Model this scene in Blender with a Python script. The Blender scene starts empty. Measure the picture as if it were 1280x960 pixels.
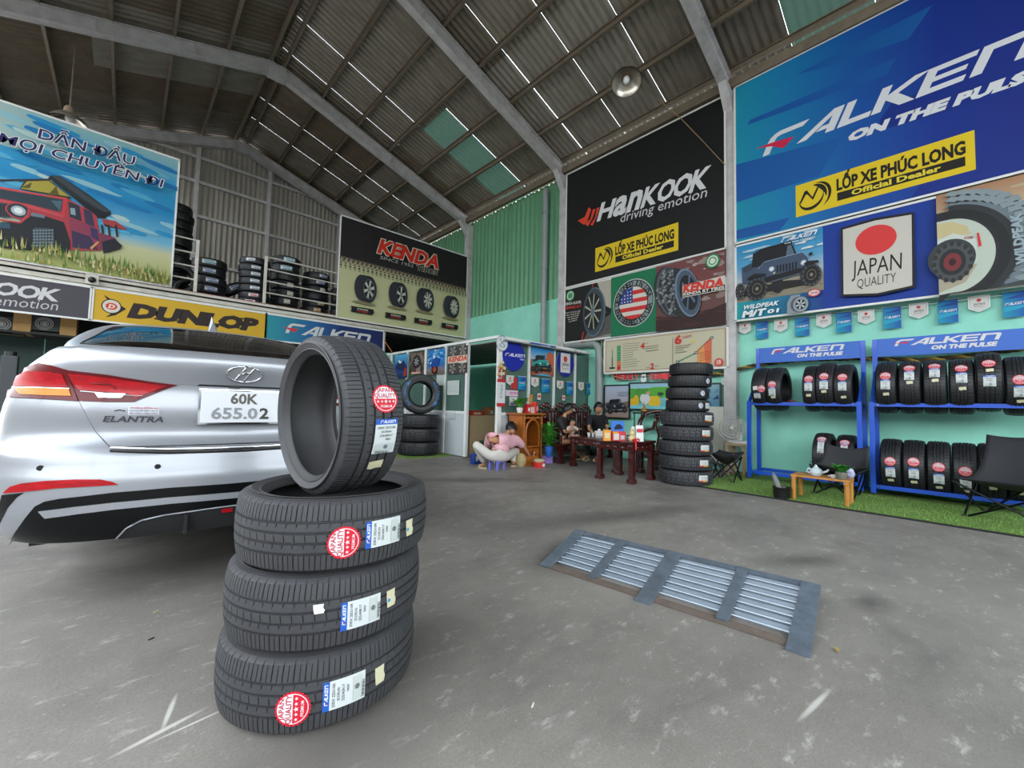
import bpy, bmesh, math, random
from mathutils import Vector, Matrix
random.seed(7)
C = bpy.context.scene.collection
SC = bpy.context.scene
PI = math.pi

# ------------------------------------------------------------------ camera
YAW, PIT, ROL, FPX, CAMH = math.radians(43.17), math.radians(3.10), math.radians(-1.337), 515.2, 1.0
def _axes():
    cy, sy = math.cos(YAW), math.sin(YAW)
    f = Vector((sy*math.cos(PIT), cy*math.cos(PIT), math.sin(PIT)))
    r = Vector((cy, -sy, 0)); d = -r.cross(f)
    c, s = math.cos(ROL), math.sin(ROL)
    return c*r+s*d, -s*r+c*d, f
CR, CD, CF = _axes()
cam = bpy.data.cameras.new('camera'); cam.sensor_width = 36; cam.lens = 36*FPX/1280
cam.clip_start = 0.02
camo = bpy.data.objects.new('camera', cam); C.objects.link(camo)
camo.matrix_world = Matrix(((CR.x, -CD.x, -CF.x, 0), (CR.y, -CD.y, -CF.y, 0), (CR.z, -CD.z, -CF.z, CAMH), (0, 0, 0, 1)))
SC.camera = camo
# ------------------------------------------------------------------ world, light, exposure
SC.view_settings.view_transform = 'Standard'; SC.view_settings.look = 'None'
SC.view_settings.exposure = 1.0; SC.view_settings.gamma = 1.0; SC.view_settings.use_curve_mapping = False
w = bpy.data.worlds.new('overcast_sky'); SC.world = w; w.use_nodes = True
nt = w.node_tree; nt.nodes.clear()
bg = nt.nodes.new('ShaderNodeBackground'); wo = nt.nodes.new('ShaderNodeOutputWorld')
tc = nt.nodes.new('ShaderNodeTexCoord'); sx = nt.nodes.new('ShaderNodeSeparateXYZ'); cr = nt.nodes.new('ShaderNodeValToRGB')
nt.links.new(tc.outputs['Generated'], sx.inputs[0]); nt.links.new(sx.outputs['Z'], cr.inputs[0])
cr.color_ramp.elements[0].color = (0.92, 0.97, 1.0, 1); cr.color_ramp.elements[1].color = (0.80, 0.90, 1.0, 1)
nt.links.new(cr.outputs[0], bg.inputs[0]); bg.inputs[1].default_value = 3.0
nt.links.new(bg.outputs[0], wo.inputs[0])
def portal(name, loc, rot, sx_, sy_):
    l = bpy.data.lights.new(name, 'AREA'); l.shape = 'RECTANGLE'; l.size = sx_; l.size_y = sy_
    l.cycles.is_portal = True
    o = bpy.data.objects.new(name, l); C.objects.link(o); o.location = loc; o.rotation_euler = rot
portal('daylight_opening', (2.0, -6.6, 3.6), (PI/2, 0, 0), 11, 7.4)
portal('daylight_side_opening', (-3.9, 1.0, 3.2), (PI/2, 0, -PI/2), 14.0, 6.4)

# ------------------------------------------------------------------ pixel -> point on a real plane
def ray(x, y): return CR*((x-640)/FPX)+CD*((y-480)/FPX)+CF
def onz(x, y, z=0.0):
    r = ray(x, y); return r*((z-CAMH)/r.z)+Vector((0, 0, CAMH))
def onx(x, y, X):
    r = ray(x, y); return r*(X/r.x)+Vector((0, 0, CAMH))
def ony(x, y, Y):
    r = ray(x, y); return r*(Y/r.y)+Vector((0, 0, CAMH))

# ------------------------------------------------------------------ materials
def srgb(c):
    if isinstance(c, str):
        c = c.lstrip('#'); c = tuple(int(c[i:i+2], 16) for i in (0, 2, 4))
    o = []
    for v in c[:3]:
        v /= 255.0; o.append(v/12.92 if v <= .04045 else ((v+.055)/1.055)**2.4)
    return (o[0], o[1], o[2], 1.0)
MATS = {}
def mat(name, col, rough=.6, metal=0.0, noise=0.0, scale=8.0, col2=None, bump=0.0, bscale=60.0, coat=0.0, stretch=None, spec=.5, trans=0.0, detail=6):
    if name in MATS: return MATS[name]
    m = bpy.data.materials.new(name); MATS[name] = m; m.use_nodes = True
    n = m.node_tree.nodes; L = m.node_tree.links; p = n['Principled BSDF']
    c1 = srgb(col)
    p.inputs['Base Color'].default_value = c1; p.inputs['Roughness'].default_value = rough
    p.inputs['Metallic'].default_value = metal; p.inputs['Coat Weight'].default_value = coat
    p.inputs['Specular IOR Level'].default_value = spec
    p.inputs['Coat Roughness'].default_value = .06
    if trans: p.inputs['Transmission Weight'].default_value = trans
    if noise or bump:
        t = n.new('ShaderNodeTexCoord'); mp = n.new('ShaderNodeMapping'); L.new(t.outputs['Object'], mp.inputs[0])
        if stretch: mp.inputs['Scale'].default_value = stretch
    if noise:
        nz = n.new('ShaderNodeTexNoise'); nz.inputs['Scale'].default_value = scale; nz.inputs['Detail'].default_value = detail; nz.inputs['Roughness'].default_value = .65
        L.new(mp.outputs[0], nz.inputs[0])
        rp = n.new('ShaderNodeValToRGB'); rp.color_ramp.elements[0].position = .5-.28; rp.color_ramp.elements[1].position = .5+.28
        c2 = srgb(col2) if col2 else tuple(v*(1-noise) for v in c1[:3])+(1,)
        rp.color_ramp.elements[0].color = c2; rp.color_ramp.elements[1].color = c1
        L.new(nz.outputs[0], rp.inputs[0]); L.new(rp.outputs[0], p.inputs['Base Color'])
    if bump:
        nb = n.new('ShaderNodeTexNoise'); nb.inputs['Scale'].default_value = bscale; nb.inputs['Detail'].default_value = 5
        L.new(mp.outputs[0], nb.inputs[0]); b = n.new('ShaderNodeBump'); b.inputs['Strength'].default_value = bump; b.inputs['Distance'].default_value = .01
        L.new(nb.outputs[0], b.inputs['Height']); L.new(b.outputs[0], p.inputs['Normal'])
    return m
def print_mat():
    m = bpy.data.materials.new('flat_print'); m.use_nodes = True
    n = m.node_tree.nodes; L = m.node_tree.links; p = n['Principled BSDF']
    a = n.new('ShaderNodeAttribute'); a.attribute_name = 'Col'
    g_ = n.new('ShaderNodeMix'); g_.data_type = 'RGBA'; g_.blend_type = 'MULTIPLY'; g_.inputs[0].default_value = 1.0; g_.inputs[7].default_value = (.80, .80, .80, 1); L.new(a.outputs['Color'], g_.inputs[6]); L.new(g_.outputs[2], p.inputs['Base Color']); p.inputs['Roughness'].default_value = .55; p.inputs['Specular IOR Level'].default_value = .3
    return m
PRINT = print_mat()
def glassy(name, col, alpha, rough=.03):
    m = bpy.data.materials.new(name); m.use_nodes = True; MATS[name] = m
    n = m.node_tree.nodes; L = m.node_tree.links; n.clear()
    o = n.new('ShaderNodeOutputMaterial'); mx = n.new('ShaderNodeMixShader'); t = n.new('ShaderNodeBsdfTransparent'); g = n.new('ShaderNodeBsdfPrincipled')
    g.inputs['Base Color'].default_value = srgb(col); g.inputs['Roughness'].default_value = rough
    t.inputs[0].default_value = srgb(col) if alpha < .3 else (1, 1, 1, 1)
    mx.inputs[0].default_value = alpha
    L.new(t.outputs[0], mx.inputs[1]); L.new(g.outputs[0], mx.inputs[2]); L.new(mx.outputs[0], o.inputs[0])
    return m
def floor_mat():
    m = bpy.data.materials.new('concrete_floor'); m.use_nodes = True
    n = m.node_tree.nodes; L = m.node_tree.links; p = n['Principled BSDF']
    t = n.new('ShaderNodeTexCoord')
    def noise(s, d=8, r=.65, st=None, dist=0):
        z = n.new('ShaderNodeTexNoise'); z.inputs['Scale'].default_value = s; z.inputs['Detail'].default_value = d; z.inputs['Roughness'].default_value = r; z.inputs['Distortion'].default_value = dist
        if st:
            mp = n.new('ShaderNodeMapping'); mp.inputs['Scale'].default_value = st; mp.inputs['Rotation'].default_value = (0, 0, .5); L.new(t.outputs['Object'], mp.inputs[0]); L.new(mp.outputs[0], z.inputs[0])
        else: L.new(t.outputs['Object'], z.inputs[0])
        return z.outputs[0]
    def ramp(s, a, ca, b, cb):
        r = n.new('ShaderNodeValToRGB'); r.color_ramp.elements[0].position = a; r.color_ramp.elements[1].position = b
        r.color_ramp.elements[0].color = ca; r.color_ramp.elements[1].color = cb; L.new(s, r.inputs[0]); return r.outputs[0]
    def mix(f, a, b, mode='MIX'):
        x = n.new('ShaderNodeMix'); x.data_type = 'RGBA'; x.blend_type = mode
        if isinstance(f, float): x.inputs[0].default_value = f
        else: L.new(f, x.inputs[0])
        L.new(a, x.inputs[6])
        if isinstance(b, tuple): x.inputs[7].default_value = b
        else: L.new(b, x.inputs[7])
        return x.outputs[2]
    W = (1, 1, 1, 1); K = (0, 0, 0, 1)
    base = ramp(noise(1.1, 10), .3, srgb('#76716b'), .7, srgb('#928c85'))
    pale = ramp(noise(7.0, 12, .75, (1, 2.2, 1)), .56, K, .68, W)
    base = mix(pale, base, srgb('#b5b0a8'))
    spot = ramp(noise(26.0, 8, .8), .60, K, .72, W)
    base = mix(spot, base, srgb('#c4c0b8'))
    dark = ramp(noise(.55, 9, .68, (1, 1.7, 1), .6), .50, K, .80, W)
    base = mix(dark, base, srgb('#5c5956'))
    grit = ramp(noise(120.0, 4, .7), .3, (.80, .80, .80, 1), .7, (1.12, 1.12, 1.12, 1))
    base = mix(1.0, base, grit, 'MULTIPLY')
    # wet/oily stains and pale scratches with their own place on the slab
    def blob(cx, cy, sx_, sy_, rot, hard=.25):
        mp = n.new('ShaderNodeMapping'); mp.vector_type = 'TEXTURE'; mp.inputs['Location'].default_value = (cx, cy, 0); mp.inputs['Rotation'].default_value = (0, 0, rot); mp.inputs['Scale'].default_value = (sx_, sy_, 50)
        L.new(t.outputs['Object'], mp.inputs[0])
        nz = n.new('ShaderNodeTexNoise'); nz.inputs['Scale'].default_value = 2.2; nz.inputs['Detail'].default_value = 6; L.new(t.outputs['Object'], nz.inputs[0])
        ad = n.new('ShaderNodeMix'); ad.data_type = 'RGBA'; ad.blend_type = 'LINEAR_LIGHT'; ad.inputs[0].default_value = .35
        L.new(mp.outputs[0], ad.inputs[6]); L.new(nz.outputs['Color'], ad.inputs[7])
        g = n.new('ShaderNodeVectorMath'); g.operation = 'LENGTH'; L.new(ad.outputs[2], g.inputs[0])
        return ramp(g.outputs['Value'], 1-hard, W, 1, K)
    for (a, b, s1, s2, ro) in STAINS: base = mix(blob(a, b, s1, s2, ro, .95), base, srgb('#5e5a55'), 'MIX')
    for (a, b, s1, s2, ro) in SCRATCH: base = mix(blob(a, b, s1, s2, ro, .6), base, srgb('#c0bdb6'), 'MIX')
    L.new(base, p.inputs['Base Color'])
    rr = ramp(noise(2.5, 8), .35, (.42,)*3+(1,), .7, (.72,)*3+(1,)); L.new(rr, p.inputs['Roughness'])
    b = n.new('ShaderNodeBump'); b.inputs['Strength'].default_value = .25; b.inputs['Distance'].default_value = .006
    L.new(noise(45.0, 8, .7), b.inputs['Height']); L.new(b.outputs[0], p.inputs['Normal'])
    return m
def _st(px, py, s1, s2, r):
    v = onz(px, py); return (v.x, v.y, s1, s2, r)
STAINS = [_st(770, 645, 1.7, .28, -.35), _st(1085, 752, .22, .13, 0), _st(600, 600, 1.2, .25, -.6), _st(250, 700, .9, .5, .1), _st(700, 700, .35, .3, 0), _st(1000, 700, .5, .15, -.5), _st(430, 900, .7, .35, .6)]
SCRATCH = [_st(1020, 880, .16, .012, -.15), _st(200, 915, .13, .012, .25), _st(212, 890, .10, .010, 1.3), _st(240, 905, .12, .006, .1)]

# ------------------------------------------------------------------ mesh builder
class MB:
    def __init__(s): s.v = []; s.f = []; s.c = []
    def add(s, vs, fs, col=None):
        b = len(s.v); s.v += [tuple(v) for v in vs]
        for f in fs: s.f.append(tuple(b+i for i in f)); s.c.append(col)
        return s
    def box(s, c, d, R=None, col=None, bev=0):
        hx, hy, hz = d[0]/2, d[1]/2, d[2]/2; c = Vector(c)
        if bev:
            b = min(bev, hx*.9, hy*.9, hz*.9); pts = []; fs = []
            # chamfered box via bmesh
            bm = bmesh.new(); bmesh.ops.create_cube(bm, size=1)
            for v in bm.verts: v.co = Vector((v.co.x*d[0], v.co.y*d[1], v.co.z*d[2]))
            bmesh.ops.bevel(bm, geom=bm.edges[:], offset=b, segments=2, profile=.7, affect='EDGES')
            bm.verts.index_update()
            pts = [(R @ v.co if R else v.co)+c for v in bm.verts]; fs = [tuple(v.index for v in f.verts) for f in bm.faces]; bm.free()
            return s.add(pts, fs, col)
        p = [Vector((x, y, z)) for x in (-hx, hx) for y in (-hy, hy) for z in (-hz, hz)]
        p = [(R @ q if R else q)+c for q in p]
        return s.add(p, [(0, 1, 3, 2), (4, 6, 7, 5), (0, 4, 5, 1), (2, 3, 7, 6), (0, 2, 6, 4), (1, 5, 7, 3)], col)
    def tube(s, path, r, n=8, cap=True, col=None, closed=False):
        path = [Vector(p) for p in path]; m = len(path); rs = r if isinstance(r, (list, tuple)) else [r]*m
        vs = []; prev = None
        for i, p in enumerate(path):
            if closed: t = path[(i+1) % m]-path[i-1]
            else: t = path[min(i+1, m-1)]-path[max(i-1, 0)]
            if t.length < 1e-9: t = Vector((0, 0, 1))
            t.normalize()
            if prev is None:
                a = Vector((0, 0, 1)) if abs(t.z) < .9 else Vector((1, 0, 0)); u = t.cross(a).normalized()
            else: u = (prev-t*prev.dot(t)); u = u.normalized() if u.length > 1e-6 else t.orthogonal().normalized()
            prev = u; w_ = t.cross(u)
            for k in range(n):
                a = 2*PI*k/n; vs.append(p+(u*math.cos(a)+w_*math.sin(a))*rs[i])
        fs = []
        for i in range(m if closed else m-1):
            for k in range(n):
                a = i*n+k; b = i*n+(k+1) % n; c2 = ((i+1) % m)*n+(k+1) % n; d = ((i+1) % m)*n+k; fs.append((a, b, c2, d))
        if cap and not closed: fs += [tuple(range(n))[::-1], tuple((m-1)*n+k for k in range(n))]
        return s.add(vs, fs, col)
    def cyl(s, a, b, r, r2=None, n=12, col=None): return s.tube([a, b], [r, r if r2 is None else r2], n, col=col)
    def lathe(s, prof, c=(0, 0, 0), n=20, M=None, col=None, close=False):
        vs = []; c = Vector(c); k = len(prof)
        for i in range(n):
            a = 2*PI*i/n
            for (r, z) in prof:
                q = Vector((r*math.cos(a), r*math.sin(a), z)); vs.append((M @ q if M else q)+c)
        fs = [(i*k+j, ((i+1) % n)*k+j, ((i+1) % n)*k+j+1, i*k+j+1) for i in range(n) for j in range(k-1)]
        return s.add(vs, fs, col)
    def grid(s, fn, nu, nv, col=None, wrap=False):
        vs = [fn(i/nu, j/nv) for i in range(nu+1) for j in range(nv+1)]
        fs = [(i*(nv+1)+j, (i+1)*(nv+1)+j, (i+1)*(nv+1)+j+1, i*(nv+1)+j+1) for i in range(nu) for j in range(nv)]
        return s.add(vs, fs, col)
    def ball(s, c, r, n=12, m=8, col=None, R=None):
        if isinstance(r, (int, float)): r = (r, r, r)
        c = Vector(c)
        def fn(u, v):
            a = 2*PI*u; b = PI*v-PI/2; q = Vector((r[0]*math.cos(b)*math.cos(a), r[1]*math.cos(b)*math.sin(a), r[2]*math.sin(b)))
            return (R @ q if R else q)+c
        return s.grid(fn, n, m, col)
    def prism(s, pts, d, col=None):   # pts: 3D polygon, extruded along d
        n = len(pts); pts = [Vector(p) for p in pts]; d = Vector(d)
        fs = [tuple(range(n)), tuple(range(n, 2*n))[::-1]]+[(i, i+n, (i+1) % n+n, (i+1) % n) for i in range(n)]
        return s.add(pts+[p+d for p in pts], fs, col)
    def mesh(s, name, m, smooth=None):
        me = bpy.data.meshes.new(name); me.from_pydata(s.v, [], s.f)
        if any(c is not None for c in s.c):
            at = me.color_attributes.new('Col', 'FLOAT_COLOR', 'CORNER'); data = []
            for f, c in zip(s.f, s.c):
                if c is None: c = (.5, .5, .5, 1)
                if isinstance(c, list): 
                    for q in c: data += q
                else: data += list(c)*len(f)
            at.data.foreach_set('color', data)
        bm = bmesh.new(); bm.from_mesh(me); 
        if not any(c is not None for c in s.c): bmesh.ops.remove_doubles(bm, verts=bm.verts, dist=1e-5)
        if not any(c is not None for c in s.c): bmesh.ops.recalc_face_normals(bm, faces=bm.faces)
        bm.to_mesh(me); bm.free()
        if m: me.materials.append(m)
        if smooth is not None:
            me.polygons.foreach_set('use_smooth', [True]*len(me.polygons)); me.set_sharp_from_angle(angle=math.radians(smooth))
        return me
    def build(s, name, m, parent=None, smooth=None, loc=None):
        o = bpy.data.objects.new(name, s.mesh(name, m, smooth)); C.objects.link(o)
        if parent: o.parent = parent
        if loc is not None: o.location = loc
        return o
def link(name, me, parent=None):
    o = bpy.data.objects.new(name, me); C.objects.link(o)
    if parent: o.parent = parent
    return o
def tag(o, label=None, cat=None, group=None, kind=None):
    if label: o['label'] = label
    if cat: o['category'] = cat
    if group: o['group'] = group
    if kind: o['kind'] = kind
    return o
def thing(name, label, cat, loc=(0, 0, 0), rz=0.0, group=None):
    o = bpy.data.objects.new(name, None); C.objects.link(o); o.location = loc; o.rotation_euler = (0, 0, rz); o.empty_display_size = .1
    return tag(o, label, cat, group)
def struct(name, loc=None):
    o = bpy.data.objects.new(name, None); C.objects.link(o); o['kind'] = 'structure'; return o
def copy_tree(o, parent=None):
    c = o.copy(); C.objects.link(c)
    if parent: c.parent = parent
    for ch in list(o.children): copy_tree(ch, c)
    return c
def RZ(a): return Matrix.Rotation(a, 3, 'Z')
def RX(a): return Matrix.Rotation(a, 3, 'X')
def RY(a): return Matrix.Rotation(a, 3, 'Y')

# ------------------------------------------------------------------ lettering
_TX = {}
def text_geo(txt, off=0.0, space=1.0):
    key = (txt, off, space)
    if key in _TX: return _TX[key]
    cu = bpy.data.curves.new('lettering', 'FONT'); cu.body = txt; cu.size = 1; cu.offset = off; cu.resolution_u = 2; cu.fill_mode = 'FRONT'; cu.space_character = space
    o = bpy.data.objects.new('lettering', cu); C.objects.link(o); bpy.context.view_layer.update()
    me = o.evaluated_get(bpy.context.evaluated_depsgraph_get()).to_mesh()
    vs = [(v.co.x, v.co.y) for v in me.vertices]; fs = [tuple(p.vertices) for p in me.polygons]
    bpy.data.objects.remove(o, do_unlink=True); bpy.data.curves.remove(cu)
    if vs:
        x0 = min(v[0] for v in vs)+off; x1 = max(v[0] for v in vs)-off
    else: x0, x1 = 0, 1
    _TX[key] = (vs, fs, x0, x1); return _TX[key]
CAP = 0.69
# wide slanted logo alphabet, unit height, before shear
LOGO = {
 'F': ([[(0, 0), (0, .62), (.04, .8), (.14, .93), (.3, 1), (1.22, 1), (1.08, .78), (.4, .78), (.28, .74), (.24, .62), (.24, 0)]], 1.12),
 'A': ([[(0, 0), (.82, 1), (1.12, 1), (1.12, 0), (.86, 0), (.86, .2), (.52, .2), (.66, .38), (.86, .38), (.86, .72), (.3, 0)]], 1.2),
 'L': ([[(0, 0), (0, 1), (.25, 1), (.25, .22), (.86, .22), (.86, 0)]], .9),
 'K': ([[(0, 0), (0, 1), (.25, 1), (.25, .6), (.78, 1), (1.12, 1), (.52, .54), (1.06, 0), (.7, 0), (.25, .42), (.25, 0)]], 1.08),
 'E': ([[(0, 0), (0, 1), (1.05, 1), (1.05, .8), (.25, .8), (.25, .6), (.95, .6), (.95, .42), (.25, .42), (.25, .21), (1.02, .21), (1.02, 0)]], 1.14),
 'N': ([[(0, 0), (0, 1), (.86, 1), (1.02, .95), (1.1, .82), (1.1, 0), (.85, 0), (.85, .76), (.25, .76), (.25, 0)]], 1.1)}
class Canvas:
    """flat print lying on a real plane: picture and lettering as thin layers"""
    def __init__(s, to3d, n, eps=.0003):
        s.to3d = to3d; s.n = Vector(n); s.eps = eps; s.k = 1; s.pic = MB(); s.let = MB()
    def p(s, q): return s.to3d(q)+s.n*(s.k*s.eps)
    def poly(s, pts, col, let=False):
        s.k += 1; b = s.let if let else s.pic
        c = [srgb(q) for q in col] if isinstance(col, list) else srgb(col)
        if isinstance(col, list): c = [list(q) for q in c]
        b.add([s.p(q) for q in pts], [tuple(range(len(pts)))], c); return s
    def ell(s, c, rx, ry, col, rot=0, n=28, let=False, a0=0, a1=2*PI):
        m = n if a1-a0 > 6.2 else n+1
        pts = []
        for i in range(m):
            a = a0+(a1-a0)*i/n; x, y = rx*math.cos(a), ry*math.sin(a)
            pts.append((c[0]+x*math.cos(rot)-y*math.sin(rot), c[1]+x*math.sin(rot)+y*math.cos(rot)))
        return s.poly(pts, col, let)
    def ring(s, c, rx, ry, w_, col, rot=0, n=32, a0=0, a1=2*PI, let=False):
        s.k += 1; b = s.let if let else s.pic; vs = []
        for i in range(n+1):
            a = a0+(a1-a0)*i/n
            for q in (1, 1-w_):
                x, y = rx*q*math.cos(a), ry*q*math.sin(a)
                vs.append(s.p((c[0]+x*math.cos(rot)-y*math.sin(rot), c[1]+x*math.sin(rot)+y*math.cos(rot))))
        b.add(vs, [(2*i, 2*i+1, 2*i+3, 2*i+2) for i in range(n)], srgb(col)); return s
    def line(s, a, b_, w_, col, let=False):
        dx, dy = b_[0]-a[0], b_[1]-a[1]; l = math.hypot(dx, dy) or 1; nx, ny = -dy/l*w_/2, dx/l*w_/2
        return s.poly([(a[0]+nx, a[1]+ny), (b_[0]+nx, b_[1]+ny), (b_[0]-nx, b_[1]-ny), (a[0]-nx, a[1]-ny)], col, let)
    def rect(s, x0, y0, x1, y1, col, let=False): return s.poly([(x0, y0), (x1, y0), (x1, y1), (x0, y1)], col, let)
    def text(s, t, A, B, T, col, off=0.0, f=None, space=1.0, cap=CAP):
        """baseline from A to B, T = top of the capitals above A (slanted type: T moves sideways)"""
        vs, fs, x0, x1 = text_geo(t, off, space); s.k += 1
        A, B, T = Vector(A), Vector(B), Vector(T); W_ = (x1-x0) or 1
        pts = [A+(B-A)*((x-x0)/W_)+(T-A)*(y/cap) for x, y in vs]
        s.let.add([s.p(f(q)) if f else s.p(q) for q in pts], fs, srgb(col)); return s
    def logo(s, word, A, B, T, col, red=None, f=None, upto=None):
        s.k += 1; A, B, T = Vector(A), Vector(B), Vector(T); x = 0; tot = 0
        for i, ch in enumerate(word):
            if upto is not None and i == upto: break
            tot += LOGO[ch][1]
        for ch in word:
            for pl in LOGO[ch][0]:
                pts = [A+(B-A)*((x+q[0])/tot)+(T-A)*q[1] for q in pl]
                s.let.add([s.p(f(q)) if f else s.p(q) for q in pts], [tuple(range(len(pts)))], srgb(col))
            x += LOGO[ch][1]
        if red:
            s.k += 1; pl = [(-.22, .36), (.3, .46), (1.0, .66), (.72, .3), (.25, .38)]
            pts = [A+(B-A)*(q[0]/tot)+(T-A)*q[1] for q in pl]
            s.let.add([s.p(f(q)) if f else s.p(q) for q in pts], [tuple(range(len(pts)))], srgb(red))
        return s
    def done(s, parent, pic='printed_picture', let='lettering'):
        if s.pic.f: s.pic.build(pic, PRINT, parent)
        if s.let.f: s.let.build(let, PRINT, parent)
        s.pic = MB(); s.let = MB()
def quadmap(c4):
    """bilinear map of the unit square (s right, t up) onto four plane points TL TR BR BL"""
    TL, TR, BR, BL = [Vector(c) for c in c4]
    return lambda q: (BL*(1-q[0])+BR*q[0])*(1-q[1])+(TL*(1-q[0])+TR*q[0])*q[1]
class Quad(Canvas):
    """canvas drawn in unit-square coordinates of a poster whose corners sit on plane x=X or y=Y"""
    def __init__(s, corners, n, eps=.0003):
        m = quadmap(corners); Canvas.__init__(s, m, n, eps)
        s.TL, s.TR, s.BR, s.BL = [Vector(c) for c in corners]
        s.W = (s.TR-s.TL).length; s.H = (s.TL-s.BL).length
    def board(s, name, m, label, cat, th=.02, group=None, rim=0.0, rimmat=None):
        n = s.n; b = MB().prism([s.TL, s.TR, s.BR, s.BL], -n*th)
        o = b.build(name, m); tag(o, label, cat, group)
        if rim:
            f = MB(); L = [s.TL, s.TR, s.BR, s.BL]
            for i in range(4):
                a, c = L[i], L[(i+1) % 4]; d = (c-a).normalized(); q = n.cross(d)
                f.prism([a-q*rim/2-d*rim/2, c-q*rim/2+d*rim/2, c+q*rim/2+d*rim/2, a+q*rim/2-d*rim/2], n*.014)
            f.build('edge_trim', rimmat or M_white, o)
        return o
def corners_x(X, pts): return [onx(p[0], p[1], X) for p in pts]
def corners_y(Y, pts): return [ony(p[0], p[1], Y) for p in pts]
def rectx(X, y0, y1, z0, z1): return [Vector((X, y0, z1)), Vector((X, y1, z1)), Vector((X, y1, z0)), Vector((X, y0, z0))]
def recty(Y, x0, x1, z0, z1): return [Vector((x0, Y, z1)), Vector((x1, Y, z1)), Vector((x1, Y, z0)), Vector((x0, Y, z0))]

M_white = mat('white_paint', '#dcdcd8', .5, noise=.12, scale=6)
M_frame = mat('weathered_grey_steel', '#c8c6c6', .55, .1, noise=.3, scale=5, col2='#9c9896')
M_purlin = mat('dark_dusty_purlin', '#7d705f', .8, .1, noise=.4, scale=6)
M_sheet = mat('dusty_galvanised_sheet', '#9a9183', .5, .3, noise=.5, scale=2.5, stretch=(1, 3, 1))
M_wallsheet = mat('grey_cladding_sheet', '#a39d93', .5, .25, noise=.3, scale=1.2, stretch=(3, 1, .6))
M_greensheet = mat('green_cladding_sheet', '#639b75', .5, .1, noise=.25, scale=1.6)
M_mint = mat('mint_green_plaster', '#9ae0cc', .75, noise=.16, scale=2.2, col2='#84cdb6', bump=.1, bscale=30)
M_black = mat('black_paint', '#131313', .4)
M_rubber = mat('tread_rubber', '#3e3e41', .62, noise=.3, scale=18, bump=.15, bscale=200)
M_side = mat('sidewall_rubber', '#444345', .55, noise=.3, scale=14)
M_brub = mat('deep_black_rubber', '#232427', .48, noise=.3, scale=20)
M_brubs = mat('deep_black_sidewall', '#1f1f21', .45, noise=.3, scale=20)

# ================================================================== STRUCTURE
X_W, X_P, Y_M, Y_B = 7.5, 7.34, 9.95, 14.0
def zroof(x): return 8.13-.32*abs(x-2.05)          # underside of the rafters
FL = MB().box((1.0, 3, -.05), (24, 26, .1)).build('floor', floor_mat()); FL['kind'] = 'structure'
# right wall: plaster below, green cladding above, hung on girts
wr = MB(); wr.box((X_W+.06, 3.9, 1.82), (.12, 20.4, 3.64)); WR = wr.build('wall_right', M_mint); WR['kind'] = 'structure'
def corr(name, m, parent, o, U, V, n, w_, h0, h1, pitch, amp, nseg=6, top=None, trap=False):
    """corrugated sheet: o origin, U along the waves, V along the ribs, n normal"""
    b = MB(); U, V, n, o = Vector(U), Vector(V), Vector(n), Vector(o); k = max(2, int(w_/pitch*nseg)); vs = []
    for i in range(k+1):
        u = w_*i/k; ph = u/pitch
        a = amp*(math.cos(2*PI*ph) if not trap else max(-1, min(1, 1.9*math.cos(2*PI*ph))))
        t = top(u) if top else h1
        vs += [o+U*u+V*h0+n*a, o+U*u+V*t+n*a]
    b.add(vs, [(2*i, 2*i+2, 2*i+3, 2*i+1) for i in range(k)])
    return b.build(name, m, parent, smooth=50)
for i in range(20):
    y = -6.2+i*1.02
    corr('cladding_sheet', M_greensheet, WR, (X_W-.01, y, 0), (0, 1, 0), (0, 0, 1), (-1, 0, 0), 1.04, 3.62, 6.58, .17, .02, trap=True)
g = MB()
for z in (4.3, 5.1, 5.9): g.box((X_W+.06, 3.9, z), (.06, 20, .06))
g.build('girt', M_purlin, WR)
# back wall
WB = MB().box((2.1, Y_B+.12, 1.5), (11, .12, 3.0)).build('wall_back', M_mint); WB['kind'] = 'structure'
random.seed(3)
for i in range(11):
    x = -3.35+i*.99
    gap = .26 if 2 <= i <= 5 else .03
    corr('cladding_sheet', M_wallsheet, WB, (x, Y_B, 0), (1, 0, 0), (0, 0, 1), (0, -1, 0), 1.01, 2.9, 6, .125, .014, trap=True,
         top=lambda u, x=x, gap=gap: zroof(x+u)+.42-gap*(.7+.5*math.sin(9*(x+u))))
for z in (4.70, 5.98, 6.92, 7.6):
    hw = 5.2 if z < 6.6 else (8.35-z)/.32
    MB().box((2.05, Y_B-.06, z), (2*hw, .05, .08)).build('girt', M_frame, WB)
for x in (-2.2, -.55, 1.12, 2.84, 4.95):
    MB().box((x, Y_B-.11, (zroof(x)+3)/2), (.09, .09, zroof(x)-3+.2)).build('post', M_frame, WB)
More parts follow.
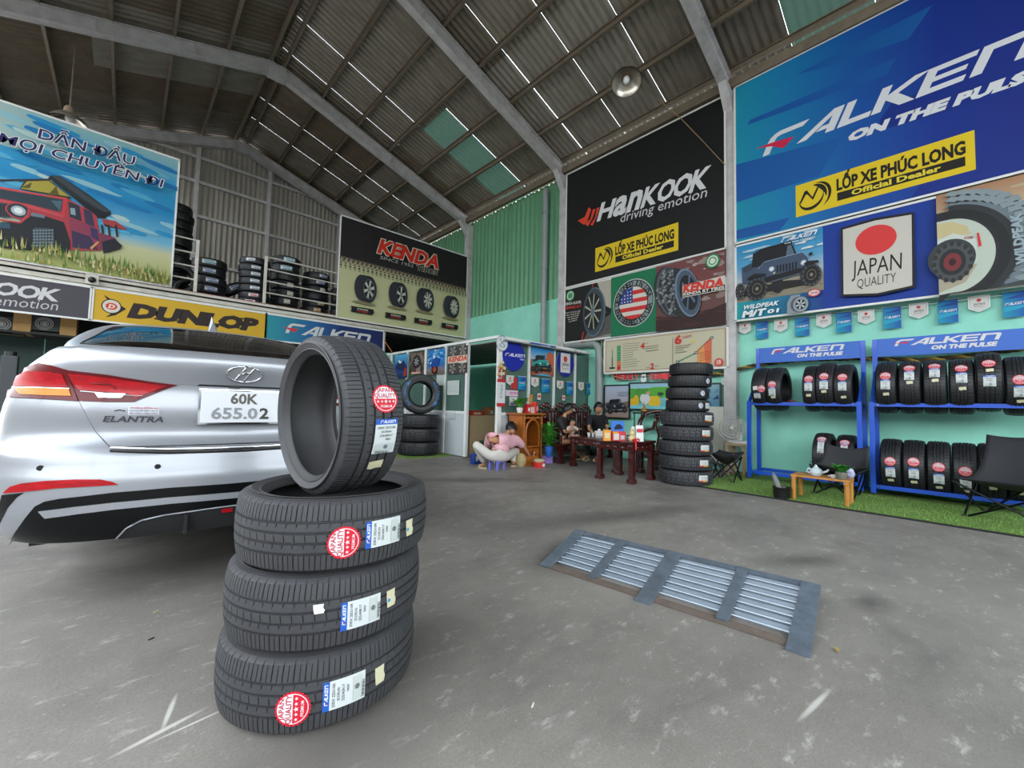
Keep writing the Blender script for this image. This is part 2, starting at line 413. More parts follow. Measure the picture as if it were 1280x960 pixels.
# the wall parts carried by the frames
for i, y in enumerate((-5.0, -1.25, 2.51, 6.2, 9.98, 13.75)):
    col = struct('trim_%d' % (i+1))
    b = MB()
    b.box((7.42, y-.085, 3.24), (.17, .012, 6.5)); b.box((7.42, y+.085, 3.24), (.17, .012, 6.5)); b.box((7.40, y, 3.24), (.012, .17, 6.5)); b.box((7.33, y, 3.24), (.01, .19, 6.5))
    for z in (.6, 1.6, 2.7, 3.7, 4.9, 5.9): b.box((7.322, y+.05, z), (.008, .035, .05)); 
    b.build('column', M_frame, col)
    c2 = MB().box((-3.3, y, 3.24), (.17, .17, 6.5)); c2.build('column', M_frame, col)
    for s in (1, -1):
        xa, xb = 2.05, (7.42 if s == 1 else -3.36)
        R = MB(); d = Vector((xb-xa, 0, zroof(xb)-zroof(xa))); nrm = Vector((-d.z, 0, d.x)).normalized()*(1 if d.x > 0 else -1)
        def bar(h0, h1, wy):
            a = Vector((xa, y-wy/2, zroof(xa)))+nrm*h0; q = Vector((xa, y-wy/2, zroof(xa)))+nrm*h1
            R.prism([a, a+d, q+d, q], (0, wy, 0))
        bar(0, .016, .15); bar(.244, .26, .15); bar(.016, .244, .05)
        for t in (.25, .5, .75): 
            p = Vector((xa, y, zroof(xa)))+d*t
            R.box(p+nrm*.13, (.02, .13, .24), RY(-math.atan2(d.z, d.x)))
        R.build('rafter', M_frame, col)
    MB().box((2.05, y, 8.2), (.34, .16, .30)).build('ridge_bracket', M_frame, col)
    MB().prism([(7.42, y-.07, 6.42), (7.02, y-.07, 6.55), (7.42, y-.07, 6.0)], (0, .14, 0)).build('haunch', M_frame, col)
CE = struct('ceiling')
for s, xs in ((1, (2.2, 3.02, 3.86, 4.70, 5.55, 6.42, 7.25)), (-1, (1.9, 1.14, .30, -.54, -1.38, -2.2, -3.1))):
    for x in xs:
        z = zroof(x)+.275
        b = MB(); b.box((x, 3.9, z+.055), (.012, 20.6, .12)); b.box((x-.02*s, 3.9, z), (.05, 20.6, .012)); b.box((x-.02*s, 3.9, z+.11), (.05, 20.6, .012))
        b.build('purlin', M_purlin, CE)
b = MB().box((7.3, 3.9, 6.60), (.10, 20.6, .16)); b.build('eave_beam', M_purlin, CE)
M_trans = bpy.data.materials.new('dirty_translucent_sheet'); M_trans.use_nodes = True
_n = M_trans.node_tree.nodes; _L = M_trans.node_tree.links; _p = _n['Principled BSDF']; _p.inputs['Base Color'].default_value = srgb('#5f7468'); _p.inputs['Roughness'].default_value = .5
_t = _n.new('ShaderNodeBsdfTranslucent'); _t.inputs[0].default_value = srgb('#4a6a5c'); _m = _n.new('ShaderNodeMixShader'); _m.inputs[0].default_value = .10
_L.new(_p.outputs[0], _m.inputs[1]); _L.new(_t.outputs[0], _m.inputs[2]); _L.new(_m.outputs[0], _n['Material Output'].inputs[0])
M_sheets = [M_sheet, mat('aged_roof_sheet', '#857b6c', .55, .3, noise=.5, scale=3, stretch=(1, 3, 1)), mat('brighter_roof_sheet', '#aaa397', .45, .35, noise=.45, scale=2, stretch=(1, 4, 1)), mat('brown_roof_sheet', '#7a6c5a', .6, .2, noise=.5, scale=4)]
random.seed(11)
for s in (1, -1):
    y = -6.4; i = 0
    while y < 14.3:
        sl = math.hypot(1, .32)
        for (a, c) in ((-.02, 2.85), (2.75, 5.65)):
            gap = random.choice([-.012, -.012, -.006, .004, .006, .010]) if s == 1 else random.choice([-.012, -.012, -.012, -.012, .003])
            x0 = 2.05+s*a; Vd = Vector((s, 0, -.32)).normalized()
            tr = (s == 1 and i in (14, 7) and a > 1)
            o = Vector((x0, y, zroof(x0)+.275+.125+(.012 if a < 0 else 0)))
            corr('roof_sheet', M_trans if tr else random.choice(M_sheets), CE, o, (0, 1, 0), Vd, Vector((.3*s, 0, 1)).normalized(), 1.0-gap, 0, (c-a)*sl, .125, .016, nseg=8)
        y += 1.0; i += 1

# ---- mezzanine
MZ = struct('mezzanine')
M_deck = mat('chipped_cream_steel', '#cfccc2', .5, .1, noise=.25, scale=7, col2='#a9a497')
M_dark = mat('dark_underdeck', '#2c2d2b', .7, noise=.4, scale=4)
b = MB(); b.box((2.0, Y_M+.03, 2.95), (10.8, .06, .10)); b.box((2, Y_M, 3.02), (10.8, .10, .05)); b.box((2, Y_M, 2.865), (10.8, .10, .03)); b.build('front_beam', M_deck, MZ)
MB().box((2.0, Y_M-.045, 3.05), (10.8, .02, .012)).build('edge_angle', mat('rusty_red_edge', '#7a4238', .7), MZ)
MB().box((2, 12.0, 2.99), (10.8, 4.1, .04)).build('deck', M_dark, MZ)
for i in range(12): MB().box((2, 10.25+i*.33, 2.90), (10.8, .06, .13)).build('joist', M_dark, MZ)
for x in (-2.9, 2.1, 4.78, 7.2): MB().box((x, Y_M+.1, 1.43), (.12, .12, 2.86)).build('post', M_deck, MZ)
RL = struct('mezzanine_railing')
for x in (.88, 2.05): MB().box((x, Y_M, 3.56), (.05, .05, 1.04)).build('rail_post', M_deck, RL)
for (x0, x1) in ((-1.6, .88), (2.05, 7.2)):
    for z in (4.07, 3.81, 3.55, 3.30): MB().cyl((x0, Y_M, z), (x1, Y_M, z), .016, n=8).build('rail', M_deck, RL)

# ---- green turf strips
M_turf = mat('artificial_turf', '#7c9a48', .95, noise=.45, scale=30, col2='#4d6f2c', bump=.8, bscale=260)
T1 = tag(MB().box((6.53, -.3, .006), (1.96, 5.4, .014)).build('turf_mat', M_turf), 'long strip of green artificial turf under the blue tyre racks', 'turf')
MB().box((5.545, -.3, .008), (.012, 5.4, .018)).build('mat_edging', M_black, T1)
T2 = tag(MB().box((4.30, 7.3, .006), (.96, 1.15, .014)).build('turf_mat', M_turf), 'small patch of green turf under the tyres outside the office', 'turf')
random.seed(5)
gb = MB()
for i in range(9000):
    x, y = random.uniform(5.56, 6.75), random.uniform(-1.3, 2.38); a = random.uniform(0, 6.3); h = random.uniform(.012, .022); dx, dy = .003*math.cos(a), .003*math.sin(a)
    l = random.uniform(-.008, .008)
    gb.add([(x-dx, y-dy, .012), (x+dx, y+dy, .012), (x+l, y+l, .012+h)], [(0, 1, 2)])
tag(gb.build('grass_blades', mat('turf_blade', '#84a852', .8, noise=.4, scale=3, col2='#587f36'), T1), kind='stuff')
for x, y in [(6.0, 2.9), (5.8, 3.3)]: pass

# ---- office cubicle
OY, OX = 5.5, 4.8
OF = struct('office_partition')
M_alu = mat('white_aluminium', '#e6e8e6', .45, .1, noise=.12, scale=5)
M_panel = mat('light_grey_panel', '#b9bfc2', .5, noise=.1, scale=2)
M_glass = glassy('office_glass', '#9fbfb5', .22)
ZT = 2.23
MB().box((6.15, OY, ZT), (2.7, .06, .05)).build('top_rail', M_alu, OF)
MB().box((OX, 7.6, ZT), (.06, 4.2, .05)).build('top_rail', M_alu, OF)
MB().box((6.15, OY, .86), (2.64, .05, .05)).build('sill_rail', M_alu, OF)
for x, w_ in ((4.84, .09), (5.58, .05), (6.30, .05), (6.98, .05)): MB().box((x, OY, ZT/2), (w_, .06, ZT)).build('mullion', M_alu, OF)
for i in range(4):
    x0 = (4.86, 5.60, 6.32, 7.0)[i]; x1 = (5.56, 6.28, 6.96, 7.48)[i]
    MB().box(((x0+x1)/2, OY, .43), (x1-x0, .03, .82)).build('panel', M_panel, OF)
    MB().box(((x0+x1)/2, OY, 1.54), (x1-x0, .006, 1.32)).build('pane', M_glass, OF)
LY = (6.38, 7.12, 7.89, 8.70, 9.50)
for i, y in enumerate(LY): MB().box((OX, y, ZT/2+.02), (.055, .07, ZT)).build('mullion', M_alu, OF)
for i in range(4):
    y0, y1 = LY[i]+.03, LY[i+1]-.03
    MB().box((OX, (y0+y1)/2, .43), (.03, y1-y0, .82)).build('panel', M_panel, OF)
    MB().box((OX, (y0+y1)/2, .86), (.05, y1-y0, .045)).build('sill_rail', M_alu, OF)
    MB().box((OX, (y0+y1)/2, 1.54), (.006, y1-y0, 1.30)).build('pane', M_glass, OF)
M_ceil = mat('office_ceiling_grey', '#8c8f8a', .8, noise=.15, scale=3)
for i in range(4):
    for j in range(4): MB().box((5.15+i*.62, 5.9+j*1.1, ZT-.06), (.6, 1.08, .02)).build('ceiling_panel', M_ceil, OF)
MB().box((6.15, 9.95, 1.15), (2.6, .06, 2.3)).build('back_panel', M_mint, OF)
# pipes on the right wall
M_pipe = mat('grey_pvc_pipe', '#8a9290', .45, noise=.15, scale=4)
p1 = onx(747, 445, 7.38); 
pp = MB().tube([(7.38, 6.05, 2.44), (7.38, 5.42, 2.42), (7.38, 5.25, 2.40), (7.38, 5.16, 2.30), (7.38, 5.14, 2.1), (7.38, 5.14, .0)], .085, 12)
tag(pp.build('elbow_pipe', M_pipe, smooth=40), 'thick grey pipe bending down the mint wall beside the office glass', 'pipe')
pd = MB().cyl((7.36, 6.78, 2.28), (7.36, 6.78, 6.4), .07, n=12)
for z in (3.0, 4.4, 5.8): pd.cyl((7.36, 6.78, z), (7.36, 6.78, z+.05), .085, n=12)
tag(pd.build('downpipe', M_pipe, smooth=40), 'tall straight grey downpipe running up the green cladding left of the black banner', 'pipe')

# ================================================================== TYRES
def tyre_meshes(key, R, W, rim, pitches, style='road', m_t=M_rubber, m_s=M_side, nside=64, fine=True):
    hw = W*.43; gs = {'road': (-.49, -.16, .16, .49), 'three': (-.42, 0, .42), 'at': (-.5, 0, .5)}[style]
    gw = {'road': .034, 'three': .045, 'at': .05}[style]*hw*1.35; gd = .0085 if style != 'at' else .012
    gs = [g_*hw for g_ in gs]
    A = [-hw, -hw*.97]
    def rr(a): return R-.010*(abs(a)/hw)**2.4
    edges = []
    for g_ in gs: edges += [g_-gw, g_-gw*.72, g_+gw*.72, g_+gw]
    A = [-hw*1.0, -hw*.86, -hw*.72]+edges+[hw*.72, hw*.86, hw]
    mids = []
    for i in range(len(gs)-1):
        a0, a1 = gs[i]+gw, gs[i+1]-gw
        mids += [a0+(a1-a0)*.33, a0+(a1-a0)*.36, a0+(a1-a0)*.66, a0+(a1-a0)*.69] if fine else [(a0+a1)/2-.001, (a0+a1)/2+.001]
    A = sorted(A+mids)
    Fq = [0, .02, .10, .12, .52, .54, .60, .62] if fine else [0, .03, .16, .19]
    if style == 'at': Fq = [0, .04, .26, .30, .5, .54, .76, .80]
    n = pitches*len(Fq); vs = []
    for i in range(n):
        p, k = divmod(i, len(Fq)); fr = Fq[k]
        for a in A:
            ig = None; grv = False
            for q, g_ in enumerate(gs):
                if abs(a-g_) <= gw*.75: grv = True
            dep = 0; sl = 0
            band = sum(a > g_ for g_ in gs)
            if grv: dep = gd
            elif abs(a) > abs(gs[-1]):
                sl = .15*a/hw
                if fine:
                    if k in (1, 2): dep = .006
                    elif k in (5, 6): dep = .0035
                else:
                    if k in (1, 2): dep = .006
                if abs(a) > hw*.99: dep *= .6
            else:
                sl = (.9 if band % 2 else -.9)*(a/hw)
                half = (a-gs[band-1])/(gs[band]-gs[band-1]) if 0 < band < len(gs) else 0
                if k in (1, 2) and ((band % 2 and half > .5) or (not band % 2 and half < .64)): dep = .004
                if style == 'at': dep = .013 if ((k in (1, 2)) == (band % 2 == 0) and k in (1, 2, 5, 6)) and True else 0
            if style == 'at' and abs(a) > abs(gs[-1]) and k in (1, 2, 5, 6): dep = .013
            th = 2*PI*(p+fr)/pitches+sl*2*PI/pitches*.5
            if style == 'at' and band % 2 == 0: th += PI/pitches
            r = rr(a)-dep; vs.append((r*math.cos(th), r*math.sin(th), a))
    k = len(A); fs = [(i*k+j, ((i+1) % n)*k+j, ((i+1) % n)*k+j+1, i*k+j+1) for i in range(n) for j in range(k-1)]
    t = MB(); t.add(vs, fs)
    # rounded shoulder with its own notches, down to the widest point
    for s in (-1, 1):
        prof = [(R-.0105, hw), (R-.016, hw+.35*(W/2-hw)), (R-.030, hw+.72*(W/2-hw))]
        v2 = []
        for i in range(n):
            p, q = divmod(i, len(Fq)); th = 2*PI*(p+Fq[q])/pitches+.15*s*2*PI/pitches*.5
            dd = .0035 if (q in (1, 2) or (style == 'at' and q in (5, 6))) else 0
            for m_, (r, a) in enumerate(prof): v2.append(((r-dd*(m_ < 2))*math.cos(th), (r-dd*(m_ < 2))*math.sin(th), s*a))
        t.add(v2, [(i*3+j, ((i+1) % n)*3+j, ((i+1) % n)*3+j+1, i*3+j+1) for i in range(n) for j in range(2)])
    tm = t.mesh(key+'_tread', m_t, 35)
    hW = W/2; d = R-rim
    prof = [(R-.028, hw+.70*(W/2-hw)), (R-.045, hW*.99), (R-d*.42, hW*1.02), (R-d*.46, hW*1.035), (R-d*.50, hW*1.02), (R-d*.72, hW*.95), (R-d*.76, hW*.965), (R-d*.80, hW*.93), (rim+.012, hW*.86), (rim+.002, hW*.80), (rim, hW*.74), (rim+.004, hW*.70),
            (rim+.02, hW*.78), (R-d*.5, hW*.90), (R-.03, hW*.82), (R-.018, hW*.6), (R-.016, 0)]
    full = prof+[(r, -a) for r, a in prof[-2::-1]]
    sm = MB().lathe(full, n=nside).mesh(key+'_sidewall', m_s, 40)
    return tm, sm
class TyreCanvas(Canvas):
    def __init__(s, R, th0, z0, turn=0.0, pos=(0, 0), eps=.00025, lift=.0015):
        c, q = math.cos(turn), math.sin(turn); s.R = R
        def f(p): 
            u, v = p[0]*c-p[1]*q+pos[0], p[0]*q+p[1]*c+pos[1]
            th = th0-v/R; r = R-.010*(abs(z0+u)/.1)**2.4*.6+lift+s.k*eps
            return Vector((r*math.cos(th), r*math.sin(th), z0+u))
        Canvas.__init__(s, f, (0, 0, 0), eps)
    def poly(s, pts, col, let=False):
        s.k += 1; bm = bmesh.new(); vs = [bm.verts.new((p[0], p[1], 0)) for p in pts]; bm.faces.new(vs)
        for ax in (0, 1):
            lo = min(p[ax] for p in pts); hi = max(p[ax] for p in pts); st = .02; q = math.ceil(lo/st)*st
            while q < hi:
                no = (1, 0, 0) if ax == 0 else (0, 1, 0); co = (q, 0, 0) if ax == 0 else (0, q, 0)
                bmesh.ops.bisect_plane(bm, geom=bm.verts[:]+bm.edges[:]+bm.faces[:], plane_co=co, plane_no=no); q += st
        bm.verts.index_update(); b = s.let if let else s.pic
        b.add([s.p((v.co.x, v.co.y)) for v in bm.verts], [tuple(v.index for v in f.verts) for f in bm.faces], srgb(col)); bm.free(); return s
def badge_mesh(R, z0=0, key='b', pos=(0, 0), rot=0.0, r=.048):
    c = TyreCanvas(R, 0, z0, rot, pos)
    pts = []
    for i in range(56):
        a = 2*PI*i/56; q = r*(1.06 if i % 2 else .98); pts.append((q*math.cos(a), q*math.sin(a)))
    c.poly(pts, '#dd2038')
    c.poly([(r*.90*math.cos(a), r*.90*math.sin(a)) for a in [PI*i/18 for i in range(19)]], '#ece9ee')
    c.ring((0, 0), r*.9, r*.9, .06, '#f0dfe2', a0=PI, a1=2*PI)
    c.text('JAPAN', (-.030*r/.048, .024*r/.048), (.030*r/.048, .024*r/.048), (-.030*r/.048, .038*r/.048), '#c22a3c', .02)
    c.text('QUALITY', (-.041*r/.048, .004*r/.048), (.041*r/.048, .004*r/.048), (-.041*r/.048, .019*r/.048), '#c22a3c', .02)
    for i, x in enumerate((-.030, -.015, 0, .015, .030)):
        q = .008 if i == 2 else .0058
        c.poly([((x*r/.048)+q*(1 if k % 2 == 0 else .42)*math.sin(PI*k/5), -.010*r/.048+q*(1 if k % 2 == 0 else .42)*math.cos(PI*k/5)) for k in range(10)], '#f0e6e8')
    c.text('PREMIUM', (-.022*r/.048, -.031*r/.048), (.022*r/.048, -.031*r/.048), (-.022*r/.048, -.022*r/.048), '#f0e0e2', .01)
    m = MB(); m.v = c.pic.v+c.let.v; m.f = c.pic.f+[tuple(i+len(c.pic.v) for i in f) for f in c.let.f]; m.c = c.pic.c+c.let.c
    return m.mesh('quality_badge', PRINT)
def label_mesh(R, z0=0, pos=(0, 0), rot=0.0, w_=.085, h=.125, two=False):
    c = TyreCanvas(R, 0, z0, rot, pos); x0, x1, y0, y1 = -w_/2, w_/2, -h/2, h/2
    c.rect(x0, y0, x1, y1, '#dde3e2'); c.rect(x0, y1-h*.15, x1, y1, '#2a62c4')
    c.logo('FALKEN', (x0+w_*.2, y1-h*.115), (x1-w_*.1, y1-h*.115), (x0+w_*.22, y1-h*.035), '#eef2f5', '#d8283c')
    for i, (t, a, b) in enumerate((('ZIEX ZE310R', .08, .92), ('ECORUN', .28, .72), ('225/45R17', .22, .80), ('94W', .50, .74))):
        y = y1-h*(.27+.11*i); c.text(t, (x0+w_*a, y), (x0+w_*b, y), (x0+w_*a, y+h*.06), '#3c4248', .008)
    c.rect(x0+w_*.08, y0+h*.10, x1-w_*.08, y0+h*.30, '#cdd4d3'); c.ell((x0+w_*.55, y0+h*.21), w_*.10, w_*.10, '#8e9496'); c.text('02', (x0+w_*.48, y0+h*.18), (x0+w_*.62, y0+h*.18), (x0+w_*.48, y0+h*.24), '#2e3338', .01)
    for i in range(14):
        x = x0+w_*(.10+.045*i); c.rect(x, y0+h*.03, x+w_*.018*(1+(i % 3)*.5), y0+h*.09, '#4a5054')
    m = MB(); m.v = c.pic.v+c.let.v; m.f = c.pic.f+[tuple(i+len(c.pic.v) for i in f) for f in c.let.f]; m.c = c.pic.c+c.let.c
    return m.mesh('size_label', PRINT)
def tag_mesh(R, z0=0, pos=(0, 0), rot=0.0, w_=.055, h=.036, col='#e2dcb8', blue=False):
    c = TyreCanvas(R, 0, z0, rot, pos)
    c.poly([(-w_/2, -h/2), (-w_*.2, -h*.62), (w_*.1, -h*.45), (w_/2, -h*.5), (w_*.48, h*.5), (0, h*.46), (-w_*.52, h*.36)], col)
    if blue: c.ell((-w_*.1, h*.2), .006, .006, '#2f9fd8')
    return c.pic.mesh('paper_tag', PRINT)
def mat_from_axes(x, y, z, loc):
    return Matrix(((x.x, y.x, z.x, loc[0]), (x.y, y.y, z.y, loc[1]), (x.z, y.z, z.z, loc[2]), (0, 0, 0, 1)))
def tyre(name, meshes, M, label, group, stickers=(), cat='tyre'):
    """stickers: list of (part name, mesh, angle about the axle, shift along it, optional label)"""
    t = thing(name, label, cat, group=group); t.matrix_world = M
    link('tread', meshes[0], t); link('sidewall', meshes[1], t)
    for s in stickers:
        o = link(s[0], s[1], t); o.rotation_euler = (0, 0, s[2]); o.location = (0, 0, s[3])
        if len(s) > 4: o['label'] = s[4]
    return t
def flat(loc, a=0.0, tx=0.0, ty=0.0):
    return Matrix.Translation(loc) @ Matrix.Rotation(tx, 4, 'X') @ Matrix.Rotation(ty, 4, 'Y') @ Matrix.Rotation(a, 4, 'Z')
def cylhit(px, py, cx, cy, R):
    r = ray(px, py); a = r.x**2+r.y**2; b = -2*(r.x*cx+r.y*cy); c_ = cx*cx+cy*cy-R*R
    t = (-b-math.sqrt(max(0, b*b-4*a*c_)))/(2*a); p = r*t+Vector((0, 0, CAMH)); return math.atan2(p.y-cy, p.x-cx), p.z
# ---- the four showpiece tyres in front
R1 = .33
BIG = tyre_meshes('front', R1, .225, .235, 64, 'road', nside=96)
BADGE = badge_mesh(R1); LABEL = label_mesh(R1); TAGM = tag_mesh(R1); TAGB = tag_mesh(R1, blue=True)
SCRAP = tag_mesh(R1, w_=.028, h=.030, col='#e8e8e6')
base = Vector((.589, 1.627)); rt = Vector((.94, -.34))
spec = [(base, .117, 0, [('quality_badge', BADGE, 366, 886), ('size_label', LABEL, 431, 864), ('paper_tag', TAGM, 474, 843)],
         'bottom tyre of the tall front stack, round red badge low on its left', 0.00),
        (base+rt*.012, .350, 1.3, [('size_label', LABEL, 452, 765), ('paper_tag', TAGB, 488, 747), ('paper_scrap', SCRAP, 398, 761)],
         'second tyre up in the front stack, with torn paper scrap and no red badge', .0),
        (base+rt*.032, .583, 2.2, [('quality_badge', BADGE, 430, 678), ('size_label', LABEL, 480, 665), ('paper_tag', TAGB, 511, 659)],
         'third tyre up in the front stack, lying flat under the upright tyre', .0)]
for c2, z, a0, st, lab, ti in spec:
    S = []
    for (nm, me, px, py) in st:
        th, zz = cylhit(px, py, c2.x, c2.y, R1); S.append((nm, me, th-a0, max(-.05, min(.05, zz-z))))
    tyre('tyre', BIG, flat((c2.x, c2.y, z), a0), lab, 'new road tyres stacked in front', S)
zl = Vector((.990, .100, .035)).normalized()       # axle of the upright tyre, pointing to the right of the picture
er = Vector((0, 0, 1)).cross(zl).normalized()*-1; er = Vector((zl.y, -zl.x, 0)).normalized()
et = zl.cross(er).normalized(); er = et.cross(zl).normalized()
UC = (.612, 1.650, .955)
UP = mat_from_axes(er, et, zl, UC)
R2 = .303; BIG2 = tyre_meshes('upright', R2, .236, .226, 60, 'road', nside=96)
tyre('tyre', BIG2, UP, 'upright tyre standing on top of the front stack with red badge and white label', 'new road tyres stacked in front',
     [('quality_badge', badge_mesh(R2), -.20, .026), ('size_label', label_mesh(R2), .24, .030), ('paper_tag', tag_mesh(R2), .60, .018)])
# small raised whiskers of fresh rubber are left to the bump

# ---- rack tyres
RR = .322
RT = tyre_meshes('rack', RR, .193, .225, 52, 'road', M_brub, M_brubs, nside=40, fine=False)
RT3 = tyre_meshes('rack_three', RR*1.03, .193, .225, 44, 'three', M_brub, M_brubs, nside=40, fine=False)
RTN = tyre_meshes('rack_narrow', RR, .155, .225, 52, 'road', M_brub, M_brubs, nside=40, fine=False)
B2 = badge_mesh(RR, r=.05); L2 = label_mesh(RR, w_=.085, h=.12); T2m = tag_mesh(RR); 
L3 = label_mesh(RR, w_=.07, h=.20); B2b = badge_mesh(RR*1.03, r=.05); L2b = label_mesh(RR*1.03, w_=.09, h=.12); T2b = tag_mesh(RR*1.03); TW = tag_mesh(RR, w_=.06, h=.06, col='#e6e6e0')
def rack_tyre(px, yz, row, lab, grp, me=RT, badge=None, labl=None, tg=None, dx=0, turn=0.0, Lm=None):
    """px: middle of the tread in the photograph, used to find where along the rack the tyre stands"""
    xc = 7.03+dx; zc = yz; y = onx(px, 500, xc-RR)[1]
    zl = Vector((math.sin(turn), -math.cos(turn), 0)); er = Vector((-math.cos(turn), -math.sin(turn), 0)); et = zl.cross(er)
    S = []; big = me is RT3
    if badge is not None: S.append(('quality_badge', B2b if big else B2, badge[0], badge[1]))
    if labl is not None: S.append(('size_label', Lm or (L2b if big else L2), labl[0], labl[1]))
    if tg is not None: S.append(('paper_tag', TW if len(tg) > 2 else (T2b if big else T2m), tg[0], tg[1]))
    return tyre('tyre', me, mat_from_axes(er, et, zl, (xc, y, zc)), lab, grp, S)
ZU, ZLo = 1.345, .385
g1 = 'tyres on the upper shelf of the left rack'; g2 = 'tyres on the floor rail of the left rack'
rack_tyre(947, ZU, 0, 'leftmost tyre on the left blue rack\'s top rail, badge beside its tag', g1, badge=(.02, .05), labl=(.33, -.01), tg=(-.02, -.03, 1), Lm=label_mesh(RR, w_=.085, h=.085))
rack_tyre(966, ZU, 0, 'second tyre on the left blue rack\'s top rail, hollow side facing the gap', g1, badge=(-.17, -.01), labl=(.15, -.01), tg=(.40, .0))
rack_tyre(1010.5, ZU, 0, 'narrow tyre just right of the gap on the left blue rack\'s top rail', g1, me=RTN, badge=(-.38, 0), labl=(-.05, 0), tg=(.32, .0))
rack_tyre(1030, ZU+.02, 0, 'taller middle tyre of the right-hand three on the left rack\'s top rail', g1, me=RT3, badge=(-.40, 0), labl=(-.05, 0), tg=(.22, 0))
rack_tyre(1053, ZU, 0, 'rightmost tyre on the left blue rack\'s top rail, yellow tag low on tread', g1, badge=(-.42, 0), labl=(-.05, 0), tg=(.40, .01))
rack_tyre(1024, ZLo+.03, 1, 'bottom left tyre of the left blue rack, half behind the black chair', g2, badge=(-.85, .0), labl=(-.52, .0), Lm=L3)
rack_tyre(1053, ZLo+.02, 1, 'bottom right tyre of the left blue rack, behind the black chair back', g2, badge=(-.78, .0), labl=(-.46, .0), Lm=L3)
g3 = 'tyres on the upper shelf of the right rack'; g4 = 'tyres on the floor rail of the right rack'
U = [(1107, -.42, -.08, .28, 'first tyre on the right blue rack\'s top rail, next to its left post', RT),
     (1137, -.75, -.42, -.14, 'second tyre on the right blue rack\'s top rail, stickers set high', RT),
     (1169, -.80, -.50, -.20, 'third tyre on the right blue rack\'s top rail, stickers at its very top', RT),
     (1203, -.65, -.28, .10, 'fourth tyre on the right blue rack\'s top rail, left of the tall one', RT),
     (1238, -.62, .0, -.36, 'tall tyre on the right blue rack\'s top rail, tag above its white label', RT3),
     (1276, -.16, .22, .55, 'tyre at the right picture edge on the right blue rack\'s top rail', RT)]
for px, a, b_, c_, lab, me in U: rack_tyre(px, ZU+(.045 if me is RT3 else 0), 0, lab, g3, me, (a, 0), (b_, 0), (c_, .005))
Lr = [(1110.5, -.20, .20, .52, 'first tyre on the right blue rack\'s bottom rail, beside its left post', RT),
      (1139.5, -.25, .17, .50, 'second tyre on the right blue rack\'s bottom rail, badge above the middle', RT),
      (1170.5, -.14, .28, .62, 'third tyre on the right blue rack\'s bottom rail, yellow tag near its foot', RT),
      (1203.5, -.07, .33, .66, 'fourth tyre on the right blue rack\'s bottom rail, crossed by the chair tip', RT),
      (1237.5, -.35, .05, .40, 'fifth tyre on the right blue rack\'s bottom rail, behind the black chair back', RT3),
      (1275, -.2, .2, .5, 'last tyre on the right blue rack\'s bottom rail, mostly behind the black chair', RT)]
for px, a, b_, c_, lab, me in Lr: rack_tyre(px, ZLo, 1, lab, g4, me, (a, 0), (b_, 0), (c_, .0))

# ---- black stack beside the tables: nine tyres
M_attread = mat('all_terrain_rubber', '#3a3b3f', .55, noise=.25, scale=20)
AT = tyre_meshes('all_terrain', .35, .189, .215, 30, 'at', M_attread, M_brubs, nside=48)
SM = tyre_meshes('small_stack', .285, .159, .19, 44, 'road', M_brub, M_brubs, nside=48, fine=False)
def plain_label(R, w_, h, cols, rotd=True):
    c = TyreCanvas(R, 0, 0, PI/2, (0, 0)); c.rect(-w_/2, -h/2, w_/2, h/2, '#dcdedb')
    c.rect(-w_/2, h*.28, w_/2*.2, h/2, cols[0]); c.rect(w_*.1, h*.28, w_/2, h/2, cols[1]); c.rect(-w_/2, -h/2, -w_*.38, h*.5, cols[2])
    for i in range(4): c.rect(-w_*.3, h*(.16-.14*i), w_*.35, h*(.20-.14*i), '#8b9298')
    m = MB(); m.v = c.pic.v; m.f = c.pic.f; m.c = c.pic.c; return m.mesh('size_label', PRINT)
PLA = plain_label(.35, .15, .085, ('#d9a23c', '#c9402c', '#7a7f84'))
PLB = plain_label(.285, .12, .075, ('#9fd0c0', '#b9d8d0', '#d0dad8'))
def rdisc(R, r):
    c = TyreCanvas(R, 0, 0, PI/2); c.ell((0, 0), r, r, '#e6e6ea'); c.ring((0, 0), r*.9, r*.9, .16, '#3b4a8a'); c.text('R', (-r*.3, -r*.4), (r*.35, -r*.4), (-r*.3, r*.4), '#2b2f52', .03)
    m = MB(); m.v = c.pic.v+c.let.v; m.f = c.pic.f+[tuple(i+len(c.pic.v) for i in f) for f in c.let.f]; m.c = c.pic.c+c.let.c; return m.mesh('round_sticker', PRINT)
RD = rdisc(.285, .037)
ords = ['bottom', 'second', 'third', 'fourth', 'fifth', 'sixth', 'seventh', 'eighth', 'topmost']
SX, SY = 5.74, 2.555
offs = [0, 0, .0, .01, .015]; lp = [(880, 605), (881, 583), (882, 565), (882.5, 545), (885, 527)]
for i in range(5):
    z = .1+.197*i; th, zz = cylhit(lp[i][0], lp[i][1], SX, SY, .35)
    tyre('tyre', AT, flat((SX+.36*offs[i], SY-.9*offs[i], z+.0), i*.7), '%s tyre from the floor in the black nine-tyre stack by the tables' % ords[i], 'black tyre stack beside the dark red tables', [('size_label', PLA, th-i*.7, 0.01)])
for i in range(4):
    z = .985+.083+.166*i; o_ = (.02, .02, .045, .06)[i]; cx, cy = SX+.37*o_*1.2, SY-.93*o_*1.2
    th, zz = cylhit((884, 889, 893, 905)[i], 500, cx, cy, .285); a0 = i*.9
    t2, zz = cylhit((876, 878.5, 885, 892)[i], 500, cx, cy, .285)
    S = [('round_sticker', RD, t2-a0, 0)]+([('size_label', PLB, th-a0+.06, 0)] if i < 3 else [])
    tyre('tyre', SM, flat((cx, cy, z), a0), '%s tyre from the floor, narrower, in the black nine-tyre stack' % ords[5+i], 'black tyre stack beside the dark red tables', S)
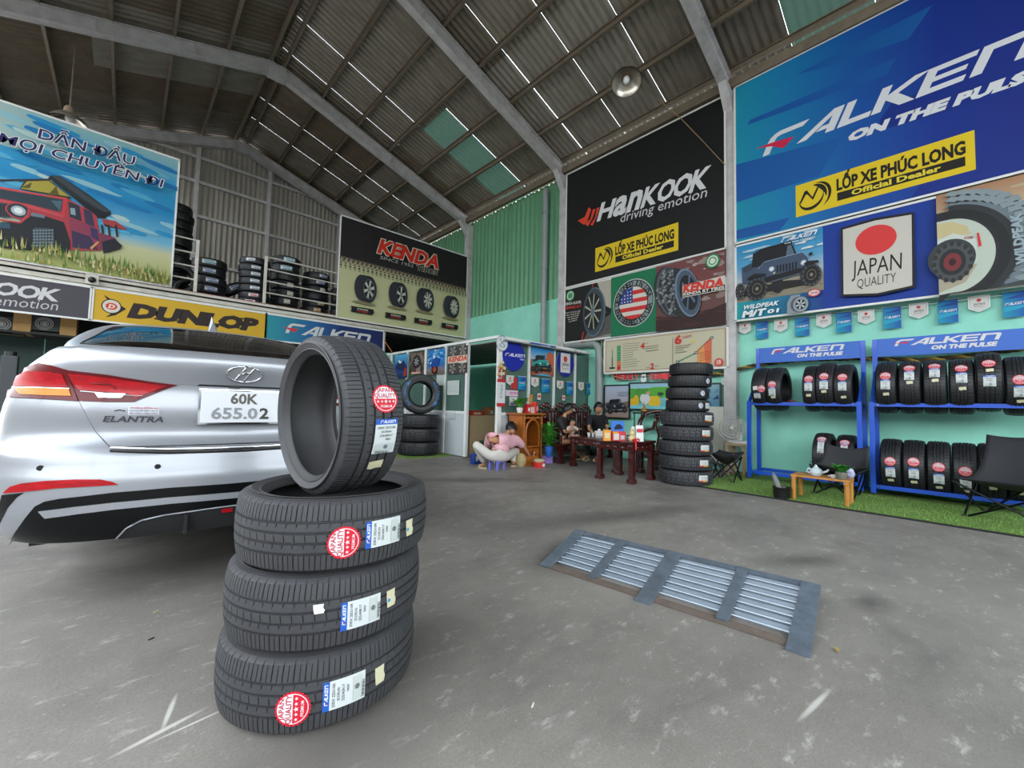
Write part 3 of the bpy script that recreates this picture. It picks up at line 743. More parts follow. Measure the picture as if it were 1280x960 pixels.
# ---- tyres outside the office
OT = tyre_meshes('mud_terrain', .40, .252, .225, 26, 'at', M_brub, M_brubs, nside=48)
PX, PY = 4.30, 7.25
for i in range(3): tyre('tyre', OT, flat((PX, PY, .145+.263*i), i*.5), '%s chunky tyre of the three lying outside the office glass' % ('bottom', 'middle', 'top')[i], 'chunky tyres outside the office')
vd = Vector((PX, PY, 0)).normalized(); zl = Vector((-vd.x*.97+.2*vd.y, -vd.y*.97-.2*vd.x, .05)).normalized(); er = Vector((0, 0, -1)); er = (er-zl*er.dot(zl)).normalized(); et = zl.cross(er)
t = tyre('tyre', OT, mat_from_axes(er, et, zl, (PX, PY, .80+.40)), 'upright chunky tyre with blue sidewall lettering standing on three others', 'chunky tyres outside the office')
c = Canvas(lambda q: Vector((q[0], q[1], .139)), (0, 0, 1), .0004)
for k, a0 in enumerate((PI*.5, -PI*.5)):
    for j, ch in enumerate('ALL-TERRAIN'):
        a = a0+.75-.15*j; cen = Vector((.325*math.cos(a), .325*math.sin(a))); tx = Vector((math.sin(a), -math.cos(a))); up = Vector((math.cos(a), math.sin(a)))
        A_ = cen-tx*.016-up*.02; c.text(ch, A_, A_+tx*.032, A_+up*.045, '#4a90d8', .02)
c.let.build('sidewall_lettering', PRINT, t)['label'] = 'blue sidewall lettering'

# ---- tyres on the mezzanine
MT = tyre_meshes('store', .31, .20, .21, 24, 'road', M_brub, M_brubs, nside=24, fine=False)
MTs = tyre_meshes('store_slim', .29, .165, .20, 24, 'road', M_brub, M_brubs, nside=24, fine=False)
def wl(R, w_, h, col, c2): 
    c = TyreCanvas(R, 0, 0, PI/2); c.rect(-w_/2, -h/2, w_/2, h/2, col); c.rect(-w_/2, h*.1, w_*.3, h*.4, c2); c.rect(-w_*.3, -h*.35, w_*.4, -h*.1, c2)
    return c.pic.mesh('paper_label', PRINT)
WLs = [wl(.31, .22, .085, '#e0e4e6', '#5a6fae'), wl(.31, .24, .09, '#dfe6e8', '#4fa0a8'), wl(.31, .16, .10, '#e0cfa4', '#b8823a'), wl(.31, .13, .10, '#e6e2d6', '#c8bda8')]
WS = [wl(.29, .17, .07, '#e2e4e6', '#7a8794'), wl(.29, .18, .07, '#e4dcdc', '#b6484a')]
def mstack(px, Y, n, me, R, hgt, pxl, labs, name, grp, jit=.02):
    cx = ony(px, 360, Y)[0]
    for i in range(n):
        dx, dy = random.uniform(-jit, jit), random.uniform(-jit, jit); a0 = random.uniform(0, 6)
        st = []
        if pxl and labs[i % len(labs)] is not None:
            th, zz = cylhit(pxl[i % len(pxl)], 360, cx, Y, R); st = [('paper_label', labs[i % len(labs)], th-a0, 0)]
        pos = 'topmost' if i == n-1 else ('lowest' if i == 0 else ('second', 'third', 'fourth', 'fifth', 'sixth', 'seventh', 'eighth', 'ninth', 'tenth', 'eleventh', 'twelfth')[i-1]+' from below')
        tyre('tyre', me, flat((cx+dx, Y+dy, 3.01+hgt*(i+.5)), a0) @ Matrix.Diagonal((1, 1, hgt/(.20 if me is MT else .165)*.955, 1)), '%s tyre of %s' % (pos, name), grp, st)
random.seed(21)
mstack(260, 10.75, 5, MT, .31, .185, (267, 264, 264, 261, 259), [WLs[0], WLs[0], WLs[0], WLs[0], WLs[1]], 'the stack right of the first mezzanine rail post', 'stored tyres right of the rail post')
mstack(317, 10.35, 7, MTs, .29, .150, (314, 316, 318, 318, 319, 320, 311), [WS[1], WS[1], WS[0], WS[0], WS[0], WS[0], WS[0]], 'the slim mezzanine stack left of the second rail post', 'stored tyres in the slim stack')
mstack(356, 10.75, 7, MT, .34, .195, (361, 361, 363, 363, 360, 358, 361), [WLs[3], WLs[3], WLs[3], WLs[3], None, WLs[1], WLs[1]], 'the tallest mezzanine stack behind the rails', 'stored tyres in the tallest stack')
mstack(394, 11.0, 7, MT, .33, .175, (399, 399, 402, 405, 404, 402, 404), [WLs[2], WLs[2], WLs[2], None, WLs[3], WLs[0], WLs[0]], 'the mezzanine stack with brown stripe labels', 'stored tyres with brown labels')
mstack(428, 11.7, 6, MT, .31, .19, (), [None], 'the mezzanine stack half behind the cream tyre poster', 'stored tyres behind the cream poster')
mstack(214, 11.9, 12, MT, .31, .195, (), [None], 'the very tall stack at the sky poster\'s right edge', 'stored tyres behind the sky poster', .03)
cx = ony(291, 360, 10.5)[0]
tyre('tyre', MT, flat((cx-.05, 11.1, 3.12), 0, 0, 0), 'dark tyre lying flat under a leaning one on the mezzanine', 'loose stored tyres', [('paper_label', WLs[3], -1.6, 0)])
tyre('tyre', MT, flat((cx+.02, 11.12, 3.46), 0, .0, -.55), 'tilted tyre leaning against the slim stack on the mezzanine', 'loose stored tyres', [('paper_label', WLs[0], -1.3, 0)])
cx = ony(239, 360, 11.3)[0]
tyre('tyre', MT, Matrix.Translation((cx, 11.35, 3.32)) @ Matrix.Rotation(PI/2, 4, 'X') @ Matrix.Rotation(.0, 4, 'Y'), 'upright dark tyre behind the first mezzanine rail post', 'loose stored tyres')
cx = ony(221, 360, 10.3)[0]
tyre('tyre', MT, Matrix.Translation((cx, 10.28, 3.32)) @ Matrix.Rotation(PI/2, 4, 'X') @ Matrix.Rotation(.0, 4, 'Y'), 'upright dark tyre low beside the edge of the sky poster', 'loose stored tyres')

# ================================================================== SIGNS AND POSTERS
class Plane(Canvas):
    def __init__(s, ax, val, eps=.0003):
        s.ax, s.val = ax, val
        if ax == 'x': f = lambda q: Vector((val, -q[0], q[1])); n = (-1, 0, 0)
        else: f = lambda q: Vector((q[0], val, q[1])); n = (0, -1, 0)
        Canvas.__init__(s, f, n, eps); s.org = (0, 0); s.sc = 1.0
    def crop(s, ox, oy, sc): s.org = (ox, oy); s.sc = sc; return s
    def P(s, x, y):
        x, y = s.org[0]+x/s.sc, s.org[1]+y/s.sc
        if s.ax == 'x': v = onx(x, y, s.val); return (-v.y, v.z)
        v = ony(x, y, s.val); return (v.x, v.z)
    def PP(s, *pts): return [s.P(*p) for p in pts]
    def board(s, u0, u1, v0, v1, label, m=None, cat='sign', name='billboard', th=.03, rim=.03, col=None, group=None):
        n = s.n; L = [s.to3d(q) for q in ((u0, v1), (u1, v1), (u1, v0), (u0, v0))]
        o = MB().prism(L, -n*th).build(name, m or M_white); tag(o, label, cat, group)
        if rim:
            f = MB(); d0 = (L[1]-L[0]).normalized(); d1 = Vector((0, 0, 1)); r = rim/2
            for a, c in ((0, 1), (3, 2)): f.prism([L[a]-d0*r-d1*r, L[c]+d0*r-d1*r, L[c]+d0*r+d1*r, L[a]-d0*r+d1*r], n*.012)
            for a, c in ((0, 3), (1, 2)): f.prism([L[a]-d0*r, L[c]-d0*r, L[c]+d0*r, L[a]+d0*r], n*.012)
            f.build('edge_trim', M_white, o)
        s.k = 3
        if col: s.rect(u0, v0, u1, v1, col)
        s.box = (u0, u1, v0, v1); return o
    def within(s, u0, u1, v0, v1):
        """unit square of a rectangle on this plane"""
        return lambda q: (u0+(u1-u0)*q[0], v0+(v1-v0)*q[1])
def grad_rect(c, u0, v0, u1, v1, cols, n=None):
    """cols: list of (t, colour) from left to right"""
    for (t0, c0), (t1, c1) in zip(cols, cols[1:]):
        c.k -= 1 if t0 > 0 else 0
        c.poly([(u0+(u1-u0)*t0, v0), (u0+(u1-u0)*t1, v0), (u0+(u1-u0)*t1, v1), (u0+(u1-u0)*t0, v1)], [c0, c1, c1, c0])
def vgrad(c, u0, v0, u1, v1, cols):
    for (t0, c0), (t1, c1) in zip(cols, cols[1:]):
        c.k -= 1 if t0 > 0 else 0
        c.poly([(u0, v0+(v1-v0)*t0), (u1, v0+(v1-v0)*t0), (u1, v0+(v1-v0)*t1), (u0, v0+(v1-v0)*t1)], [c0, c0, c1, c1])
def shards(c, f, cols, n, seed, a=(.05, .3), asp=3.0, region=(0, 0, 1, 1), jag=5):
    rnd = random.Random(seed)
    for i in range(n):
        x = rnd.uniform(region[0], region[2]); y = rnd.uniform(region[1], region[3]); w_ = rnd.uniform(*a); h = w_/asp
        pts = [(x+w_*.5*math.cos(t+rnd.uniform(-.3, .3))*rnd.uniform(.6, 1), y+h*.5*math.sin(t)*rnd.uniform(.6, 1.2)) for t in [2*PI*k/jag for k in range(jag)]]
        pts = [(min(max(p[0], region[0]), region[2]), min(max(p[1], region[1]), region[3])) for p in pts]
        c.poly([f(p) for p in pts], rnd.choice(cols))
def wheel_art(c, f, cx, cy, rx, ry, off=(-.3, .03), tread='#26282b', side='#1c1d20', rim='#b8bcc0', hub='#6c7178', spokes=6, k=.62, rot=0, lug=0, lugc='#3c4045'):
    """a tyre and wheel seen at an angle: tread band offset to one side"""
    E = lambda x, y, a, b, col: c.poly([f((x+a*math.cos(t)*math.cos(rot)-b*math.sin(t)*math.sin(rot), y+a*math.cos(t)*math.sin(rot)+b*math.sin(t)*math.cos(rot))) for t in [2*PI*i/26 for i in range(26)]], col)
    steps = 7
    for i in range(steps):
        t = 1-i/(steps-1); E(cx+off[0]*rx*t, cy+off[1]*ry*t, rx*(1-.12*t), ry*(1-.05*t), tread if i % 2 == 0 else lugc if lug else '#303338')
    if lug:
        for i in range(lug):
            a = 2*PI*i/lug; 
            for t in (.25, .6, .95):
                x = cx+off[0]*rx*t+rx*(.96-.12*t)*math.cos(a+t); y = cy+off[1]*ry*t+ry*(.97-.05*t)*math.sin(a+t); 
                if (x-cx)*off[0] > -.1*rx*abs(off[0]): c.poly([f((x+rx*.10*math.cos(b_), y+ry*.05*math.sin(b_))) for b_ in (.4, 2, 3.5, 5.2)], '#4a4f55')
    E(cx, cy, rx*.97, ry*.97, lugc if lug else '#33363a'); E(cx, cy, rx*.92, ry*.92, side); E(cx, cy, rx*k*1.07, ry*k*1.07, '#6e7379'); E(cx, cy, rx*k, ry*k, '#17181b')
    for i in range(spokes):
        a = 2*PI*i/spokes+.3; p = lambda r, b: f((cx+rx*k*r*math.cos(b)*math.cos(rot)-ry*k*r*math.sin(b)*math.sin(rot), cy+rx*k*r*math.cos(b)*math.sin(rot)+ry*k*r*math.sin(b)*math.cos(rot)))
        c.poly([p(.95, a-.20), p(.95, a+.20), p(.18, a+.6), p(.18, a-.6)], rim)
    E(cx, cy, rx*k*.26, ry*k*.26, hub)
def jeep_art(c, f, body='#39506e', dark='#15181d', hi='#8ea3bd', roof='#101215'):
    """front three-quarter view of a raised off-road car, unit square"""
    P = lambda col, *p: c.poly([f(q) for q in p], col)
    E = lambda x, y, a, b, col: c.poly([f((x+a*math.cos(t), y+b*math.sin(t))) for t in [2*PI*i/20 for i in range(20)]], col)
    P('#1e1d1c', (.02, .12), (.9, .16), (.98, .22), (.6, .28), (.05, .24))
    E(.5, .22, .075, .13, '#1b1c1e'); P(body, (.06, .35), (.05, .66), (.2, .72), (.28, .60), (.28, .34))
    P(dark, (.18, .62), (.2, .88), (.30, .93), (.66, .95), (.72, .72), (.66, .62)); P(roof, (.2, .86), (.30, .93), (.66, .96), (.68, .92), (.3, .89))
    P('#5c6d7c', (.60, .70), (.62, .88), (.66, .89), (.70, .71)); P('#34424f', (.07, .56), (.08, .67), (.17, .71), (.19, .58))
    P(hi, (.26, .58), (.34, .69), (.80, .72), (.86, .60), (.70, .55)); P(body, (.28, .60), (.34, .68), (.79, .71), (.84, .61), (.70, .57))
    P(body, (.28, .60), (.84, .61), (.86, .50), (.80, .42), (.36, .36), (.28, .42))
    for i in range(7):
        x = .49+.036*i; P(dark, (x, .44), (x, .57), (x+.020, .575), (x+.020, .45))
    for x in (.43, .80): E(x, .53, .036, .048, hi); E(x, .53, .026, .036, '#e6e9ec'); E(x+.03, .45, .016, .02, '#c8b490')
    P(dark, (.30, .34), (.34, .40), (.84, .46), (.92, .44), (.92, .39), (.40, .31)); P('#55606e', (.40, .31), (.92, .39), (.92, .37), (.42, .29))
    for (x, y, a, b) in ((.25, .22, .125, .20), (.885, .30, .105, .18), (.04, .22, .05, .15)):
        E(x-.02, y, a, b, '#232527'); E(x, y, a, b, '#2f3235')
        for i in range(14): E(x+a*.93*math.cos(i*.449), y+b*.93*math.sin(i*.449), .012, .018, '#53585c')
        E(x, y, a*.78, b*.78, '#1a1b1d'); E(x, y, a*.50, b*.50, '#7e6f5c'); E(x, y, a*.44, b*.44, '#1f2022'); E(x, y, a*.16, b*.16, '#8d8574')
    P(dark, (.22, .42), (.14, .40), (.13, .44), (.22, .50), (.36, .46), (.36, .42)); P(dark, (.80, .50), (.84, .54), (.96, .52), (.97, .48), (.84, .46))
    P(dark, (.86, .66), (.9, .68), (.90, .62), (.86, .62))
def dealer_art(c, f):
    """yellow dealer panel in the unit square of f (aspect 4.9:1)"""
    R_ = lambda x0, y0, x1, y1, col: c.poly([f((x0, y0)), f((x1, y0)), f((x1, y1)), f((x0, y1))], col, True)
    R_(0, 0, 1, 1, '#e8c91c')
    K_ = '#17140c'; A_ = 4.9
    def arc(cx, cy, rx, ry, a0, a1, w0, w1, rot=.35, n=14):
        pts = []
        for s_, wf in ((1, 0), (-1, 1)):
            rg = range(n+1) if s_ == 1 else range(n, -1, -1)
            for i in rg:
                t = i/n; a = a0+(a1-a0)*t; ww = (w0+(w1-w0)*math.sin(PI*t))*wf
                x, y = (rx-ww)*math.cos(a), (ry-ww)*math.sin(a); pts.append(f(((cx+x*math.cos(rot)-y*math.sin(rot))/A_, cy+x*math.sin(rot)+y*math.cos(rot))))
        c.poly(pts, K_, True)
    arc(.52, .48, .42, .36, PI*.85, PI*2.02, .0, .10); arc(.62, .50, .42, .36, -.2*PI, .42*PI, .02, .14); arc(.72, .50, .46, .40, -.45*PI, .42*PI, .01, .10)
    c.poly([f((x/A_, y)) for x, y in ((.16, .36), (.34, .62), (.40, .62), (.58, .40), (.78, .74), (.72, .76), (.56, .50), (.38, .76), (.30, .74), (.14, .44))], K_, True)
    F2 = lambda q: f(q)
    c.text('LỐP XE PHÚC LONG', (.275, .48), (.955, .48), (.275, .80), K_, .045, f=F2, cap=.69)
    R_(.275, .16, .955, .40, K_)
    c.text('Official Dealer', (.365, .215), (.84, .215), (.365, .36), '#e8d23a', .035, f=F2)
# --- big blue billboard
B = Plane('x', 7.30); B.crop(850, 0, 2.977)
u0 = B.P(205, 600)[0]; v1 = B.P(205, 325)[1]; v0 = B.P(205, 912)[1]+.02; u1 = 1.28
o = B.board(u0, u1, v0, v1, 'huge blue billboard with white slanted lettering high on the right wall', name='billboard')
grad_rect(B, u0, v0, u1, v1, [(0, '#0e93b0'), (.18, '#0b7fb4'), (.42, '#0a55a6'), (.65, '#082f90'), (1, '#071f78')])
def cl(p): return (max(u0, min(u1, p[0])), max(v0, min(v1, p[1])))
B.crop(900, 0, 3.2)
for pts, col in (([(300, 300), (850, 20), (755, 155), (420, 270)], '#0a5aa4'), ([(120, 480), (705, 230), (668, 297), (110, 500)], '#0a57a4'), ([(60, 660), (495, 545), (395, 705), (60, 812)], '#0a5aa6'),
                 ([(60, 922), (280, 870), (240, 920), (60, 960)], '#0a58a4'), ([(640, 480), (690, 408), (1216, 230), (1216, 360), (640, 522)], '#072a86'), ([(800, 740), (860, 690), (1216, 560), (1216, 688), (760, 800)], '#072a86')):
    B.poly([cl(B.P(*p)) for p in pts], col)
B.crop(850, 0, 2.977); _a = Vector(B.P(307, 584)); _e = Vector(B.P(1053, 300))
B.logo('FALKEN', _a, _a+(_e-_a)*(6.54/5.32), B.P(341, 500), '#dfe2e6')
B.k += 1; B.let.add([B.p(B.P(*p)) for p in ((283, 553), (340, 532), (425, 507), (385, 551), (338, 545))], [(0, 1, 2, 3, 4)], srgb('#d6204a'))
B.text('ON THE PULSE', B.P(625, 527), B.P(1345, 283), B.P(640, 492), '#dfe2e6', .07)
p0 = B.P(432, 810); p1 = B.P(1101, 630); tt = B.P(1100, 483); f = B.within(p0[0], p1[0], (p0[1]+p1[1])/2, (B.P(432, 692)[1]+tt[1])/2)
dealer_art(B, f); B.done(o)
# --- poster strip below it
B = Plane('x', 7.30); B.crop(910, 210, 3.459)
v1 = B.P(35, 335)[1]-.02; v0 = B.P(35, 662)[1]
o = B.board(u0, u1, v0, v1, 'blue poster strip with off-road car, white shield and big tyre under the large billboard', col='#0a3a9c')
ua = B.P(412, 400)[0]; ub = B.P(905, 300)[0]
f = B.within(u0, ua, v0, v1); 
vgrad(B, u0, v0+.24*(v1-v0), ua, v1, [(0, '#8f8672'), (.26, '#a89f8a'), (.36, '#b9c8cf'), (.6, '#58a6cf'), (1, '#1c8ac0')])
grad_rect(B, u0, v0, ua, v0+.24*(v1-v0), [(0, '#14a0a8'), (1, '#123c8e')])
shards(B, f, ['#7b7260', '#6a6152', '#988d78'], 60, 3, (.03, .12), 6, (0, .25, 1, .42)); shards(B, f, ['#d8e4ea', '#a9cde0'], 14, 4, (.1, .3), 6, (0, .75, 1, .98))
fj = B.within(u0+.035*(ua-u0), u0+.995*(ua-u0), v0+.22*(v1-v0), v0+.93*(v1-v0)); jeep_art(B, fj, '#42536b')
F_ = lambda a, b: (u0+(ua-u0)*a, v0+(v1-v0)*b)
B.logo('FALKEN', F_(.56, .90), F_(.93, .90), F_(.59, .95), '#e8ecf0'); B.text('THE TIRE EXPERTS', F_(.60, .865), F_(.93, .865), F_(.60, .88), '#e8ecf0', .02)
B.text('WILDPEAK', F_(.10, .13), F_(.52, .13), F_(.12, .18), '#eef2f5', .04, space=1.1); B.text('M/T', F_(.10, .03), F_(.36, .03), F_(.12, .105), '#eef2f5', .06); B.text('01', F_(.40, .04), F_(.52, .04), F_(.41, .085), '#eef2f5', .04)
fw = B.within(u0+.62*(ua-u0), u0+.86*(ua-u0), v0+.0*(v1-v0), v0+.23*(v1-v0))
B.poly([fw(p) for p in ((.0, .0), (.02, .6), (.2, .95), (.6, .95), (.6, 0))], '#8e9aa2'); wheel_art(B, fw, .62, .42, .36, .42, off=(-.4, .05), side='#9aa6ad', tread='#76828a', rim='#c8ced2', hub='#888888')
B.ell(F_(.91, .21), .075, .055, '#cf2a3a'); B.ell(F_(.91, .21), .065, .04, '#e8dcdc'); B.text('JAPAN', F_(.87, .195), F_(.95, .195), F_(.87, .225), '#b02434', .02)
# shield
sh = [(490, 265), (640, 222), (805, 196), (812, 520), (650, 555), (493, 560)]; B.poly([B.P(*p) for p in sh], '#1b1613')
sh = [(500, 272), (640, 233), (795, 208), (798, 512), (650, 545), (503, 550)]; B.poly([B.P(*p) for p in sh], '#d2cdc2')
cc = B.P(640, 316); B.ell(cc, .21, .20, '#e03a3a')
B.text('JAPAN', B.P(538, 474), B.P(752, 440), B.P(540, 408), '#221e1b', .0); B.text('QUALITY', B.P(560, 524), B.P(728, 496), B.P(561, 486), '#221e1b', -.005)
# right hand picture: big tyre around a pale car
f = B.within(ub, u1, v0, v1); W_ = u1-ub; H_ = v1-v0
vgrad(B, ub, v0, u1, v1, [(0, '#a79a80'), (.5, '#cfc7ae'), (.7, '#c9b08e'), (1, '#a87c5c')])
shards(B, f, ['#b9a988', '#8d8068', '#d8d0ba'], 50, 8, (.05, .2), 5)
th0 = lambda q: (cl(q))
cx, cy = B.P(960, 385)[0], B.P(960, 385)[1]-.02; R_ = .64*H_
def half(rx, ry, col): 
    B.poly([(ub, cy-ry)]+[(cx+(rx)*math.cos(a), max(v0, min(v1, cy+ry*math.sin(a)))) for a in [(-PI/2+PI*i/30) for i in range(31)]]+[(ub, cy+ry)] if ry < H_*.5 else [(max(ub, cx+rx*math.cos(a)), max(v0, min(v1, cy+ry*math.sin(a)))) for a in [(-PI/2+PI*i/30) for i in range(31)]], col)
rX = B.P(1280, 340)[0]-cx+.15
half(rX, H_*.62, '#3c4448')
for i in range(26):
    a = -PI/2+PI*(i+.5)/26
    for q in (.80, .90, .99):
        x, y = cx+rX*q*math.cos(a), cy+H_*.62*q*math.sin(a)
        if v0+.04 < y < v1-.04: B.poly([(x+.05*math.cos(a+t)*1.5, y+.04*math.sin(a+t)*(1.0)) for t in (.3, 1.7, 3.4, 4.9)], '#8a979c' if q > .85 else '#6e7c84')
half(rX*.74, H_*.50, '#2c3033'); half(rX*.66, H_*.45, '#1d2022'); half(rX*.54, H_*.385, '#23272a'); half(rX*.50, H_*.365, '#c3cdbf')
fi = lambda a, b: (ub+rX*.62*a, cy+H_*.36*b)
B.poly([fi(0, -.95), fi(.5, -.75), fi(.72, -.3), fi(0, -.35)], '#b1a890'); B.poly([fi(0, .55), fi(.62, .52), fi(.55, .75), fi(.3, .93), fi(0, .97)], '#cdbf8e')
B.poly([fi(0, -.3), fi(0, .5), fi(.3, .62), fi(.72, .35), fi(.70, -.25), fi(.45, -.3)], '#cfd8d0'); B.ell(fi(.25, -.06), .20, .24, '#3a3f40'); B.ell(fi(.27, -.16), .17, .24, '#4b5052')
for i in range(16): B.ell((fi(.27, -.16)[0]+.155*math.cos(i*.393), fi(.27, -.16)[1]+.225*math.sin(i*.393)), .02, .03, '#2c3032')
B.ell(fi(.27, -.16), .11, .16, '#24282a'); B.ell(fi(.27, -.16), .075, .11, '#7d2f33'); B.ell(fi(.27, -.16), .03, .045, '#35191b'); B.poly([fi(.72, .5), fi(.76, .5), fi(.80, .15), fi(.75, .12)], '#d8303a')
B.text('EXTREME', fi(.50, .40), fi(.66, .38), fi(.50, .46), '#c84048', .02)
B.text('WILDPEAK', (cx+rX*.80, cy-.22), (cx+rX*.76, cy+.36), (cx+rX*.70, cy-.22), '#9fb0b8', .05)
B.done(o)
# --- pennants under the strip
B = Plane('x', 7.44); B.crop(900, 330, 3.368)
fl = [(80, 248, 130, 292), (150, 244, 201, 312), (228, 236, 284, 284), (315, 228, 376, 300), (405, 212, 469, 266), (487, 206, 554, 285), (580, 197, 651, 250), (685, 184, 763, 268), (795, 168, 878, 226), (915, 155, 1004, 244), (1043, 138, 1139, 198), (1188, 120, 1290, 218)]
def pennant(c, x0, x1, z0, z1, k, lab, grp):
    t = Vector((0, 0, 0)); o = thing('pennant', lab, 'flag', group=grp)
    c.k = 4; w_ = x1-x0; h = z1-z0
    if k == 0:
        pts = [(x0, z1), (x1, z1), (x1, z0+h*.25), ((x0+x1)/2, z0), (x0, z0+h*.25)]
        MB().prism([c.to3d(p) for p in pts], -c.n*.004).build('flag_cloth', mat('white_flag', '#d9dbd6', .7), o)
        c.poly([(x0+w_*.06, z1-h*.06), (x1-w_*.06, z1-h*.06), (x1-w_*.06, z0+h*.29), ((x0+x1)/2, z0+h*.07), (x0+w_*.06, z0+h*.29)], '#c9ccc8')
        c.poly([(x0+w_*.10, z1-h*.10), (x1-w_*.10, z1-h*.10), (x1-w_*.10, z0+h*.33), ((x0+x1)/2, z0+h*.11), (x0+w_*.10, z0+h*.33)], '#e2e1db')
        c.ell(((x0+x1)/2, z0+h*.72), w_*.11, w_*.11, '#d83a40', n=14)
        c.text('JAPAN', (x0+w_*.24, z0+h*.42), (x1-w_*.24, z0+h*.42), (x0+w_*.24, z0+h*.56), '#4a4744', .01); c.text('QUALITY', (x0+w_*.28, z0+h*.30), (x1-w_*.28, z0+h*.30), (x0+w_*.28, z0+h*.38), '#6a6764', .0)
    else:
        MB().prism([c.to3d(p) for p in ((x0, z1), (x1, z1), (x1, z0), (x0, z0))], -c.n*.004).build('flag_cloth', mat('blue_flag', '#1a55b4', .7), o)
        c.poly([(x0, z0), (x1, z0), (x1, z1), (x0, z1)], ['#1aa0b8', '#1860b8', '#2450b0', '#1a8ac0']); c.poly([(x0, z0+h*.2), (x1, z0+h*.35), (x1, z0+h*.45), (x0, z0+h*.4)], '#2aa8cc'); c.poly([(x0, z1-h*.3), (x1, z1-h*.1), (x1, z1-h*.25)], '#164a9e')
        c.logo('FALKEN', (x0+w_*.10, z0+h*.46), (x1-w_*.08, z0+h*.48), (x0+w_*.13, z0+h*.56), '#e4e9ee', '#d83048')
    MB().cyl(c.to3d((x0-.01, z1)), c.to3d((x1+.01, z1)), .004, n=6).build('hem', M_white, o)
    c.done(o, 'printed_face', 'lettering')
for i, (a, b_, c_, d) in enumerate(fl):
    p, q = B.P(a, b_), B.P(c_, d); n_ = ('first', 'second', 'third', 'fourth', 'fifth', 'sixth')[i//2]
    cv = Plane('x', 7.44); pennant(cv, p[0], q[0], q[1]-(.0 if i % 2 else .0), p[1], i % 2, ('%s white shield pennant from the left in the wall garland' if i % 2 == 0 else '%s blue pennant from the left in the wall garland') % n_, 'pennants under the poster strip')
a, e = B.P(70, 250), B.P(1300, 118)
MB().tube([(7.445, -a[0], a[1]), (7.445, -(a[0]+e[0])/2, (a[1]+e[1])/2-.03), (7.445, -e[0], e[1])], .004, 6).build('garland_string', M_white)
tag(bpy.data.objects['garland_string'], 'thin string carrying the pennants along the mint wall', 'string')
# --- black banner
B = Plane('x', 7.30); B.crop(420, 0, 2.977)
uL = B.P(860, 640)[0]; vT = B.P(862, 650)[1]; B.crop(850, 0, 2.977); uR = B.P(168, 500)[0]; B.crop(700, 310, 5.818); vB = B.P(40, 297)[1]
o = B.board(uL, uR, vB+.02, vT, 'tall black banner with white and orange slanted logo between two wall columns', col='#101011')
B.crop(690, 190, 5.818)
E2 = lambda a, b_: B.P(a, b_)
B.crop(420, 0, 2.977)
A = B.P(974, 822)
B.crop(0, 0, 1)
sw = [[(722, 276), (731, 271), (736, 259), (739, 262), (734, 277), (730, 281)], [(731, 280), (738, 274), (741, 262), (744.5, 261), (741, 272), (735, 283)], [(738, 281), (744, 272), (746, 260), (749.5, 259), (746, 271), (741, 282)]]
for s_ in sw: B.poly([B.P(*p) for p in s_], '#e2452c', True)
def word(c, letters, A, Bp, T, col, off):
    """letters: (char, x0, x1) in the 0..1 width of the word, all as tall as the capitals"""
    A, Bp, T = Vector(A), Vector(Bp), Vector(T)
    for ch, a, b_ in letters:
        cap = CAP if ch.isupper() else .47; c.k -= 1
        c.text(ch, A+(Bp-A)*a, A+(Bp-A)*b_, A+(Bp-A)*a+(T-A), col, off, cap=cap)
    c.k += 1
HK = [('H', 0, .145), ('a', .17, .285), ('n', .315, .425), ('K', .455, .585), ('O', .59, .725), ('O', .73, .865), ('K', .875, 1.0)]
word(B, HK, B.P(747, 276), B.P(882, 234), B.P(753, 254), '#e4e4e4', .035)
B.text('driving emotion', B.P(775, 278.5), B.P(883, 246), B.P(777, 267), '#d8d8d8', .0)
p0, p1 = B.P(744, 340), B.P(848, 281); f = B.within(p0[0], p1[0], (p0[1]+B.P(848, 313)[1])/2, (p1[1]+B.P(744, 308)[1])/2); dealer_art(B, f); B.done(o)
# --- tyre poster below it
B = Plane('x', 7.30); B.crop(700, 310, 5.818); v0 = B.P(40, 690)[1]
o = B.board(uL, uR, v0, vB-.02, 'wall poster with round stars-and-stripes badge between two tyre pictures', col='#141313'); v1 = vB-.02
ua, ub = B.P(375, 400)[0], B.P(705, 300)[0]; f = B.within(uL, ua, v0, v1)
P = lambda col, *p: B.poly([B.P(*q) for q in p], col)
P('#b9b3a4', (270, 245), (372, 222), (372, 440), (330, 420)); P('#5c5a56', (160, 690), (230, 560), (372, 480), (372, 655)); P('#8d8880', (165, 690), (260, 650), (372, 620), (372, 657)); P('#a82828', (235, 255), (252, 250), (232, 300)); P('#a82828', (150, 690), (165, 610), (175, 610), (163, 688))
shards(B, f, ['#3a3836', '#4a4744'], 30, 5, (.02, .06), 2, (.75, .1, .99, .55))
def E_(x, y, rx, ry, col, rot=0, let=False, n=28):
    c0 = Vector(B.P(x, y)); ax = (Vector(B.P(x+rx, y-rx*.32))-c0).length; ay = (Vector(B.P(x, y-ry))-c0).length; B.ell(c0, ax, ay, col, rot, n, let)
def spk(x, y, rx, ry, n, col, w_=.12, a0=0):
    c0 = Vector(B.P(x, y)); ax = (Vector(B.P(x+rx, y-rx*.32))-c0).length; ay = (Vector(B.P(x, y-ry))-c0).length
    for i in range(n):
        a = a0+2*PI*i/n; B.poly([(c0.x+ax*.97*math.cos(a+d), c0.y+ay*.97*math.sin(a+d)) for d in (-w_*.5, w_*.5)]+[(c0.x+ax*.2*math.cos(a+d), c0.y+ay*.2*math.sin(a+d)) for d in (w_*2, -w_*2)], col)
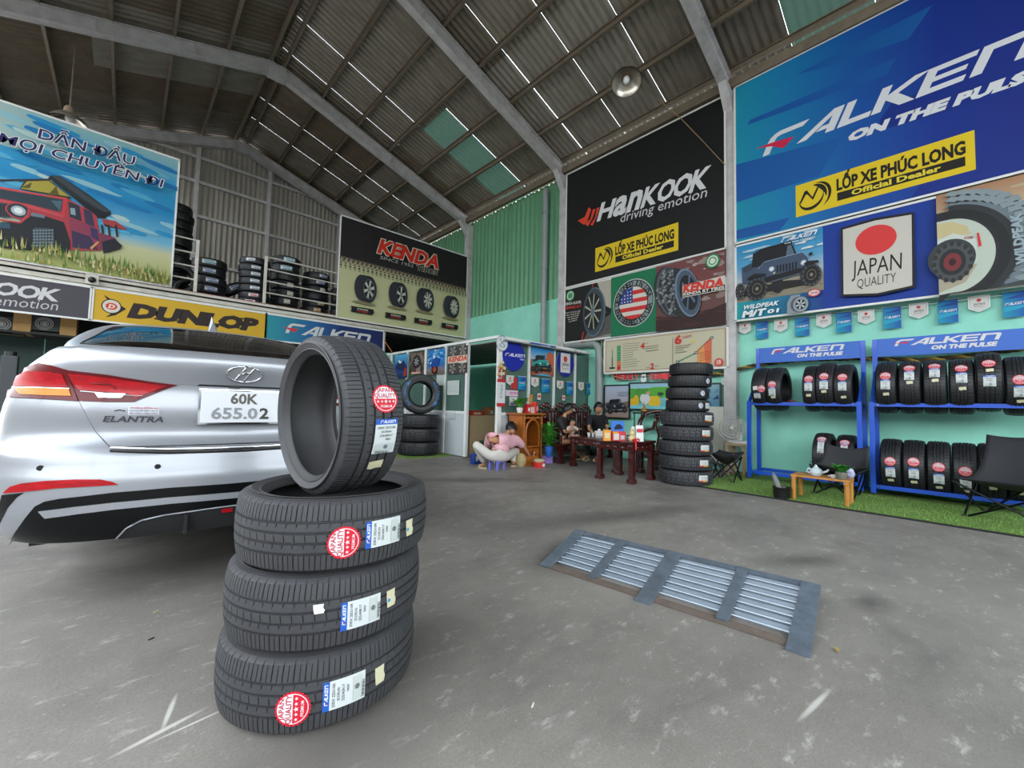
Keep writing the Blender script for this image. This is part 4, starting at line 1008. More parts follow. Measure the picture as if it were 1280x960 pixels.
E_(262, 470, 72, 172, '#3b3b3a'); E_(250, 465, 82, 178, '#5d6f7c'); E_(246, 463, 76, 168, '#3c4a54'); E_(240, 462, 62, 136, '#1a1c1e'); spk(240, 462, 62, 134, 9, '#aeb09a'); E_(240, 462, 14, 30, '#5f7280')
E_(78, 348, 32, 40, '#2f7c4c'); E_(78, 348, 24, 30, '#d8e2d2'); E_(78, 348, 18, 22, '#4a9a60')
for i, (t, s_) in enumerate((('KENDA KLEVER', '#d8d4c8'), ('BEHIND R/T', '#c84030'))): B.text(t, B.P(40, 418+30*i), B.P(158, 402+30*i), B.P(40, 400+30*i), s_, .03)
for i in range(5): B.text('bám đường tốt', B.P(44+6*i, 478+16*i), B.P(152-6*i, 462+16*i), B.P(44+6*i, 470+16*i), '#cfcbc0', .02)
B.rect(ua, v0, ub, v1, '#12784e'); cc = Vector(B.P(535, 400)); rx = (Vector(B.P(690, 345))-cc).x; ry = (B.P(535, 228)[1]-B.P(535, 575)[1])/2
B.ell(cc, rx, ry, '#c3c8c6', n=40); B.ell(cc, rx*.96, ry*.96, '#1d2120', n=40); B.ell(cc, rx*.92, ry*.92, '#8d9c9c', n=40); B.ell(cc, rx*.72, ry*.72, '#1f2422', n=40)
q = .68
def flagclip(y0, y1, x0, x1, col):
    pts = []
    for i in range(9):
        y = y0+(y1-y0)*i/8; h = math.sqrt(max(0, 1-y*y)); pts.append((min(x1, h), y))
    for i in range(9):
        y = y1+(y0-y1)*i/8; h = math.sqrt(max(0, 1-y*y)); pts.append((max(x0, -h), y))
    B.poly([(cc.x+rx*q*p[0], cc.y+ry*q*p[1]) for p in pts], col)
for i in range(8): flagclip(-1+i*.25, -.75+i*.25, -1, 1, '#d3302c' if i % 2 == 0 else '#ded8cc')
flagclip(.0, 1, -1, -.02, '#28408c')
for i in range(4):
    for j in range(4):
        x, y = -.82+.22*i, .12+.2*j
        if x*x+y*y < .85: B.poly([(cc.x+rx*q*(x+.07*(1 if k % 2 == 0 else .42)*math.sin(PI*k/5)), cc.y+ry*q*(y+.07*(1 if k % 2 == 0 else .42)*math.cos(PI*k/5))) for k in range(10)], '#e4e2dc')
def circtext(t, c0, rx_, ry_, a0, da, h, col, flip=False):
    for i, ch in enumerate(t):
        a = a0+(da*i if flip else -da*i); p = Vector((c0.x+rx_*math.cos(a), c0.y+ry_*math.sin(a))); tx = Vector((math.sin(a), -math.cos(a)))*(-1 if flip else 1); up = Vector((math.cos(a), math.sin(a)))*(-1 if flip else 1)
        A_ = p-tx*h*.36-up*h*.5
        if ch != ' ': B.text(ch, A_, A_+tx*h*(.72 if ch not in 'I' else .2), A_+up*h, col, .02)
circtext('DESIGNED IN USA', cc, rx*.82, ry*.82, PI*.98, PI*.90/14, .105, '#1d2422'); circtext('ENGINEERED IN USA', cc, rx*.82, ry*.82, PI*1.10, PI*.82/16, .10, '#1d2422', True)
P('#5c2f2e', (707, 145), (1215, 8), (1215, 215), (900, 300), (707, 350)); B.rect(ub, v0, uR, v0+.52*(v1-v0), '#6a4640'); B.rect(ub, v0+.52*(v1-v0), uR, v1, '#7a4444')
f = B.within(ub, uR, v0, v1); shards(B, f, ['#a08c84', '#8f7a74', '#b9aaa0'], 40, 9, (.05, .2), 2, (.45, .35, 1, .97)); P('#3a1f1e', (707, 530), (1050, 470), (1217, 400), (1217, 560), (707, 612)); shards(B, f, ['#4a2a28', '#33201e'], 25, 10, (.1, .3), 6, (0, .02, 1, .22))
c1 = [(815, 300), (832, 302), (850, 304), (868, 306), (886, 308)]
for i, (x, y) in enumerate(c1): E_(x-20, y+20, 100, 185, ('#2d3134', '#54595c')[i % 2], .22)
for i in range(70):
    a = random.uniform(0, 2*PI); r_ = random.uniform(.2, 1); x, y = 800+85*r_*math.cos(a), 320+165*r_*math.sin(a)
    if x < 880: P(random.choice(['#7e8488', '#666c70', '#8f9598']), (x-11, y), (x, y-13), (x+12, y-3), (x+2, y+11))
E_(940, 330, 88, 182, '#7388a0', .22); E_(945, 330, 80, 168, '#4b5a6c', .22); E_(948, 330, 62, 132, '#1b1e22', .22); spk(948, 330, 60, 128, 6, '#5d7086', .2, .4); E_(948, 330, 15, 30, '#8fa4b8', .2)
B.poly([B.P(*p) for p in ((905, 285), (1215, 205), (1215, 310), (905, 368))], '#d8cfc4', True); B.poly([B.P(*p) for p in ((909, 332), (1212, 272), (1212, 306), (909, 362))], '#1a1716', True)
B.text('KENDA', B.P(912, 330), B.P(1198, 282), B.P(922, 275), '#d83a2c', .06); B.text('KENDA RT TIRES', B.P(914, 354), B.P(1205, 304), B.P(916, 334), '#ece6da', .03)
E_(1123, 103, 52, 52, '#2f8a56'); E_(1123, 103, 40, 40, '#dfe6da'); E_(1123, 103, 30, 30, '#52a070'); E_(1123, 103, 20, 20, '#dfe6da'); B.done(o)
# --- cream chart board
B = Plane('x', 7.32); B.crop(700, 310, 5.818); a, b_, c_ = B.P(325, 675), B.P(1220, 560), B.P(1215, 868)
o = B.board(a[0], b_[0], (B.P(322, 915)[1]+c_[1])/2, (a[1]+b_[1])/2, 'cream service chart with red figures above the festive letters', col='#cfc9ac', cat='sign', name='chart_board')
x0, x1, y0, y1 = B.box; 
for (p, q_) in (((x0+.04, y0+.04), (x1-.04, y0+.04)), ((x0+.04, y1-.04), (x1-.04, y1-.04)), ((x0+.04, y0+.04), (x0+.04, y1-.04)), ((x1-.04, y0+.04), (x1-.04, y1-.04))): B.line(p, q_, .008, '#a04838')
L = lambda p, q_, w_, col: B.line(B.P(*p), B.P(*q_), w_, col)
L((381, 740), (381, 800), .02, '#2f9a6a'); L((381, 800), (381, 865), .03, '#5c6468'); P('#22201e', (360, 868), (400, 866), (400, 878), (360, 880))
P('#1f9868', (415, 712), (442, 708), (442, 820), (415, 822)); P('#e0702c', (415, 822), (442, 820), (442, 850), (415, 852)); P('#d23a30', (415, 852), (442, 850), (442, 886), (415, 890))
for i in range(11): L((458, 700+17*i), (458+random.randint(70, 125), 690+16.5*i), .010, '#8c8672')
for i in range(9): L((418, 722+17*i), (440, 719+17*i), .006, '#d8d4bc')
B.text('4', B.P(585, 735), B.P(614, 730), B.P(588, 694), '#d23a30', .03); B.text('6', B.P(838, 700), B.P(882, 694), B.P(840, 642), '#d23a30', .05); B.text('NĂM', B.P(890, 662), B.P(955, 652), B.P(892, 640), '#c8443a', .0); B.text('2', B.P(658, 882), B.P(684, 878), B.P(660, 842), '#d23a30', .03); B.text('NĂM', B.P(618, 702), B.P(640, 698), B.P(618, 692), '#c8443a', .0)
for i, (x, y, w_) in enumerate(((620, 720, 100), (620, 735, 100), (625, 752, 95), (840, 718, 115), (840, 733, 100), (840, 748, 60), (840, 764, 80), (690, 862, 30), (632, 872, 22))): L((x, y), (x+w_, y-w_*.14), .012, '#86806e')
L((822, 650), (822, 850), .008, '#8a7c6c'); P('#e8a05c', (1003, 752), (1104, 660), (1104, 838), (1003, 832)); P('#e0704c', (1050, 710), (1104, 656), (1104, 838), (1060, 836))
for i in range(5): L((1012, 765+14*i), (1095, 750+14*i), .008, '#a84a30')
L((858, 828), (985, 765), .018, '#4aa078'); L((985, 765), (1100, 655), .012, '#b85040')
for x, y in ((858, 828), (993, 760), (1107, 652)): E_(x, y, 14, 11, '#54585c', n=12); E_(x, y, 7, 6, '#c8c8c0', n=10)
E_(1158, 832, 32, 30, '#cf3a34'); E_(1158, 832, 26, 24, '#dd6458'); B.text('15', B.P(1145, 845), B.P(1172, 840), B.P(1145, 820), '#f0e0d0', .04); P('#e8c84c', (958, 690), (985, 686), (970, 660)); B.done(o)
# --- festive letters
B = Plane('x', 7.40); B.crop(730, 460, 6.4)
for w_, xs in (('MERRY', (247, 286, 325, 364, 402)), ('CHRIST', (525, 563, 601, 639, 677, 700))):
    for ch, x in zip(w_, xs):
        c = Plane('x', 7.40); c.crop(730, 460, 6.4); c.k = 2; y = 92-(x-247)*.012
        o = thing('foil_letter', 'red foil letter %s of the festive wall greeting' % ch if ch not in 'R' else 'red foil letter R of the festive wall greeting, %s' % ('right beside the letter %s' % ('E' if x == 325 else 'Y') if w_ == 'MERRY' else 'in the second word'), 'letter', group='festive greeting letters')
        vs, fs, xa, xb = text_geo(ch, .05); A_, B_, T_ = Vector(c.P(x, y)), Vector(c.P(x+30, y-1)), Vector(c.P(x, y-42)); m = MB(); V = []
        for z in (0, .012): V += [c.to3d(A_+(B_-A_)*((v[0]-xa)/(xb-xa))+(T_-A_)*(v[1]/CAP))+c.n*z for v in vs]
        m.add(V, fs+[tuple(i+len(vs) for i in f_) for f_ in fs]); m.build('letter_front', mat('red_foil', '#d02a34', .35, .1), o)
        vs, fs, _a, _b = text_geo(ch, .095); m = MB(); m.add([c.to3d(A_+(B_-A_)*((v[0]-xa)/(xb-xa))+(T_-A_)*(v[1]/CAP))-c.n*.004 for v in vs], fs); m.build('letter_back', M_white, o)
o = thing('snowman_cutout', 'small white snowman cutout between the two words of the festive greeting', 'decoration'); q_ = B.P(480, 72)
for dz, r_ in ((-.045, .06), (.03, .045)): MB().lathe([(0, .016), (r_, .016), (r_, 0), (0, 0)], n=20, M=Matrix.Rotation(-PI/2, 3, 'Y')).build('snow_disc', M_white, o, loc=(7.40, -q_[0], q_[1]+dz))
MB().box((7.385, -q_[0], q_[1]+.085), (.012, .05, .05)).build('hat', M_black, o)
MB().tube([(7.41, 4.9, 1.72), (7.41, 4.2, 1.66), (7.41, 3.4, 1.68), (7.41, 2.7, 1.72)], .006, 6, col=None).build('cord', mat('gold_cord', '#a8925a', .5)); tag(bpy.data.objects['cord'], 'thin gold cord sagging behind the festive letters', 'cord')
# --- signs on the mezzanine front
YS = Y_M-.06
B = Plane('y', YS-.01); B.crop(0, 190, 5.333)
u1, v0, v1 = .515, 3.07, 5.50; u0 = -2.7
o = B.board(u0, u1, v0, v1, 'large sky-blue poster with red off-road car in grass and navy lettering', col='#2f9cc8')
vgrad(B, u0, v0, u1, v1, [(0, '#a8b060'), (.24, '#c7c69a'), (.32, '#6fb4d2'), (.55, '#1287be'), (.8, '#3aa0cc'), (1, '#8fb8b8')])
f = B.within(u0, u1, v0, v1)
grad_rect(B, u0, v0+.72*(v1-v0), -.9, v1, [(0, '#b4c2b4'), (.6, '#a4beb8'), (1, '#78b0c2')])
random.seed(4)
for i in range(46):
    x, y = random.uniform(.3, 1.0), random.uniform(.34, .97); w_ = random.uniform(.04, .14)
    B.poly([f((min(1, max(0, x+w_*math.cos(t)*random.uniform(.7, 1))), max(.3, min(.99, y+.018*math.sin(t)-.15*w_*math.cos(t))))) for t in [PI*k/5 for k in range(10)]], random.choice(['#4fa8cc', '#8fc0ce', '#2090c4', '#b4cdc8', '#1478b4', '#6fb2ca']))
cl2 = lambda p: (max(u0+.01, min(u1-.01, p[0])), max(v0+.01, min(v1-.01, p[1])))
P = lambda col, *p: B.poly([cl2(B.P(*q)) for q in p], col)
P('#39321c', (165, 195), (330, 188), (475, 305), (460, 318), (130, 248)); P('#a89a3a', (180, 198), (325, 194), (465, 300), (140, 246)); P('#5c5424', (320, 290), (375, 230), (395, 290)); P('#5c5424', (140, 240), (215, 205), (200, 245))
P('#2c3034', (0, 185), (340, 180), (340, 190), (0, 200)); P('#23282c', (320, 175), (345, 157), (405, 163), (590, 285), (735, 395), (738, 420), (690, 445), (640, 440), (480, 300))
P('#3a4248', (345, 160), (405, 166), (730, 398), (700, 405), (560, 320)); P('#14181c', (500, 300), (640, 385), (740, 412), (700, 445), (640, 432)); 
P('#a83c40', (680, 448), (770, 462), (852, 520), (800, 518), (690, 480)); P('#3a2024', (690, 480), (800, 518), (850, 522), (700, 498))
for x in (672, 715, 765): P('#2c2428', (x, 485), (x+16, 490), (x+24, 570), (x+10, 570))
P('#b03a44', (0, 235), (300, 290), (445, 310), (610, 400), (645, 430), (665, 560), (668, 660), (470, 660), (430, 470), (190, 400), (0, 345)); P('#c74a50', (0, 318), (190, 352), (420, 425), (425, 438), (180, 372), (0, 333)); P('#cf4a4c', (0, 234), (300, 288), (445, 308), (440, 318), (0, 248))
P('#2a3a44', (0, 250), (420, 320), (408, 400), (380, 398), (200, 352), (0, 312)); P('#4c6470', (340, 325), (415, 330), (400, 395)); P('#d0343c', (425, 318), (447, 312), (432, 432), (418, 425))
P('#26303c', (455, 332), (530, 362), (546, 466), (466, 436)); P('#8ca0ac', (468, 375), (500, 378), (505, 425), (472, 418)); P('#3a3150', (556, 378), (612, 402), (632, 502), (570, 482))
P('#8c3850', (460, 440), (545, 470), (640, 505), (660, 560), (660, 650), (480, 640)); P('#3a2a4c', (478, 525), (600, 565), (655, 655), (485, 640)); P('#402e5c', (600, 500), (650, 520), (662, 600), (610, 570))
P('#7a3450', (665, 540), (765, 572), (808, 640), (670, 655)); P('#1e1c26', (680, 600), (760, 580), (815, 625), (800, 650), (690, 680)); P('#d89a5a', (600, 640), (655, 595), (660, 605), (610, 655))
P('#1c1f24', (180, 400), (300, 430), (425, 470), (470, 600), (470, 680), (0, 640), (0, 470), (130, 470)); P('#6a7884', (205, 405), (300, 425), (300, 445), (210, 430))
P('#3c454c', (0, 340), (70, 348), (75, 440), (0, 440))
for i in range(4): P('#14181c', (4+18*i, 350), (14+18*i, 351), (14+18*i, 432), (4+18*i, 432))
cc = B.P(125, 395); B.ell(cc, .13, .13, '#b83a44'); B.ell(cc, .115, .11, '#2c343a'); B.ell(cc, .075, .075, '#aab6bc'); B.ell(cc, .045, .045, '#e4e8e8')
P('#b8404a', (0, 450), (130, 468), (180, 420), (190, 380), (200, 392), (190, 440), (140, 480), (0, 462)); P('#2e5060', (0, 470), (70, 480), (70, 515), (0, 510))
P('#3c4650', (218, 520), (240, 505), (360, 515), (370, 640), (225, 645))
for i in range(7):
    for j in range(6): P('#7a868c', (224+20*i, 520+20*j), (238+20*i, 522+20*j), (236+20*i, 534+20*j), (222+20*i, 531+20*j))
for i in range(520):
    x = random.uniform(0, 1145); yb = random.uniform(600, 905); y2 = 560+x*.25; yb = max(yb, y2+random.uniform(0, 60)); h = random.uniform(25, 75); w_ = random.uniform(3, 9); l = random.uniform(-12, 12)
    P(random.choice(['#c8b878', '#8f9a44', '#6b8a38', '#d8cc94', '#4f7a34', '#b09c50', '#a4a85a']), (x-w_, yb), (x+w_, yb), (x+l, yb-h))
B.crop(0, 0, 2.977)
for off, col in ((.055, '#e6e6de'), (.012, '#26225e')):
    B.text('DẪN ĐẦU', B.P(148, 534), B.P(497, 632), B.P(156, 500), col, off); B.text('MỌI CHUYẾN ĐI', B.P(4, 548), B.P(598, 712), B.P(16, 516), col, off)
B.done(o)
# dark grey banner
Bk = Plane('y', YS); Bk.crop(0, 300, 2.977); vb = 2.285; vt = 2.84; ue = Bk.P(336, 240)[0]
o = Bk.board(-2.9, ue, vb, vt, 'dark grey banner with white slanted lettering below the sky poster', col='#4c4850')
e = Vector(Bk.P(214, 228)); s0 = Vector(Bk.P(-28, 199)); A = e+(s0-e)/.41; T = A+(Vector(Bk.P(232, 187))-e)
Bk.poly([A+Vector((-.5, .25)), A+Vector((-.15, .33)), A+Vector((-.3, -.02)), A+Vector((-.45, 0))], '#d8502c', True)
word(Bk, HK, A, e, T, '#d4d2d2', .035); a_ = Vector(Bk.P(0, 243)); e_ = Vector(Bk.P(213, 262)); Bk.text('emotion', a_-(e_-a_)*.12, e_, a_-(e_-a_)*.12+Vector((.02, .15)), '#c8c4c6', -.005); Bk.text('driving', a_-(e_-a_)*1.0, a_-(e_-a_)*.2, a_-(e_-a_)*1.0+Vector((.02, .15)), '#c8c4c6', -.005); Bk.done(o)
# yellow banner
Bk = Plane('y', YS); Bk.crop(0, 300, 2.977); ua = Bk.P(345, 220)[0]; ub = Bk.P(990, 300)[0]
o = Bk.board(ua, ub, vb, vt, 'yellow banner with black slab lettering and red round arrow emblem behind the car roof', col='#d9ad28')
c0 = Vector(Bk.P(415, 247)); r_ = (Bk.P(450, 250)[0]-c0[0])
Bk.poly([Bk.P(*p) for p in ((385, 203), (432, 232), (470, 257), (430, 280), (392, 288), (430, 262))], '#231d1a'); Bk.ell(c0, r_*1.08, r_*1.08, '#231d1a'); Bk.ell(c0, r_*.95, r_*.95, '#e2d6c8'); Bk.ell(c0, r_*.62, r_*.5, '#d63830')
Bk.text('D', c0+Vector((-r_*.3, -r_*.26)), c0+Vector((r_*.3, -r_*.26)), c0+Vector((-r_*.2, r_*.26)), '#eadccc', .06)
A, e, T = Vector(Bk.P(483, 285)), Vector(Bk.P(945, 336)), Vector(Bk.P(505, 240))
Bk.text('DUNLOP', A, e, T, '#2e211c', .075)
for i in range(6):
    q = A+(e-A)*(i+.05)/6; h = T-A; w_ = (e-A)/6
    for (dx, l, yy) in ((-.04, .30, 0), (-.02, .30, .88)) if i in (0, 1, 2, 3, 5) else (): Bk.poly([q+w_*dx+h*yy, q+w_*(dx+l)+h*yy, q+w_*(dx+l)+h*(yy+.12), q+w_*dx+h*(yy+.12)], '#2e211c', True)
Bk.done(o)
# teal to navy banner
Bk = Plane('y', YS); Bk.crop(200, 250, 4.267); ua = ub; ub = Bk.P(1192, 740)[0]
o = Bk.board(ua, ub, vb, vt, 'teal to navy banner with white slanted lettering behind the upright tyre')
grad_rect(Bk, ua, vb, ub, vt, [(0, '#2a9aa6'), (.35, '#1c64a0'), (.6, '#16306e'), (1, '#17245c')]); Bk.logo('FALKEN', Bk.P(668, 708), Bk.P(1112, 766), Bk.P(690, 655), '#d6d8d4')
Bk.poly([Bk.P(*p) for p in ((655, 677), (740, 688), (715, 706), (685, 690))], '#d23a40', True); Bk.done(o)
# cream tyre poster
B = Plane('y', YS-.01); B.crop(400, 260, 6.4); ua = B.P(150, 450)[0]; ub = B.P(1171, 700)[0]; v0, v1 = 3.0, 5.47
o = B.board(ua, ub, v0, v1, 'cream poster with four tyres under red outlined lettering, right end of the mezzanine', col='#c9c99a')
yb_ = v0+(v1-v0)*.60
B.rect(ua, yb_, ub, v1, '#221e20'); vgrad(B, ua, yb_-.16, ub, yb_, [(0, '#c0bd94'), (1, '#8a7c66')])
random.seed(9)
n = 34
for i in range(n):
    x = ua+(ub-ua)*(i+.5)/n; w_ = (ub-ua)/n
    B.poly([(x-w_*.45, yb_+.02), (x+w_*.05, yb_+.02), (x-w_*.35, yb_-.10), (x-w_*.75, yb_-.10)], '#5c5044'); 
    for q in (-.16, -.23): B.poly([(x-w_*.5, yb_+q), (x-w_*.05, yb_+q+.05), (x+w_*.25, yb_+q), (x-w_*.1, yb_+q+.015)], '#2c2a26'); B.poly([(x-w_*.4, yb_+q-.045), (x, yb_+q-.005), (x+w_*.3, yb_+q-.055), (x-w_*.05, yb_+q-.03)], '#3a382f')
for off, col in ((.085, '#ded6be'), (.045, '#d42c20')): B.text('KENDA', B.P(458, 358), B.P(935, 487), B.P(490, 258), col, off)
B.text('SINCE 1952', B.P(472, 410), B.P(736, 480), B.P(478, 386), '#b8b4ac', .0)
for off, col in ((.06, '#ded6be'), (.03, '#1c1819')): B.text('TIRES', B.P(762, 497), B.P(928, 541), B.P(768, 462), col, off)
for i, (cx, cy, hw_, hh, lg) in enumerate(((385, 655, 62, 108, 0), (640, 702, 52, 100, 0), (853, 742, 48, 92, 0), (1057, 798, 43, 88, 30))):
    c0 = B.P(cx, cy); rx = B.P(cx+hw_, cy)[0]-c0[0]; ry = (B.P(cx, cy-hh)[1]-B.P(cx, cy+hh)[1])/2
    B.ell((c0[0]-rx*.5, c0[1]-ry*1.08), rx*1.5, ry*.10, '#8c7f5c'); wheel_art(B, lambda q: q, c0[0], c0[1], rx, ry, off=(-.95, .02), tread='#2c3038', side='#23252a', rim='#c6c6b8', hub='#888880', spokes=(6, 5, 8, 10)[i], k=.70, lug=lg)
    bx = ((240, 785, 425, 850), (512, 835, 680, 895), (742, 878, 888, 938), (955, 920, 1090, 975))[i]
    p, q = Vector(B.P(bx[0], bx[1])), Vector(B.P(bx[2], bx[3])); h = .13
    B.poly([(p.x, p.y), (p.x+.02, p.y-h*.4), (p.x, p.y-h*1.1), (q.x-.04, p.y-h), (q.x, p.y-h*.5), (q.x-.02, p.y+.01)], '#191615')
    m = (p.x+q.x)/2; w_ = (q.x-p.x)*.22; t1, t2 = (('KR203', 'KOMET'), ('KR52', 'KENETICA'), ('KR33', 'KLEVER'), ('KR628', 'KLEVER'))[i]
    B.text(t1, (m-w_, p.y-h*.45), (m+w_, p.y-h*.45), (m-w_, p.y-h*.2), '#dcdccc', .03); B.text(t2, (m-w_*1.1, p.y-h*.85), (m+w_*1.1, p.y-h*.85), (m-w_*1.1, p.y-h*.6), '#c8342a', .03)
B.done(o)

# --- office posters on the left side (facing the shop) and front
def upright(cv, u0, u1, v0, v1, lab, cat='poster', name='poster', base='#e0e0dc', group=None, th=.003):
    o = cv.board(u0, u1, v0, v1, lab, name=name, cat=cat, th=th, rim=0, col=base, group=group); return o
XO = OX-.035
B = Plane('x', XO); B.crop(470, 400, 9.6)
def pbox(*p): 
    a, b_ = B.P(p[0], p[1]), B.P(p[2], p[3]); return a[0], b_[0], b_[1], a[1]
# KENDA wheel poster
u0, u1, v0, v1 = pbox(872, 285, 1095, 655); v1 = 2.16; v0 = 1.62
o = upright(B, u0, u1, v0, v1, 'grey poster of wheel rims with orange lettering on the office side glass', base='#4a4644'); f = B.within(u0, u1, v0, v1)
for x, y in ((.25, .85), (.75, .85), (.25, .2), (.75, .2)):
    B.ell(f((x, y)), .17*(u1-u0), .17*(v1-v0)*1.2, '#8e8a84'); 
    for k in range(5): a = k*1.257+x; B.poly([f((x, y)), f((x+.22*math.cos(a), y+.2*math.sin(a))), f((x+.22*math.cos(a+.4), y+.2*math.sin(a+.4)))], '#2a2826')
B.rect(u0, v0+.4*(v1-v0), u1, v0+.66*(v1-v0), '#d8cdbc'); B.text('KENDA', f((.05, .46)), f((.97, .46)), f((.10, .63)), '#d8502c', .05); B.text('TIRES', f((.55, .37)), f((.95, .37)), f((.57, .44)), '#e8e4d8', .04); B.done(o)
u0, u1 = B.P(625, 400)[0], B.P(832, 400)[0]; v0, v1 = 1.62, 2.17
o = upright(B, u0, u1, v0, v1, 'bright blue poster of a motor rider on the office side glass', base='#2a7cc0'); f = B.within(u0, u1, v0, v1)
vgrad(B, u0, v0, u1, v1, [(0, '#5a4a40'), (.2, '#8a8078'), (.4, '#2a70b8'), (.75, '#3c9cd8'), (1, '#1c6cb8')]); random.seed(2); shards(B, f, ['#e4eef6', '#8cc4e8', '#1c5ca8'], 40, 2, (.08, .25), 2, (.02, .45, .98, .98))
B.ell(f((.45, .22)), .12, .10, '#1c1a1c'); B.ell(f((.45, .22)), .07, .06, '#a84a30'); B.poly([f(p) for p in ((.2, .35), (.3, .6), (.5, .7), (.75, .62), (.7, .4), (.5, .32))], '#1c4c9c'); B.ell(f((.4, .72)), .04, .04, '#e8e8ec'); B.done(o)
u0, u1 = B.P(412, 400)[0], B.P(582, 400)[0]; v0, v1 = 1.60, 2.17
o = upright(B, u0, u1, v0, v1, 'dark poster of a tyre on grey wood with red strip on the office glass', base='#54473e'); f = B.within(u0, u1, v0, v1)
shards(B, f, ['#7a6a5c', '#3c322c', '#8c8076'], 30, 6, (.1, .3), .6, (.02, .2, .98, .98)); wheel_art(B, f, .5, .62, .26, .26, off=(.1, .02)); B.rect(u0, v0+.03, u1, v0+.09, '#2a6a44'); B.poly([f(p) for p in ((.15, .14), (.85, .14), (.85, .22), (.15, .22))], '#c83a30'); B.text('KENDA', f((.2, .155)), f((.8, .155)), f((.2, .21)), '#f0e4d8', .04); B.done(o)
u0, u1 = B.P(228, 400)[0], B.P(385, 400)[0]
o = upright(B, u0, u1, v0, v1, 'blue poster of a snowy mountain on the office side glass', base='#2464b0'); f = B.within(u0, u1, v0, v1)
vgrad(B, u0, v0, u1, v1, [(0, '#243058'), (.5, '#2c5c9c'), (1, '#5cb4e0')]); B.poly([f(p) for p in ((.05, .45), (.35, .8), (.5, .7), (.7, .75), (.98, .4), (.5, .3))], '#28345c'); B.poly([f(p) for p in ((.28, .72), (.35, .8), (.5, .7), (.6, .72), (.45, .62))], '#e8eef4'); B.poly([f(p) for p in ((.7, .1), (.95, .1), (.95, .4), (.8, .45))], '#b03a34'); B.done(o)
for (a, b_, c_, d, lab) in ((732, 580, 815, 785, 'pale sheet of paper taped under the blue rider poster'), (858, 730, 995, 900, 'white sheet of paper taped under the wheel rim poster'), (868, 1105, 942, 1190, 'small pale note low on the office side glass')):
    B = Plane('x', XO); B.crop(470, 400, 9.6); u0, u1, v0, v1 = pbox(a, b_, c_, d); o = upright(B, u0, u1, v0, v1, lab, 'paper', 'paper_sheet', '#c9d2cf')
    for i in range(5): B.line((u0+.03, v1-.05-(v1-v0)*.15*i), (u1-.03, v1-.05-(v1-v0)*.15*i), .006, '#9aa5a3')
    B.done(o)
YF = OY-.035
def F(): b = Plane('y', YF); b.crop(570, 410, 6.4); return b
def disc(b, x, y, rx, ry, col, lab, rimc='#1c2c9c', name='round_sign'):
    c0 = b.P(x, y); r1 = b.P(x+rx, y)[0]-c0[0]; r2 = (b.P(x, y-ry)[1]-b.P(x, y+ry)[1])/2
    o = MB().prism([b.to3d((c0[0]+r1*math.cos(t), c0[1]+r2*math.sin(t))) for t in [2*PI*i/40 for i in range(40)]], -b.n*.006).build(name, M_white); tag(o, lab, 'sign')
    b.k = 3; b.ell(c0, r1, r2, rimc, n=40); b.ell(c0, r1*.96, r2*.96, col, n=40); return o, Vector(c0), r1, r2
b = F(); o, c0, r1, r2 = disc(b, 463, 222, 88, 122, '#1d2ea8', 'large blue oval sign with white slanted lettering on the office front glass')
b.logo('FALKEN', b.P(392, 222), b.P(548, 238), b.P(398, 197), '#e4e8f0', '#d83048'); b.text('TIRES', b.P(510, 256), b.P(545, 260), b.P(511, 246), '#d0d6e4', .05); b.done(o)
b = F(); b.val = YF-.05; b = Plane('y', YF-.04); b.crop(570, 410, 6.4); o, c0, r1, r2 = disc(b, 370, 122, 45, 62, '#dfe4e6', 'small white round sign with navy rim on the office corner post', '#27355c')
for s_ in (-1, 1): b.line(c0+Vector((-.07*s_, -.05)), c0+Vector((.07*s_, .08)), .018, '#8a98a8')
b.line(c0+Vector((-.06, -.06)), c0+Vector((.06, -.06)), .014, '#8a98a8'); b.text('XE TỐT', c0+Vector((-.06, .11)), c0+Vector((.06, .11)), c0+Vector((-.06, .14)), '#7888a0', .02); b.done(o)
b = F(); p, q = b.P(598, 120), b.P(782, 392); o = upright(b, p[0], q[0], q[1]+.0, b.P(690, 128)[1], 'poster of a teal off-road car before red rocks on the office front glass', base='#4aa8d8')
u0, u1, v0, v1 = b.box; f = b.within(u0, u1, v0, v1); vgrad(b, u0, v0, u1, v1, [(0, '#a85a44'), (.3, '#b8705a'), (.45, '#b8c8d0'), (.75, '#3c9cd4'), (1, '#2450b4')])
b.poly([f(x) for x in ((.62, .36), (.68, .72), (.82, .80), (.9, .72), (1, .74), (1, .35))], '#c86a48'); b.poly([f(x) for x in ((.0, .3), (.0, .48), (.2, .5), (.3, .35))], '#a85c48'); b.poly([f(x) for x in ((.2, .0), (.5, .08), (.8, .05), (.9, .0))], '#58a8c8')
jeep_art(b, b.within(u0+.02, u1-.08, v0+.05*(v1-v0), v0+.68*(v1-v0)), '#2ea8a0', '#20343a', '#8cdcd4', '#1c6c70'); b.logo('FALKEN', f((.35, .92)), f((.75, .92)), f((.37, .96)), '#e8f0f4'); b.done(o)
b = F(); o, c0, r1, r2 = disc(b, 875, 282, 68, 108, '#1c2c94', 'blue oval sign holding a white card with red dot on the office glass')
b.rect(c0.x-r1*.55, c0.y-r2*.70, c0.x+r1*.55, c0.y+r2*.74, '#e4e2dc', True); b.ell(c0+Vector((0, r2*.30)), r1*.22, r1*.22, '#d83a40', let=True); b.text('JAPAN', c0+Vector((-r1*.4, -r2*.22)), c0+Vector((r1*.4, -r2*.22)), c0+Vector((-r1*.4, r2*.02)), '#3a3836', .02); b.text('QUALITY', c0+Vector((-r1*.4, -r2*.48)), c0+Vector((r1*.4, -r2*.48)), c0+Vector((-r1*.4, -r2*.33)), '#4a4846', .0); b.done(o)
